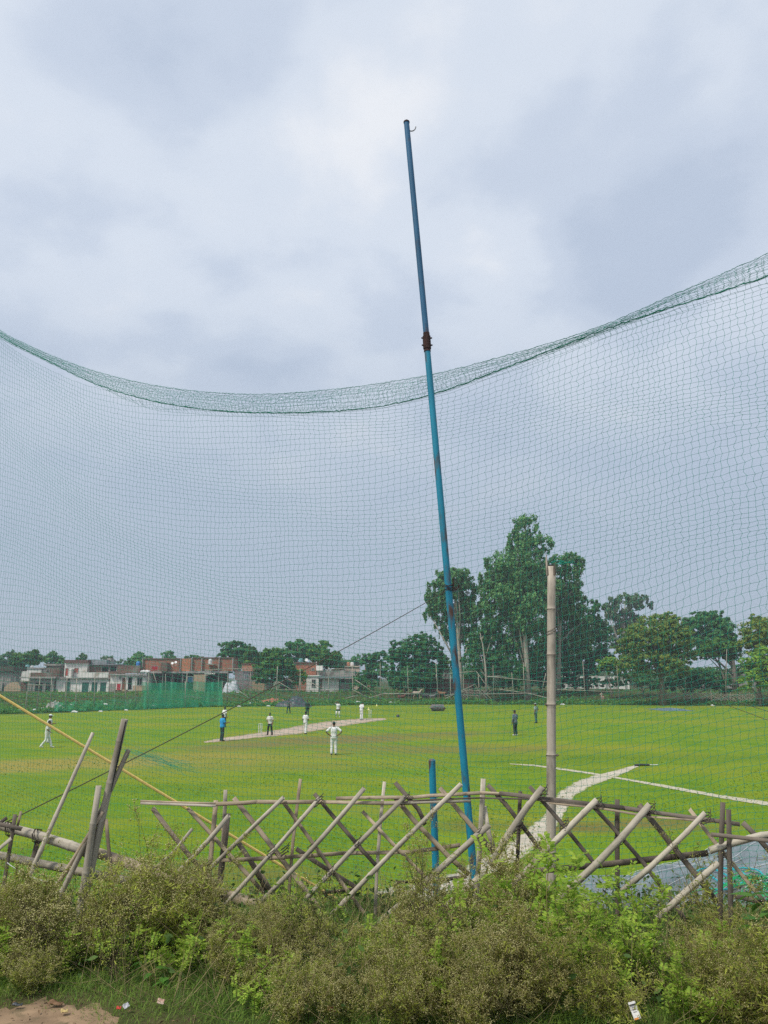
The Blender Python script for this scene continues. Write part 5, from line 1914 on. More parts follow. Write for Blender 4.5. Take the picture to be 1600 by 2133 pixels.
def cane(name, a, c, r0, r1, m, parent, kind='round', seed=0, node=.30, bend=.0):
    """a bamboo cane from a to c (world); round culm with nodes, or a split half"""
    rg = random.Random(seed * 13 + 5)
    L_, q = frame_to(a, c)
    nn = max(3, int(L_ / node) + 1)
    hs, rs = [0.0], [1.0]
    zpos = rg.uniform(.3, .9) * node
    while zpos < L_ - .03:
        hs += [zpos - .018, zpos - .005, zpos, zpos + .006, zpos + .020]
        rs += [1.0, 1.07, 1.10, 1.05, .985]
        zpos += node * rg.uniform(.8, 1.2)
    hs.append(L_); rs.append(1.0)
    bx, by = rg.uniform(-bend, bend), rg.uniform(-bend, bend)
    V, Fs = [], []
    if kind == 'round':
        n = 12
        for h, k in zip(hs, rs):
            r = (r0 + (r1 - r0) * h / L_) * k
            cx, cy = bx * math.sin(math.pi * h / L_), by * math.sin(math.pi * h / L_)
            for i in range(n):
                t = 2 * math.pi * i / n
                V.append((cx + r * math.cos(t), cy + r * math.sin(t), h))
        # hollow ends
        for base_i, zin, sgn in ((0, .02, 1), (len(hs) - 1, -.03, -1)):
            b0 = base_i * n
            st = len(V)
            r = (r0 if base_i == 0 else r1) * .72
            for i in range(n):
                t = 2 * math.pi * i / n
                V.append((r * math.cos(t), r * math.sin(t), hs[base_i]))
            for i in range(n):
                t = 2 * math.pi * i / n
                V.append((r * math.cos(t), r * math.sin(t), hs[base_i] + zin))
            for i in range(n):
                j = (i + 1) % n
                for f in ((b0 + i, b0 + j, st + j, st + i), (st + i, st + j, st + n + j, st + n + i)):
                    Fs.append(f if sgn < 0 else tuple(reversed(f)))
            f = tuple(range(st + n, st + 2 * n))
            Fs.append(f if sgn < 0 else tuple(reversed(f)))
        for j in range(len(hs) - 1):
            for i in range(n):
                k2 = (i + 1) % n
                Fs.append((j * n + i, j * n + k2, (j + 1) * n + k2, (j + 1) * n + i))
    else:
        # split culm: open C section, rounded side outward (local -Y = towards the road)
        n = 7
        w = 2 * n
        for h, k in zip(hs, rs):
            r = (r0 + (r1 - r0) * h / L_) * (1 + (k - 1) * .6)
            cx, cy = bx * math.sin(math.pi * h / L_), by * math.sin(math.pi * h / L_)
            prof = []
            for i in range(n):
                t = -math.pi * (.08 + .84 * i / (n - 1))
                prof.append((r * math.cos(t), r * .62 * math.sin(t) + r * .2))
            for i in range(n):
                t = -math.pi * (.08 + .84 * (n - 1 - i) / (n - 1))
                prof.append((r * .80 * math.cos(t), r * .40 * math.sin(t) + r * .2))
            for (x, y) in prof:
                V.append((cx + x, cy + y, h))
        for j in range(len(hs) - 1):
            for i in range(w):
                k2 = (i + 1) % w
                Fs.append((j * w + i, j * w + k2, (j + 1) * w + k2, (j + 1) * w + i))
        Fs.append(tuple(reversed(range(w))))
        Fs.append(tuple(range((len(hs) - 1) * w, len(hs) * w)))
        # turn the section so that its rounded side faces the road
        d = (c - a).normalized()
        want = Vector((0, -1, .15))
        want = (want - d * want.dot(d)).normalized()
        cur = q @ Vector((0, -1, 0))
        ang = math.atan2(cur.cross(want).dot(d), cur.dot(want))
        from mathutils import Quaternion
        q = Quaternion(d, ang + rg.uniform(-.5, .5)) @ q
    me = bpy.data.meshes.new(name)
    me.from_pydata(V, [], Fs)
    me.update()
    for p_ in me.polygons:
        p_.use_smooth = len(p_.vertices) == 4
    o_ = link(name, me, m, parent)
    o_.rotation_mode = 'QUATERNION'
    o_.rotation_quaternion = q
    o_.location = a - (parent.location if parent is not None else Vector((0, 0, 0)))
    return o_


def fd(px):
    return 6.05 - .85 * px / 1600


def fpt(px, py, off=0.0):
    return at(px, py, fd(px) + off)


SEED = [0]


def piece(par, name, x0, y0, x1, y1, w0, kind, m, off, w1=None, ground=False, bend=.012, doff=0.0):
    """w0/w1: width in photo pixels"""
    SEED[0] += 1
    a, c = fpt(x0, y0, off), fpt(x1, y1, off + doff)
    if ground:                       # push the lower end down into the bank
        d = (c - a).normalized()
        while c.z > gz(c.x, c.y) - .05 and d.z < -.05:
            c = c + d * .05
    s = fd((x0 + x1) / 2) / 1600 / 2 * .89
    w1 = w1 or w0
    return cane(name, a, c, w0 * s, w1 * s, m, par, kind, SEED[0], bend=bend)


fo = fpt(900, 1900)
fence = empty('bamboo_fence', (fo.x, fo.y, gz(fo.x, fo.y)), 'weathered bamboo lattice fence with crossed canes above the roadside weeds', 'fence')
# posts behind
for x0, y0, x1, y1, w, m, k in [
        (450, 1667, 432, 1864, 11, BAM_T, 'split'), (470, 1645, 456, 1843, 9, BAM, 'split'), (474, 1694, 455, 1840, 15, BAM_D, 'split'),
        (626, 1622, 604, 1862, 9, BAM_T, 'split'), (801, 1628, 784, 1890, 8, BAM, 'split'), (1007, 1622, 994, 1810, 13, BAM, 'split'),
        (1084, 1648, 1080, 1800, 9, BAM_D, 'split'), (1286, 1665, 1287, 1845, 11, BAM_D, 'split'),
        (1506, 1671, 1503, 1880, 12, BAM_D, 'split'), (1518, 1686, 1522, 1866, 13, BAM_D, 'split')]:
    piece(fence, 'post', x0, y0, x1, y1, w, k, m, .06 if x0 < 1400 else -.05, ground=True)
piece(fence, 'brace', 1009, 1680, 1033, 1779, 11, 'round', BAM, .10)
piece(fence, 'brace', 494, 1752, 556, 1856, 12, 'split', BAM_D, .16)
piece(fence, 'brace', 530, 1799, 566, 1856, 9, 'split', BAM_T, .20)
piece(fence, 'brace', 617, 1768, 748, 1852, 10, 'split', BAM_D, .15)
# back slats
for pts, w, m in [
        ([(318, 1683), (360, 1730), (421, 1806), (478, 1874)], 11, BAM_T), ([(391, 1683), (468, 1767), (552, 1862)], 9, BAM_T),
        ([(487, 1662), (566, 1774), (664, 1904), (730, 1982)], 11, BAM_T), ([(584, 1662), (690, 1814), (790, 1946)], 9, BAM_T), ([(655, 1653), (744, 1756), (788, 1808)], 9, BAM_D),
        ([(755, 1690), (860, 1799), (895, 1836)], 8, BAM_T), ([(823, 1630), (886, 1718)], 10, BAM_D), ([(822, 1660), (937, 1776), (977, 1822)], 11, BAM_T),
        ([(916, 1641), (994, 1735), (1033, 1782)], 11, BAM_T), ([(1016, 1635), (1081, 1722), (1137, 1788)], 10, BAM_D), ([(1103, 1638), (1175, 1719), (1240, 1801)], 9, BAM_D),
        ([(1238, 1682), (1291, 1747), (1394, 1879), (1430, 1919)], 10, BAM_D), ([(1331, 1676), (1400, 1760), (1495, 1881)], 13, BAM_D),
        ([(1436, 1685), (1512, 1771), (1593, 1878)], 12, BAM_T), ([(1547, 1713), (1640, 1815)], 13, BAM_D)]:
    (x0, y0), (x1, y1) = pts[0], pts[-1]
    piece(fence, 'slat', x0, y0, x1, y1, w, 'split', m, .03, bend=.028)
# rails
for pts, w, m, off in [
        ([(293, 1670), (447, 1675), (534, 1670), (664, 1670), (800, 1673), (860, 1672)], 9, BAM_T, .0), ([(293, 1673), (450, 1678.5)], 6, BAM, -.02),
        ([(700, 1663), (860, 1661), (905, 1657), (1000, 1651.5), (1081, 1657)], 8, BAM_T, .02), ([(800, 1674), (981, 1668.5)], 6, BAM, -.03),
        ([(860, 1668), (1000, 1662), (1100, 1664), (1238, 1681)], 4, BAM_D, -.03), ([(1040, 1652), (1144, 1665), (1300, 1683), (1350, 1691), (1541, 1717)], 10, BAM_D, .01),
        ([(1144, 1672), (1240, 1682), (1350, 1701), (1480, 1712)], 5, BAM_T, -.03),
        ([(421, 1804), (461, 1792), (595, 1785), (715, 1777), (860, 1774), (959, 1760)], 9, BAM_T, .05),
        ([(1100, 1817), (1250, 1802), (1475, 1777)], 15, BAM_D, .06), ([(1481, 1738), (1640, 1756)], 9, BAM_D, -.10), ([(1519, 1863), (1590, 1880)], 11, BAM_D, .05),
        ([(825, 1838), (900, 1836), (972, 1826)], 8, BAM_D, .25), ([(664, 1861), (751, 1850)], 8, BAM_D, .3)]:
    for i in range(len(pts) - 1):
        (x0, y0), (x1, y1) = pts[i], pts[i + 1]
        ex = 2.0 if i < len(pts) - 2 else 0
        piece(fence, 'rail', x0, y0, x1 + ex, y1, w, 'split', m, off, bend=.004)
# front canes
for x0, y0, x1, y1, w, m, k in [
        (401, 1726, 320, 1812, 7, BAM, 'split'), (477, 1699, 345, 1842, 10, BAM, 'round'), (591, 1661, 395, 1850, 9, BAM, 'round'), (666, 1662, 445, 1910, 9, BAM, 'round'),
        (759, 1642, 545, 1878, 10, BAM, 'round'), (845, 1658, 618, 1894, 10, BAM, 'round'), (961, 1633, 668, 1930, 10, BAM, 'round'), (1019, 1718, 704, 1999, 13, BAM, 'round'),
        (1131, 1640, 1022, 1803, 14, BAM, 'round'), (1000, 1826, 822, 1988, 12, BAM, 'round'), (1244, 1666, 922, 1997, 13, BAM, 'round'), (1354, 1676, 1150, 1884, 14, BAM, 'round'),
        (1469, 1693, 1296, 1856, 11, BAM, 'round'), (1497, 1797, 1370, 1914, 13, BAM, 'round'), (1640, 1734, 1478, 1772, 14, BAM, 'round'), (905, 1905, 780, 1992, 9, BAM_T, 'round')]:
    piece(fence, 'cane', x0, y0, x1, y1, w, k, m, -.035, w * 1.10, bend=.022)
# the fence goes on past the frame
for k in range(5):
    x = 1650 + k * 82
    y = 1730 + k * 22
    piece(fence, 'cane', x + 120, y, x - 60, y + 180, 12, 'round', BAM, -.035, 13, bend=.022)
    piece(fence, 'slat', x, y - 6, x + 150, y + 180, 11, 'split', BAM_T, .03, bend=.028)
    piece(fence, 'rail', x - 20, y + 18, x + 66, y + 40, 10, 'split', BAM_D, .01, bend=.004)
    if k % 2:
        piece(fence, 'post', x, y - 20, x + 3, y + 210, 12, 'split', BAM_D, .06, ground=True)
# cords at the crossings
for x, y in [(664, 1668), (845, 1664), (1131, 1650), (1244, 1672), (1354, 1684), (1469, 1702), (690, 1814), (594, 1770), (650, 1765), (744, 1756), (1081, 1722), (1175, 1719), (1291, 1747), (1400, 1762), (997, 1735), (566, 1774), (1506, 1772)]:
    c_ = fpt(x, y, 0) - fence.location
    pts = []
    rg = random.Random(int(x))
    for i in range(22):
        t = 2 * math.pi * i / 7
        pts.append(c_ + Vector((.030 * math.cos(t) + rg.uniform(-.004, .004), .055 * math.sin(t) - .005, .006 * (i - 11) * .5 + .02 * math.cos(t))))
    MB().tube(pts, .0028, 5).build('binding', TIE, fence)

# ------------------------------------------------------------------ the heavy rails and leaning poles of the broken stretch
bo_ = fpt(250, 1860)
broken = empty('bamboo_barrier', (bo_.x, bo_.y, gz(bo_.x, bo_.y)), 'sagging barrier of thick grey bamboo rails lashed to dark stakes', 'fence')
piece(broken, 'rail', -60, 1706, 180, 1773, 19, 'round', BAM, .10, 21)
piece(broken, 'rail', 205, 1777, 560, 1893, 22, 'round', BAM_T, .12, 24)
piece(broken, 'rail', -60, 1770, 290, 1840, 17, 'round', BAM, .14, 18)
piece(broken, 'rail', 340, 1912, 470, 1960, 16, 'round', BAM, .02)
for x0, y0, x1, y1, w, m, k, off in [
        (32, 1696, 8, 1842, 9, BAM_D, 'split', -.02), (44, 1690, 36, 1722, 7, BAM_T, 'split', .02), (83, 1735, 62, 1820, 12, BAM_D, 'split', .16),
        (15, 1703, -40, 1740, 8, BAM_D, 'split', .0), (46, 1727, -30, 1708, 9, BAM_D, 'split', -.03), (24, 1746, -20, 1784, 9, BAM, 'split', -.05), (221, 1706, 237, 1840, 9, BAM_T, 'split', .02)]:
    piece(broken, 'stake', x0, y0, x1, y1, w, k, m, off, ground=(y1 > 1810))
for x, y in [(22, 1728), (182, 1772), (78, 1742)]:
    c_ = fpt(x, y, .08) - broken.location
    pts = [c_ + Vector((.02 * math.cos(i), .055 * math.cos(2 * math.pi * i / 7), .055 * math.sin(2 * math.pi * i / 7))) for i in range(24)]
    MB().tube(pts, .003, 5).build('binding', TIE, broken)


def loose(label, x0, y0, x1, y1, w0, w1, m, off, doff=0.0, kind='round', group='leaning bamboo poles by the broken barrier'):
    SEED[0] += 1
    a, c = fpt(x0, y0, off), fpt(x1, y1, off + doff)
    d = (c - a).normalized()
    while c.z > gz(c.x, c.y) - .08:
        c = c + d * .04
    root = empty('bamboo_pole', (c.x, c.y, gz(c.x, c.y)), label, 'pole', group)
    s = fd((x0 + x1) / 2) / 1600 / 2 * 1.04
    cane('culm', c, a, w1 * s, w0 * s, m, root, kind, SEED[0], bend=.012)
    return root


pl = loose('thickest grey bamboo pole split down its side leaning over the sagging rail', 260, 1498, 188, 1824, 13, 15, BAM, .02)
# split line of the thick pole
a_, c_ = fpt(262, 1503, -.035), fpt(231, 1650, -.035)
MB().tube([a_ - pl.location, a_.lerp(c_, .5) - pl.location, c_ - pl.location], [.004, .006, .003], 5).build('split', DARK, pl)
loose('half split bamboo crossing behind the thickest pole', 268, 1562, 95, 1925, 9, 11, BAM, .07, -.12)
loose('short blunt grey bamboo pole touching the thickest one', 206, 1637, 174, 1850, 11, 15, BAM, -.03)
loose('long thin bamboo pole leaning on its own away from the others', 194, 1526, 55, 1842, 7, 10, BAM, .22, -.25)
loose('thin cane propped low between the weeds and the sagging rail', 215, 1690, 108, 1860, 7, 9, BAM_T, .0)

for lb, x0, y0, x1, y1, w in (('bamboo length lying behind the crossing of the long canes', 690, 1911, 812, 1905, 10), ('thick pale bamboo length lying low under the lattice', 712, 1929, 815, 1956, 16)):
    SEED[0] += 1
    a, c = fpt(x0, y0, .35), fpt(x1, y1, .35)
    root = empty('bamboo_pole', tuple(a), lb, 'pole', 'loose bamboo lying under the lattice')
    cane('culm', a, c, w * .0018, w * .0018, BAM, root, 'round', SEED[0], bend=.012)

# tall bamboo post behind the lattice
PD3 = 8.7
b0 = at(1149, 1180, PD3); b1 = at(1148, 1760, PD3)
d = (b1 - b0).normalized()
c = b1 + d * ((b1.z - gz(b1.x, PD3) + .3) / abs(d.z))
post = empty('bamboo_post', (c.x, c.y, gz(c.x, c.y)), 'tall thick pale bamboo post with a splintered top and dark node rings', 'post')
o = post.location.copy()
hs, rs = [], []
tot = (b0 - c).length
nodes = [at(1149, y, PD3) for y in (1269, 1364, 1468, 1573)] + [b1.lerp(c, .05), b1.lerp(c, .45), b1.lerp(c, .85)]
ks = sorted((nd - c).length for nd in nodes)
st = [(0, .057)]
for kx in ks:
    base_r = .055 - .009 * kx / tot
    st += [(kx - .05, base_r), (kx - .012, base_r * 1.05), (kx - .004, base_r * 1.12), (kx + .004, base_r * 1.10), (kx + .012, base_r * 1.02), (kx + .05, base_r * .985)]
st.append((tot, .046))
culm = MB().tube([c + (b0 - c).normalized() * h - o for h, _ in st], [r for _, r in st], 22)
culm.build('culm', BAM_P, post, sm=True)
mb = MB()
for kx in ks:
    cc = c + (b0 - c).normalized() * kx - o
    rr = .055 - .009 * kx / tot
    mb.tube([cc - Vector((0, 0, .004)), cc + Vector((0, 0, .004))], rr * 1.125, 22)
mb.build('node_ring', BAM_D, post)
g = random.Random(4)
for k in range(11):
    t = 2 * math.pi * k / 11
    if k not in (4, 5, 6, 1, 9): continue
    r_ = .045
    p_ = b0 - o + Vector((r_ * math.cos(t), r_ * math.sin(t), -.10))
    hh = .24 if k == 5 else g.choice([.105, .12, .13])
    q_ = p_ + Vector((.01 * math.cos(t), .01 * math.sin(t), hh))
    MB().tube([p_, p_.lerp(q_, .6), q_], [.017, .014, .004], 4).build('splinter', BAM_P if k % 3 else BAM_D, post)
MB().ball(at(1149, 1180, PD3) - o + Vector((0, 0, .012)), (.040, .040, .012), 10, 5).build('hollow', DARK, post)
for y in (1468, 1573, 1790):
    cc = at(1149, y + 1, PD3) - o
    sgn = -1 if y == 1468 else 1
    MB().tube([cc + Vector((sgn * .05, -.01, 0)), cc + Vector((sgn * .075, -.015, .012))], [.014, .008], 7).build('bud_stub', BAM_D, post)
pts = []
for i in range(20):
    t = 2 * math.pi * i / 9
    cc = at(1149, 1322, PD3) - o
    pts.append(cc + Vector((.056 * math.cos(t), .056 * math.sin(t), .0035 * i + .02 * math.cos(t))))
MB().tube(pts, .0028, 5).build('wire_wrap', WIRE_B, post)
# knot of netting tied to the top
mb = MB()
g = random.Random(9)
cc = at(1170, 1172, PD3) - o
for k in range(9):
    s_ = cc + Vector((g.uniform(-.12, .08), g.uniform(-.03, .03), g.uniform(-.02, .02)))
    mb.tube([s_, s_ + Vector((g.uniform(-.06, .06), g.uniform(-.02, .02), g.uniform(-.03, .04))), s_ + Vector((g.uniform(-.1, .1), g.uniform(-.02, .02), g.uniform(-.02, .03)))], .004, 4)
mb.build('net_knot', NET, post)

# ------------------------------------------------------------------ guy lines
a_ = at(934, 1228, PD - .05); c_ = fpt(6, 1716, .03)
g1 = empty('guy_wire', tuple(c_), 'thin brown guy wire running from the blue pole down to the sagging barrier', 'wire')
pts = [a_.lerp(c_, i / 24) + Vector((0, 0, -.05 * 4 * (i / 24) * (1 - i / 24))) - c_ for i in range(25)]
MB().tube(pts, .0042, 6).build('wire', WIRE_B, g1)
a_ = at(-60, 1413, 7.2); c_ = at(752, 1903, 7.6); c2_ = at(229, 1595, 7.2)
zc_ = gz(c_.x, c_.y)
g2 = empty('yellow_strap', tuple(c_), 'yellow strap stretched from beyond the thick pole to the ground behind the lattice', 'strap')
pts = [a_.lerp(c_, i / 24) - c_ for i in range(25)]
mb = MB()
for i in range(24):
    pass
mb.tube(pts, .0125, 6)
mb.build('strap', ROPE_Y, g2)
MB().tube([Vector((0, 0, 0)), Vector((.05, .0, -.18)), Vector((.08, 0, zc_ - c_.z - .1))], [.014, .016, .014], 7).build('ground_peg', BAM_D, g2)
a_ = at(1470, 1457, 22); c_ = at(1660, 1530, 16)
g3 = empty('guy_wire', tuple(c_), 'pair of thin dark guy wires crossing the grass at the far corner', 'wire')
for dx, dy in ((0, 0), (1.3, .25)):
    a2, c2 = at(1480 + dx * 28, 1456, 20), at(1665 + dx * 10, 1524 - dx * 14, 15)
    MB().tube([a2.lerp(c2, i / 8) - c_ for i in range(9)], .007, 5).build('wire', WIRE_B, g3)
p2 = at(1480, 1456, 20)

# thin white string among the weeds
a_, c_ = fpt(15, 1797, -.1), fpt(118, 1838, -.1)
s1 = empty('string', tuple(c_), 'thin white string slung low between the dark stakes', 'string')
MB().tube([a_.lerp(c_, i / 10) + Vector((0, 0, -.03 * 4 * (i / 10) * (1 - i / 10))) - c_ for i in range(11)], .003, 5).build('cord', PLASTIC_W, s1)

# ------------------------------------------------------------------ covered heap by the net, hose, spare netting
def tarp_material():
    m, t, p = principled('blue_grey_woven_tarpaulin')
    n_, l_ = t.nodes.new, t.links.new
    tcn = n_('ShaderNodeTexCoord')
    nz = n_('ShaderNodeTexNoise'); nz.inputs['Scale'].default_value = 1.6; nz.inputs['Detail'].default_value = 8
    l_(tcn.outputs['Object'], nz.inputs['Vector'])
    cr_ = n_('ShaderNodeValToRGB')
    cr_.color_ramp.elements[0].position = .35; cr_.color_ramp.elements[0].color = (.105, .135, .15, 1)
    cr_.color_ramp.elements[1].position = .65; cr_.color_ramp.elements[1].color = (.21, .255, .275, 1)
    l_(nz.outputs[0], cr_.inputs[0])
    l_(cr_.outputs[0], p.inputs['Base Color'])
    p.inputs['Roughness'].default_value = .55
    n2_ = n_('ShaderNodeTexNoise'); n2_.inputs['Scale'].default_value = 7; n2_.inputs['Detail'].default_value = 6
    n2_.inputs['Distortion'].default_value = 1.5
    l_(tcn.outputs['Object'], n2_.inputs['Vector'])
    b = n_('ShaderNodeBump'); b.inputs['Strength'].default_value = .9; b.inputs['Distance'].default_value = .06
    l_(n2_.outputs[0], b.inputs['Height']); l_(b.outputs[0], p.inputs['Normal'])
    return m


HC = (7.0, 14.2)
HRX, HRY, HH = 3.1, 2.9, 1.08


def heap_z(u, v):
    r2 = u * u + v * v
    z = HH * max(0, 1 - r2) ** .55 * (.92 + .12 * math.sin(u * 4 + 1) + .10 * math.sin(u * 7 + v * 3) + .05 * math.sin(v * 6))
    z += .05 * math.sin(u * 23 + v * 5) * math.sin(v * 17 + 1) * max(0, 1.05 - r2)
    return max(0, z)


hp = empty('covered_heap', (HC[0], HC[1], gz(*HC)), 'low heap covered by a wrinkled blue grey tarpaulin laced with white cord', 'heap')
V, q = [], []
nx, ny = 90, 70
for j in range(ny + 1):
    for i in range(nx + 1):
        u, v = i / nx * 2.1 - 1.05, j / ny * 2.1 - 1.05
        V.append((u * HRX, v * HRY, heap_z(u, v) + gz(HC[0] + u * HRX, HC[1] + v * HRY) - gz(*HC) + .012))
for j in range(ny):
    for i in range(nx):
        a = j * (nx + 1) + i
        q.append((a, a + 1, a + nx + 2, a + nx + 1))
link('tarpaulin', mesh_np('tarpaulin', V, [np.array(q)], True), tarp_material(), hp)
mb = MB()
g = random.Random(12)
for k in range(11):
    v0 = -.95 + k * .17
    pts = []
    for i in range(40):
        u = -1.0 + 2.0 * i / 39
        v = v0 + .05 * math.sin(u * 3 + k * 1.7) + g.uniform(-.006, .006)
        pts.append((u * HRX, v * HRY, heap_z(u, v) + .03))
    mb.tube(pts, .0045, 4)
mb.build('lacing_cord', mat('white_cord', (.55, .58, .58), rough=.8), hp)

TURQ = mat('turquoise_hose', (.03, .42, .48), (.02, .33, .38), rough=.45)
hc = onz(1468, 1768); 
hz_ = heap_z((4.9 - HC[0]) / HRX, (14.6 - HC[1]) / HRY)
cc = at(1478, 1768, 13.6)
hs_ = empty('hose', (cc.x, cc.y, cc.z), 'turquoise hose coiled on top of the covered heap', 'hose')
zz = heap_z((cc.x - HC[0]) / HRX, (cc.y - HC[1]) / HRY)
mb = MB()
pts = []
for i in range(46):
    t = 2 * math.pi * i / 20
    x, y = .33 * math.cos(t) + .012 * i, .5 * math.sin(t)
    z = heap_z((cc.x + x - HC[0]) / HRX, (cc.y + y - HC[1]) / HRY) - cc.z + gz(cc.x, cc.y) + .05 + .02 * math.sin(t * 1.7) + .03 * i / 46
    pts.append((x, y, z))
mb.tube(pts, .014, 6)
mb.build('hose_coil', TURQ, hs_)

GN = mat('bright_green_netting', (.02, .38, .13), (.012, .26, .09), rough=.6)
cc = at(1590, 1800, 12.6)
zz = heap_z((cc.x - HC[0]) / HRX, (cc.y - HC[1]) / HRY) + gz(cc.x, cc.y)
gn = empty('netting_bundle', (cc.x, cc.y, zz), 'tangled bright green netting thrown over the covered heap', 'netting')
mb = MB()
g = random.Random(31)
for k in range(150):
    x, y = g.gauss(0, .42), g.gauss(0, .5)
    pts = []
    ang = g.uniform(-.6, .6)
    for i in range(6):
        x += .11 * math.cos(ang); y += .11 * math.sin(ang) * .6
        ang += g.uniform(-.6, .6)
        z = heap_z((cc.x + x - HC[0]) / HRX, (cc.y + y - HC[1]) / HRY) + gz(cc.x, cc.y) - zz
        pts.append((x, y, z + .03 + .22 * max(0, 1 - (x * x + y * y) * .9) * g.uniform(.3, 1)))
    mb.tube(pts, g.uniform(.006, .012), 4, caps=False)
tag(mb.build('strands', GN, gn), kind='stuff')
mb = MB()
for k in range(14):
    x, y = g.gauss(.1, .3), g.gauss(0, .3)
    mb.tube([(x, y, .14), (x + .4, y + g.uniform(-.1, .1), .24), (x + .8, y + g.uniform(-.2, .2), .16)], .012, 4, caps=False)
mb.build('white_cords', PLASTIC_W, gn)

# ================================================================== ROADSIDE WEEDS
STEM = mat('weed_stems', (.27, .24, .08), (.13, .105, .04), scale=9, rough=.9, rnd=.2)
STEM_D = mat('dark_twigs', (.06, .042, .03), (.035, .028, .02), scale=9, rough=.95, rnd=.2)
WLEAF = leafmat('olive_weed_leaves', (.52, .56, .10), (.18, .24, .045), .58, .8, .34)
WLEAF_G = leafmat('green_weed_leaves', (.15, .21, .045), (.06, .105, .022), .35, .8, .15)
FLOW = leafmat('cream_weed_flowers', (.72, .67, .36), (.40, .40, .12), .35, .9, .12)
SHRUB = leafmat('yellow_green_leaflets', (.46, .60, .085), (.21, .37, .045), .55, .55, .1)
BROAD = leafmat('broad_green_leaves', (.10, .235, .035), (.055, .150, .025), .35, .45, .1)
LOWL = leafmat('low_dark_leaves', (.11, .19, .04), (.04, .09, .02), .35, .6, .1)


def strips(P0, P1, w, rng):
    d = P1 - P0
    n = unit(rng, len(P0))
    s = np.cross(d, n); s /= np.maximum(np.linalg.norm(s, axis=1, keepdims=True), 1e-9)
    w = np.broadcast_to(np.asarray(w, float), (len(P0),))[:, None]
    V = np.stack([P0 - s * w, P0 + s * w, P1 + s * w * .6, P1 - s * w * .6], 1).reshape(-1, 3)
    return V, (np.arange(len(P0)) * 4)[:, None] + np.array([[0, 1, 2, 3]])


def tetras(C, r, rng):
    m = len(C)
    T = np.array([[1, 1, 1], [1, -1, -1], [-1, 1, -1], [-1, -1, 1]], float) * .6
    V = C[:, None, :] + T[None] * np.asarray(r)[:, None, None]
    Fq = np.array([[0, 1, 2], [0, 3, 1], [0, 2, 3], [1, 3, 2]])
    return V.reshape(-1, 3), ((np.arange(m) * 4)[:, None, None] + Fq[None]).reshape(-1, 3)


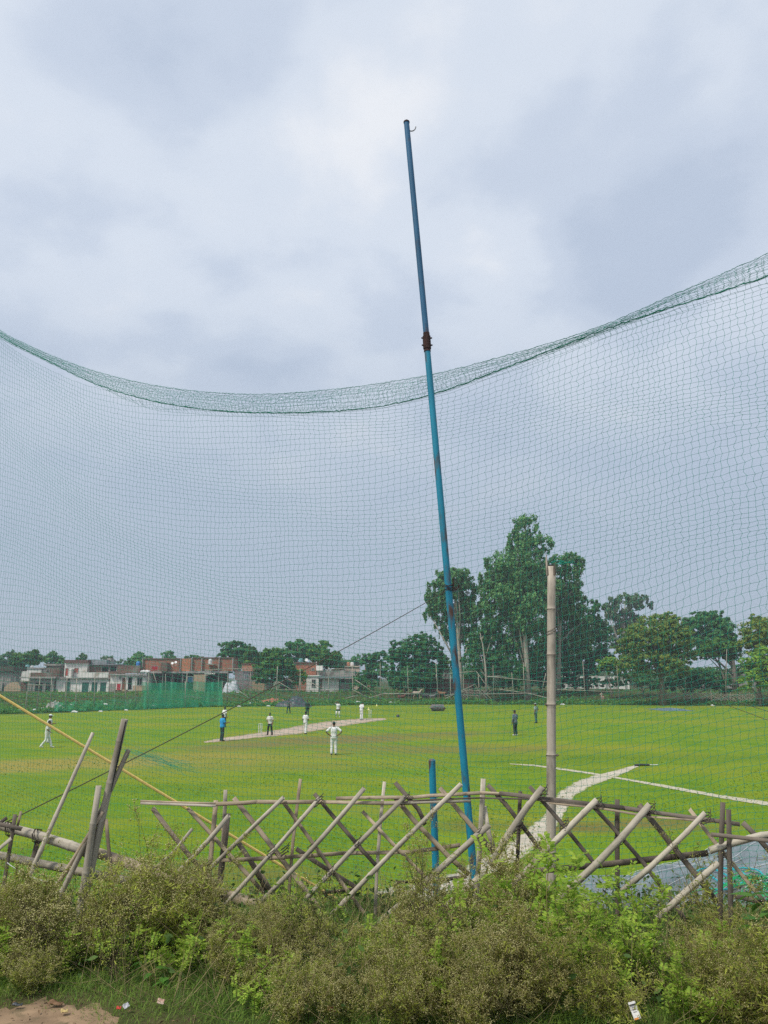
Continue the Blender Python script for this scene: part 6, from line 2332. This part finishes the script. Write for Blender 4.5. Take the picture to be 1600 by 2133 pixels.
def weed_meshes(seed, h=.62, ns=11, spread=.5, fl=3.6, nb=13, leafy=1.0):
    rng = np.random.default_rng(seed)
    S0, S1, SR0, SR1 = [], [], [], []
    T0, T1 = [], []
    LF0, LF1, LW = [], [], []
    FC = []
    for k in range(ns):
        az = rng.uniform(0, 6.283)
        tilt = rng.uniform(.05, spread)
        L_ = h * rng.uniform(.5, 1.16)
        p = np.array([rng.normal(0, .05), rng.normal(0, .05), -.05])
        d = np.array([math.sin(tilt) * math.cos(az), math.sin(tilt) * math.sin(az), math.cos(tilt)])
        pts = [p]
        for i in range(6):
            d = d + rng.normal(0, .08, 3); d /= np.linalg.norm(d)
            pts.append(pts[-1] + d * L_ / 6)
        pts = np.array(pts)
        rr = np.linspace(.0042, .0014, 7)
        S0 += list(pts[:-1]); S1 += list(pts[1:]); SR0 += list(rr[:-1]); SR1 += list(rr[1:])
        for b_ in range(nb):
            f = rng.uniform(.22, 1.0)
            i = min(5, int(f * 6)); fr = f * 6 - i
            q0 = pts[i] + (pts[i + 1] - pts[i]) * fr
            dd = (pts[i + 1] - pts[i]); dd /= np.linalg.norm(dd)
            side = unit(rng, 1)[0]; side -= dd * side.dot(dd); side /= np.linalg.norm(side)
            ang = rng.uniform(.45, 1.05)
            bd = dd * math.cos(ang) + side * math.sin(ang)
            bl = h * (.36 * (1 - f) + .16) * rng.uniform(.6, 1.2)
            q1 = q0 + bd * bl * .5
            bd2 = bd + np.array([0, 0, .3]) + rng.normal(0, .15, 3); bd2 /= np.linalg.norm(bd2)
            q2 = q1 + bd2 * bl * .5
            S0 += [q0, q1]; S1 += [q1, q2]; SR0 += [.0018, .0014]; SR1 += [.0014, .0009]
            nt_ = rng.integers(5, 9)
            for t_ in range(nt_):
                u = rng.uniform(.15, 1.0)
                r0 = q0 + (q1 - q0) * u * 2 if u < .5 else q1 + (q2 - q1) * (u - .5) * 2
                td = bd2 * .8 + unit(rng, 1, .25)[0] * .8
                td /= np.linalg.norm(td)
                tl = rng.uniform(.03, .09)
                r1 = r0 + td * tl
                T0.append(r0); T1.append(r1)
                nf = rng.poisson(fl)
                for _ in range(nf):
                    w = r1 + rng.normal(0, .011, 3) + np.array([0, 0, rng.uniform(0, .012)])
                    FC.append(w)
                    T0.append(r1 - td * .008); T1.append(w)
                for _ in range(rng.poisson(2.0 * leafy)):
                    a = r0 + (r1 - r0) * rng.uniform(0, 1)
                    ld = unit(rng, 1, .1)[0]
                    LF0.append(a); LF1.append(a + ld * rng.uniform(.014, .042)); LW.append(rng.uniform(.0020, .0056))
        for _ in range(int(14 * leafy)):
            f = rng.uniform(0, .7); i = min(5, int(f * 6))
            a = pts[i] + (pts[i + 1] - pts[i]) * (f * 6 - i)
            ld = unit(rng, 1, .15)[0]
            LF0.append(a); LF1.append(a + ld * rng.uniform(.03, .08)); LW.append(rng.uniform(.003, .008))
    A = lambda x: np.array(x)
    Vs, q1_ = prisms(A(S0), A(S1), A(SR0), A(SR1))
    Vt, q2_ = strips(A(T0), A(T1), .0010, rng)
    V, fs = joinVF([(Vs, q1_), (Vt, q2_)])
    ms = mesh_np('weed_stems', V, fs); ms.materials.append(STEM)
    Vl, ql = strips(A(LF0), A(LF1), A(LW), rng)
    ml = mesh_np('weed_leaves', Vl, [ql]); ml.materials.append(WLEAF)
    if FC:
        Vf, tf = tetras(A(FC), rng.uniform(.0026, .0058, len(FC)), rng)
        mf = mesh_np('weed_flowers', Vf, [tf]); mf.materials.append(FLOW)
    else:
        mf = None
    return ms, ml, mf


def leaf6(C, A, B, N_, cup=.0):
    """six-sided leaf of two quads folded on the midrib"""
    m = len(C)
    V = np.stack([C - A, C - A * .25 + B + N_ * cup, C + A * .45 + B * .8 + N_ * cup, C + A, C + A * .45 - B * .8 + N_ * cup, C - A * .25 - B + N_ * cup], 1).reshape(-1, 3)
    i = (np.arange(m) * 6)[:, None]
    return V, np.concatenate([i + np.array([[0, 1, 2, 3]]), i + np.array([[0, 3, 4, 5]])])


def shrub_meshes(seed, h=.75, ns=9):
    """loose shrub with feathered leaves of oval leaflets"""
    rng = np.random.default_rng(seed)
    S0, S1, R0, R1 = [], [], [], []
    C, A_, B_, N_ = [], [], [], []
    for k in range(ns):
        az = rng.uniform(0, 6.283); tilt = rng.uniform(.1, .75)
        d = np.array([math.sin(tilt) * math.cos(az), math.sin(tilt) * math.sin(az), math.cos(tilt)])
        p = np.array([rng.normal(0, .04), rng.normal(0, .04), -.05]); L_ = h * rng.uniform(.65, 1.1)
        pts = [p]
        for i in range(7):
            d = d + rng.normal(0, .1, 3) + np.array([0, 0, -.02]); d /= np.linalg.norm(d)
            pts.append(pts[-1] + d * L_ / 7)
        for i in range(7):
            S0.append(pts[i]); S1.append(pts[i + 1]); R0.append(.006 * (1 - i / 8)); R1.append(.006 * (1 - (i + 1) / 8))
        for j in range(20):
            f = rng.uniform(.25, 1.0) * 7
            i = min(6, int(f)); a = pts[i] + (pts[i + 1] - pts[i]) * (f - i)
            rd = unit(rng, 1, .45)[0]
            rl = rng.uniform(.06, .12)
            b = a + rd * rl + np.array([0, 0, -.012])
            S0.append(a); S1.append(b); R0.append(.0014); R1.append(.0008)
            up = np.array([0, 0, 1.0]); sd_ = np.cross(rd, up); sd_ /= max(np.linalg.norm(sd_), 1e-6)
            nrm = np.cross(sd_, rd) + rng.normal(0, .25, 3); nrm /= np.linalg.norm(nrm)
            npair = rng.integers(4, 7)
            for q in range(npair):
                u = .25 + .75 * q / (npair - 1)
                c = a + (b - a) * u
                for s in (-1, 1):
                    ld = sd_ * s + rd * .45 + rng.normal(0, .12, 3); ld /= np.linalg.norm(ld)
                    ln = rng.uniform(.012, .0205)
                    w = np.cross(nrm, ld); w /= np.linalg.norm(w)
                    C.append(c + ld * (ln + .003)); A_.append(ld * ln); B_.append(w * ln * .48); N_.append(nrm * .002)
    A = np.array
    Vs, qs = prisms(A(S0), A(S1), A(R0), A(R1))
    ms = mesh_np('shrub_stems', Vs, [qs]); ms.materials.append(STEM)
    V, q = leaf6(A(C), A(A_), A(B_), A(N_), 1.0)
    ml = mesh_np('shrub_leaflets', V, [q]); ml.materials.append(SHRUB)
    return ms, ml, None


def broad_meshes(seed, h=.6, n=16, size=.085):
    rng = np.random.default_rng(seed)
    S0, S1, R0, R1 = [], [], [], []
    V, F4 = [], []
    for k in range(n):
        az = rng.uniform(0, 6.283)
        base = np.array([rng.normal(0, .02), rng.normal(0, .02), h * rng.uniform(.05, .5)])
        d = np.array([math.cos(az) * .8, math.sin(az) * .8, rng.uniform(.3, 1.0)]); d /= np.linalg.norm(d)
        e = base + d * h * rng.uniform(.3, .6)
        S0.append(base); S1.append(e); R0.append(.004); R1.append(.002)
        ld = np.array([math.cos(az), math.sin(az), rng.uniform(-.6, .1)]); ld /= np.linalg.norm(ld)
        sd_ = np.cross(ld, [0, 0, 1]); sd_ /= np.linalg.norm(sd_)
        nr = np.cross(sd_, ld)
        L_ = size * rng.uniform(.7, 1.3) * 1.35; W_ = L_ * .62
        b0 = len(V)
        for i in range(7):
            t = i / 6
            w = W_ * math.sin(math.pi * min(1, t * .93 + .07) ** .72) * .85 * (1 if t < 1 else 0)
            c = e + ld * L_ * 2 * t * .8 + nr * (-.30 * L_ * t * t)
            for s in (-1, 0, 1):
                V.append(c + sd_ * s * w + nr * (abs(s) * .13 * w))
        for i in range(6):
            for j in range(2):
                a = b0 + i * 3 + j
                F4.append((a, a + 1, a + 4, a + 3))
    S0.append(np.array([0, 0, -.05])); S1.append(np.array([0, 0, h * .55])); R0.append(.008); R1.append(.004)
    Vs, qs = prisms(np.array(S0), np.array(S1), np.array(R0), np.array(R1), 5)
    ms = mesh_np('plant_stalks', Vs, [qs]); ms.materials.append(STEM)
    ml = mesh_np('plant_leaves', np.array(V), [np.array(F4)], True); ml.materials.append(BROAD)
    return ms, ml, None


SPIRE = weed_meshes(215, .80, 5, .4, 5, 8, .5)
WV = [weed_meshes(200, .62, 12, .55), weed_meshes(201, .58, 13, .7), weed_meshes(202, .66, 11, .5, 6), weed_meshes(203, .50, 12, .85, 4, 12), weed_meshes(204, .62, 12, .6, 7, 14, .7)]
BARE = weed_meshes(210, .75, 7, .45, 1, 9, .25)
BARE[0].materials.clear(); BARE[0].materials.append(STEM_D)
SV = [shrub_meshes(220), shrub_meshes(221, .62, 10)]
BV = broad_meshes(230, .6, 30, .048)
BS = broad_meshes(231, .22, 6, .042)


CONTOUR = [(-100, 1830), (0, 1838), (60, 1832), (150, 1812), (230, 1838), (290, 1806), (350, 1772), (400, 1800), (440, 1852), (500, 1890), (560, 1876), (620, 1870), (660, 1905), (720, 1935), (780, 1896),
           (840, 1842), (900, 1856), (980, 1822), (1050, 1802), (1120, 1806), (1220, 1806), (1290, 1836), (1340, 1896), (1420, 1910), (1480, 1888), (1540, 1886), (1600, 1900), (1700, 1900)]


def fit_height(px, D, scale, meshes):
    """how tall the growth is here"""
    me = meshes[1]
    z = np.empty(len(me.vertices) * 3, dtype=np.float32)
    me.vertices.foreach_get('co', z)
    tall = float(np.percentile(z[2::3], 98.5))
    ty = float(np.interp(px, [c[0] for c in CONTOUR], [c[1] for c in CONTOUR]))
    if D < 4.75:
        ty += 45
    top_ = at(px, ty, D).z - gz((px - 800) / 1600 * D, D)
    need = top_ / tall
    return max(.28, need * random.uniform(.94, 1.06) if D >= 4.75 else min(scale, need))


def plant(name, label, px, D, base_drop, scale, meshes, cat, group=None, rz=None, lean=0.0):
    if name in ('weed', 'leafy_shrub') and 'spindly' not in label and 'small' not in label and 'low ' not in label:
        scale = fit_height(px, D, scale, meshes)
    x = (px - 800) / 1600 * D
    t = empty(name, (x, D, gz(x, D) - base_drop), label, cat, group)
    t.scale = (max(scale, .55) * random.uniform(.95, 1.15), max(scale, .55) * random.uniform(.95, 1.15), scale) if name in ('weed', 'leafy_shrub') else (scale, scale, scale)
    t.rotation_euler = (lean * random.uniform(-1, 1), lean * random.uniform(-1, 1), random.uniform(0, 6.28) if rz is None else rz)
    for nm, me in zip(('stem', 'foliage', 'flowers'), meshes):
        if me is not None:
            tag(link(nm, me, None, t), kind='stuff' if nm == 'flowers' else None)
    return t


WEED = 'flowering weeds along the road verge'
for k, (px, D, sc, v, lb) in enumerate([
        (-30, 5.35, 0.86, 0, 'olive flowering weed at the foot of the dark lashed stakes'),
        (40, 5.0, 0.82, 2, 'tan weed clump spilling over the grass below the dark stakes'),
        (95, 5.45, 0.86, 1, 'olive weed growing through the lower thick bamboo rail'),
        (150, 5.05, 0.79, 4, 'pale flowered weed in front of the thin leaning cane'),
        (225, 5.3, 0.82, 3, 'brownish weed at the foot of the thickest leaning pole'),
        (285, 5.1, 0.86, 0, 'weed clump just beside the foot of the thickest leaning pole'),
        (330, 5.4, 1.01, 2, 'tall feathery weed rising over the end of the sagging rail'),
        (385, 5.15, 0.93, 1, 'rounded olive weed in front of the first lattice crossings'),
        (430, 5.35, 0.72, 4, 'weed with cream flower heads below the dark lattice post'),
        (512, 4.95, 0.60, 2, 'bright cream flowered weed in front of the parallel front canes'),
        (585, 5.15, 0.52, 0, 'bushy olive weed under the middle of the lattice fence'),
        (655, 5.05, 0.42, 1, 'weed clump left of the longest slanting cane'.replace(' left of', ' beside')),
        (700, 4.5, 0.46, 4, 'low weed tuft on the grass in front of the longest slanting cane'),
        (545, 4.65, 0.60, 3, 'low cream flowered tuft at the grass edge below the lattice'),
        (760, 5.2, 0.64, 3, 'thin olive weed behind the crossing of the long canes'),
        (840, 5.35, 0.76, 0, 'wispy weed before the short blue post'),
        (905, 5.05, 0.69, 2, 'brown tinged weed below the tall blue pole'),
        (985, 5.25, 0.86, 1, 'tall yellowish weed where the pale footpath meets the fence'),
        (1050, 5.1, 1.02, 4, 'dense yellow green weed beside the pinnate leaved shrub'),
        (930, 4.5, 0.80, 3, 'weed with small white heads low in the dark hollow'),
        (1010, 4.3, 0.78, 4, 'white headed weed at the very road edge below the shrub'),
        (1090, 4.15, 0.76, 2, 'yellowish road edge weed beneath the pinnate leaved shrub'),
        (1395, 5.15, 0.82, 1, 'brown weed in front of the covered heap'),
        (1440, 4.75, 1.00, 0, 'big olive brown weed between the shrub and the broad leaved plant'),
        (1500, 5.15, 0.98, 3, 'rusty brown weed at the foot of the doubled dark post'),
        (1540, 4.6, 0.98, 4, 'golden weed clump near the broad leaved plant'),
        (1400, 4.3, 0.92, 2, 'golden brown weed above the white card'),
        (1480, 4.15, 0.90, 1, 'dense brown weed at the road edge beside the golden clump'),
        (1575, 4.2, 0.86, 0, 'weed mass at the road edge below the broad leaved plant'),
        (1215, 4.2, 0.66, 1, 'sparse white headed weed next to the white card'),
        (800, 4.55, 0.58, 0, 'stunted weed in the shaded grass below the fence'),
        (640, 4.2, .50, 0, 'low yellowish weed tuft at the road edge by the red wrapper'),
        (740, 4.25, .60, 3, 'olive weed at the road edge next to the red wrapper'),
        (830, 4.15, .66, 1, 'yellow green weed at the road edge in front of the bare dark weed'),
        (900, 4.3, .70, 4, 'cream headed weed between the bare dark weed and the shrub'),
        (960, 4.05, .66, 2, 'weed leaning over the road edge below the white headed clump'),
        (560, 4.9, .62, 4, 'pale flowered weed under the first long slanting canes'),
        (130, 4.65, 0.50, 1, 'small brown weed on the grass near the dirt')]):
    plant('weed', lb, px, D, .02, sc, WV[v], 'weed', WEED, lean=.1)

for px, D, sc, v, lb in [(1075, 4.7, 1.0, 0, 'yellow green pinnate leaved shrub below the tall bamboo post'),
                         (1190, 4.85, 1.12, 0, 'largest pinnate leaved shrub in front of the dark split rail'),
                         (1270, 4.75, 1.05, 1, 'pinnate leaved shrub in front of the blue grey heap'),
                         (1310, 4.6, .95, 0, 'lush pinnate leaved shrub above the dark hollow'),
                         (1150, 4.55, .9, 1, 'pinnate leaved shrub overhanging the white headed weeds'),
                         (1245, 4.45, .60, 0, 'low sprig of pinnate leaves hanging into the dark hollow'),
                         (1365, 4.2, .62, 1, 'pinnate leaved sprig beside the white card')]:
    plant('leafy_shrub', lb, px, D, .02, sc, SV[v], 'shrub', 'pinnate leaved shrubs on the verge', lean=.12)

plant('broadleaf_plant', 'broad leaved green plant at the edge of the road verge', 1588, 4.6, -.06, 1.05, BV, 'plant', rz=.6)
plant('broadleaf_plant', 'lower broad leaved plant in front of the rusty brown weed', 1606, 4.4, -.02, .95, BV, 'plant', rz=2.4)
for px, py, lb in ((312, 2048, 'light green seedling with rounded leaves near the dirt'), (118, 2002, 'pale seedling on the grass below the dark stakes'), (595, 2078, 'seedling with rounded leaves in front of the low weed tufts'),
                   (352, 2050, 'smaller seedling next to the light green one'), (735, 2085, 'tiny seedling in the shaded grass')):
    p = onz(px, py, 2.42)
    t = plant('seedling', lb, 800 + p.x / p.y * 1600, p.y, .02, .75 if 'tiny' not in lb and 'small' not in lb else .5, BS, 'seedling', 'round leaved seedlings in the verge grass')

for px, D, sc, lb in ((862, 4.55, .9, 'bare dark twiggy weed standing in the hollow below the blue pole'), (690, 4.75, .8, 'bare branching dead weed before the longest cane'), (185, 4.9, .7, 'dead twiggy weed by the thin cane'),
                      (1010, 4.6, .75, 'leafless dark weed beside the yellow green shrub'), (1290, 4.45, .65, 'dry leafless weed over the dark hollow by the card'), (300, 4.75, .62, 'dead branching weed on the grass by the thickest pole')):
    plant('dead_weed', lb, px, D, .02, sc, BARE, 'weed', 'dead twiggy weeds', lean=.1)


for px, D, sc, lb in ((60, 5.2, .80, 'spindly weed stalk standing above the clumps by the dark stakes'), (345, 5.3, .92, 'spindly open weed rising beside the first lattice slat'), (870, 5.2, .9, 'spindly weed stalks between the two blue poles and the fence'),
                      (1020, 4.9, .82, 'spindly weed above the yellow green shrub'), (1460, 5.0, .9, 'spindly weed in front of the doubled dark post'), (620, 4.7, .6, 'spindly weed in the gap below the lattice'), (1110, 4.3, .72, 'spindly white headed weed before the shrubs'),
                      (440, 5.2, .8, 'spindly weed stalks across the dark lattice post')):
    plant('weed', lb, px, D, .02, sc, SPIRE, 'weed', 'spindly weeds of the verge', lean=.15)
for px, D, sc, v, lb in ((55, 4.85, .5, 0, 'small sprig of pinnate leaves below the dark lashed stakes'), (345, 5.0, .6, 1, 'small leafy shrub inside the tall feathery weed'), (530, 4.75, .45, 0, 'small leafy sprig under the parallel front canes'),
                         (600, 4.45, .42, 1, 'low leafy sprig in the grass beside the low weed tufts'), (790, 4.9, .5, 1, 'small leafy shrub behind the stunted weed'), (880, 4.35, .5, 0, 'low leafy sprig at the foot of the bare dark weed'),
                         (1420, 4.55, .55, 1, 'small leafy shrub between the golden and olive brown weeds'), (1530, 4.4, .5, 0, 'small leafy sprig under the broad leaved plant')):
    plant('leafy_shrub', lb, px, D, .02, sc, SV[v], 'shrub', 'pinnate leaved shrubs on the verge', lean=.12)
for px, D, sc, lb in ((205, 4.95, .55, 'small bush of pinnate leaves at the foot of the thickest pole'), (640, 5.3, .55, 'small green bush under the lattice crossings'), (420, 4.85, .5, 'low green bush among the olive weeds by the dark lattice post'), (960, 4.75, .6, 'green leafy bush by the yellowish weed near the footpath')):
    plant('leafy_shrub', lb, px, D, .02, sc, SV[1], 'shrub', 'pinnate leaved shrubs on the verge', lean=.12)


# ------------------------------------------------------------------ grass and low leaves of the verge (uncountable)
def verge_grass():
    rng = np.random.default_rng(17)
    M = 170000
    x = rng.uniform(-4.6, 4.6, M)
    y = rng.uniform(3.5, 6.6, M) 
    edge = np.interp(x, [-9, -3, -2.3, -1.7, -1.2, -.5, 9], [4.65, 4.62, 4.55, 4.42, 4.2, 3.9, 3.6])
    dens = np.clip((y - edge + .20 + .14 * np.sin(x * 8) + .08 * np.sin(x * 21)) * 3.2, 0, 1)
    keep = (rng.random(M) < dens) & (np.abs(x) < y * .56)
    x, y, edge = x[keep], y[keep], edge[keep]
    M = len(x)
    z = np.array([gz(a, b) for a, b in zip(x, y)])
    h = rng.uniform(.03, .13, M) * (1 + .4 * np.sin(x * 2.3 + y * 3)) * np.clip((y - edge) * 2.5 + .35, .3, 1)
    az = rng.uniform(0, 6.283, M)
    bend = rng.uniform(.4, 1.5, M) * h
    dx, dy = np.cos(az), np.sin(az)
    w = rng.uniform(.0008, .0019, M)
    V = np.zeros((M, 5, 3))
    for i, (t, ww) in enumerate(((0, 1), (.55, .8))):
        cx = x + dx * bend * t * t; cy = y + dy * bend * t * t; cz = z + h * t * (1 - .1 * bend / h) - .005
        V[:, 2 * i] = np.stack([cx - dy * w * ww, cy + dx * w * ww, cz], 1)
        V[:, 2 * i + 1] = np.stack([cx + dy * w * ww, cy - dx * w * ww, cz], 1)
    V[:, 4] = np.stack([x + dx * bend, y + dy * bend, z + h * (1 - .36 * bend / h)], 1)
    i = (np.arange(M) * 5)[:, None]
    me = mesh_np('verge_grass', V.reshape(-1, 3), [i + np.array([[0, 1, 3, 2]]), i + np.array([[2, 3, 4]])])
    tag(link('verge_grass', me, leafmat('verge_grass_blades', (.25, .36, .06), (.075, .17, .03), .45, .6)), kind='stuff')
    # low leaves and dead stalks between the weeds
    M = 15000
    x = rng.uniform(-3.4, 3.4, M); y = rng.uniform(3.9, 6.9, M)
    edge = np.interp(x, [-9, -3, -2.3, -1.7, -1.2, -.5, 9], [4.65, 4.62, 4.55, 4.42, 4.2, 3.9, 3.6])
    k = y > edge + .35 + .15 * np.sin(x * 5)
    k &= rng.random(M) < np.clip(.25 + .5 * (x > .6) + .35 * (y > 5), 0, 1)
    x, y = x[k], y[k]; M = len(x)
    z = np.array([gz(a, b) for a, b in zip(x, y)]) + np.abs(rng.normal(0, .11, M))
    C = np.stack([x, y, z], 1)
    n = unit(rng, M, 1.0); a = np.cross(n, unit(rng, M)); a /= np.linalg.norm(a, axis=1, keepdims=True)
    b_ = np.cross(n, a); L_ = rng.uniform(.010, .030, M)[:, None]
    V, q = leaf6(C, a * L_, b_ * L_ * .5, n * L_ * .15, 1.0)
    tag(link('ground_cover_leaves', mesh_np('ground_cover_leaves', V, [q]), LOWL), kind='stuff')
    # tufts standing a little proud of the mown field
    M = 42000
    u = rng.random(M)
    y = 13.5 * (42 / 13.5) ** u
    x = rng.uniform(-.56, .56, M) * y
    k = np.sin(x * .9 + 2) * np.sin(y * .7) + np.sin(x * .31 - y * .5) + rng.normal(0, .8, M) > .2
    x, y = x[k], y[k]; M = len(x)
    C = np.stack([x, y, rng.uniform(.006, .03, M)], 1)
    n = unit(rng, M, 1.2); a = np.cross(n, unit(rng, M)); a /= np.linalg.norm(a, axis=1, keepdims=True)
    b_ = np.cross(n, a); L_ = (rng.uniform(.012, .04, M) * (y / 25) ** .5)[:, None]
    V, q = rhombs(C, a * L_, b_ * L_ * .45)
    tag(link('field_tufts', mesh_np('field_tufts', V, [q]), leafmat('field_grass_tufts', (.18, .25, .012), (.10, .185, .008), .35, .8)), kind='stuff')
    # dry stalks
    M = 4200
    x = rng.uniform(-3.4, 3.4, M); y = rng.uniform(4.0, 6.4, M)
    edge = np.interp(x, [-9, -3, -2.3, -1.7, -1.2, -.5, 9], [4.65, 4.62, 4.55, 4.42, 4.2, 3.9, 3.6])
    k = y > edge + .2
    x, y = x[k], y[k]; M = len(x)
    z = np.array([gz(a, b) for a, b in zip(x, y)])
    P0 = np.stack([x, y, z], 1)
    P1 = P0 + unit(rng, M, .9) * rng.uniform(.1, .44, M)[:, None]
    P1[:, 2] = np.maximum(P1[:, 2], P0[:, 2] + .01)
    V, q = prisms(P0, P1, .0016, .0008)
    tag(link('dry_stalks', mesh_np('dry_stalks', V, [q]), mat('straw', (.38, .31, .16), (.16, .125, .065), rough=.95, scale=12)), kind='stuff')
    # crumbs and dead leaves on the dirt
    M = 1500
    x = rng.uniform(-3.2, .5, M); y = rng.uniform(3.4, 4.6, M)
    edge = np.interp(x, [-9, -3, -2.3, -1.7, -1.2, -.5, 9], [4.65, 4.62, 4.55, 4.42, 4.2, 3.9, 3.6])
    k = np.abs(y - edge) < np.abs(rng.normal(0, .3, M))
    x, y = x[k], y[k]; M = len(x)
    C = np.stack([x, y, np.array([gz(a, b) for a, b in zip(x, y)]) + .022], 1)
    n = unit(rng, M, 2.2); a = np.cross(n, unit(rng, M)); a /= np.linalg.norm(a, axis=1, keepdims=True)
    b_ = np.cross(n, a); L_ = rng.uniform(.003, .014, M)[:, None]
    V, q = leaf6(C, a * L_, b_ * L_ * .4, n * L_ * .3, 1.0)
    tag(link('leaf_litter', mesh_np('leaf_litter', V, [q]), leafmat('dead_leaves', (.20, .13, .075), (.07, .05, .03), .1, .9)), kind='stuff')


verge_grass()


# ------------------------------------------------------------------ litter at the road edge
def scrap(name, label, px, py, w, h, m, cat, tilt=(.3, .2, .4), lift=.03, extra=None, zz=2.42):
    p = onz(px, py, zz)
    t = empty(name, (p.x, p.y, gz(p.x, p.y) + lift), label, cat)
    t.rotation_euler = tilt
    V, q = [], []
    n = 8
    g = random.Random(int(px))
    for j in range(n + 1):
        for i in range(n + 1):
            u, v = i / n - .5, j / n - .5
            V.append((u * w, v * h, .10 * w * math.sin(u * 7 + g.random() * .4) * math.cos(v * 6 + 1) + g.uniform(-.003, .003)))
    for j in range(n):
        for i in range(n):
            a = j * (n + 1) + i
            q.append((a, a + 1, a + n + 2, a + n + 1))
    o_ = link('sheet', mesh_np('sheet', V, [np.array(q)], True), m, t)
    sl = o_.modifiers.new('thickness', 'SOLIDIFY'); sl.thickness = .0015
    if extra:
        extra(t, w, h)
    return t


REDW = mat('red_wrapper_print', (.50, .06, .04), (.36, .04, .03), scale=30, rough=.45)
GRW = mat('grey_wrapper_print', (.45, .45, .46), (.25, .26, .28), scale=25, rough=.4)
BRW = mat('beige_wrapper_print', (.50, .40, .32), (.36, .20, .14), scale=18, rough=.5)
CARD = mat('white_card', (.62, .62, .60), (.50, .50, .49), scale=8, rough=.7)
scrap('wrapper', 'crumpled red wrapper in the grass at the road edge', 690, 2120, .042, .032, REDW, 'wrapper', (.5, .3, .5), .06)
scrap('wrapper', 'crumpled silver grey wrapper on the dirt edge', 262, 2106, .03, .026, GRW, 'wrapper', (.5, -.3, .8), .04)
scrap('wrapper', 'faded beige and pink wrapper lying in the grass', 334, 2102, .034, .028, BRW, 'wrapper', (.5, .2, .2), .05)
scrap('wrapper', 'small red scrap among dead leaves on the dirt', 247, 2108, .022, .018, REDW, 'wrapper', (.4, .2, .3), .035)
scrap('leaf', 'curled dry brown leaf on the dirt', 116, 2092, .07, .03, mat('dry_leaf', (.22, .13, .07), (.12, .07, .04), rough=.9), 'leaf', (.2, .2, .1), .03)
scrap('wrapper', 'pale yellow scrap beside the curled dry leaf', 134, 2110, .035, .028, mat('yellow_scrap', (.50, .38, .16), rough=.7), 'wrapper', (.2, .1, .5), .03)
scrap('wrapper', 'dark grey scrap on the dirt below the small brown weed', 36, 2094, .05, .02, TARP_K, 'wrapper', (.2, .1, .1), .03)


def card_marks(t, w, h):
    mb = MB()
    for k in range(3):
        y = -.10 * h + k * .14 * h
        mb.box((-.28 * w, y, .006), (.25 * w, y + .03 * h, .0075))
    mb.build('print', mat('grey_print', (.22, .21, .21), rough=.7), t)
    MB().box((-.5 * w, -.52 * h, .004), (.15 * w, -.42 * h, .006)).build('orange_corner', mat('orange_print', (.62, .24, .04), rough=.6), t)
    MB().box((-.52 * w, .30 * h, .010), (.52 * w, .36 * h, .014)).build('strap', DARK, t)


p = onz(1322, 2105, 2.55)
cd = empty('card', (p.x, p.y, 2.55), 'white printed card with an orange corner caught among the weeds', 'card')
cd.scale = (.62, .66, .66)
cd.rotation_euler = (R(58), R(-16), R(-4))
MB().box((-.027, -.055, 0), (.027, .055, .004)).build('sheet', CARD, cd)
card_marks(cd, .05, .105)


# ------------------------------------------------------------------ wisps of smoke by the outhouse
def smoke():
    c = at(506, 1414, 131.5)
    m = bpy.data.materials.new('thin_smoke')
    m.use_nodes = True
    t = m.node_tree
    t.nodes.clear()
    o_ = t.nodes.new('ShaderNodeOutputMaterial')
    pv = t.nodes.new('ShaderNodeVolumePrincipled')
    pv.inputs['Color'].default_value = (.75, .82, .9, 1)
    tcn = t.nodes.new('ShaderNodeTexCoord')
    ln = t.nodes.new('ShaderNodeVectorMath'); ln.operation = 'LENGTH'
    t.links.new(tcn.outputs['Object'], ln.inputs[0])
    mr = t.nodes.new('ShaderNodeMapRange')
    mr.inputs['From Min'].default_value = .2; mr.inputs['From Max'].default_value = 1.0
    mr.inputs['To Min'].default_value = .22; mr.inputs['To Max'].default_value = 0
    t.links.new(ln.outputs['Value'], mr.inputs['Value'])
    t.links.new(mr.outputs[0], pv.inputs['Density'])
    t.links.new(pv.outputs[0], o_.inputs['Volume'])
    o = MB().ball((0, 0, 0), 1.0, 20, 12).build('smoke', m, None, c)
    o.scale = (2.4, 1.3, 2.6)
    tag(o, kind='stuff')


smoke()


# ------------------------------------------------------------------ humid air
def haze():
    m = bpy.data.materials.new('humid_air')
    m.use_nodes = True
    t = m.node_tree
    t.nodes.clear()
    o_ = t.nodes.new('ShaderNodeOutputMaterial')
    pv = t.nodes.new('ShaderNodeVolumePrincipled')
    pv.inputs['Color'].default_value = (.80, .88, .95, 1)
    pv.inputs['Density'].default_value = .0007
    pv.inputs['Anisotropy'].default_value = .2
    t.links.new(pv.outputs[0], o_.inputs['Volume'])
    o = MB().box((-500, -30, -1.3), (500, 980, 45)).build('haze', m)
    tag(o, kind='stuff')


haze()
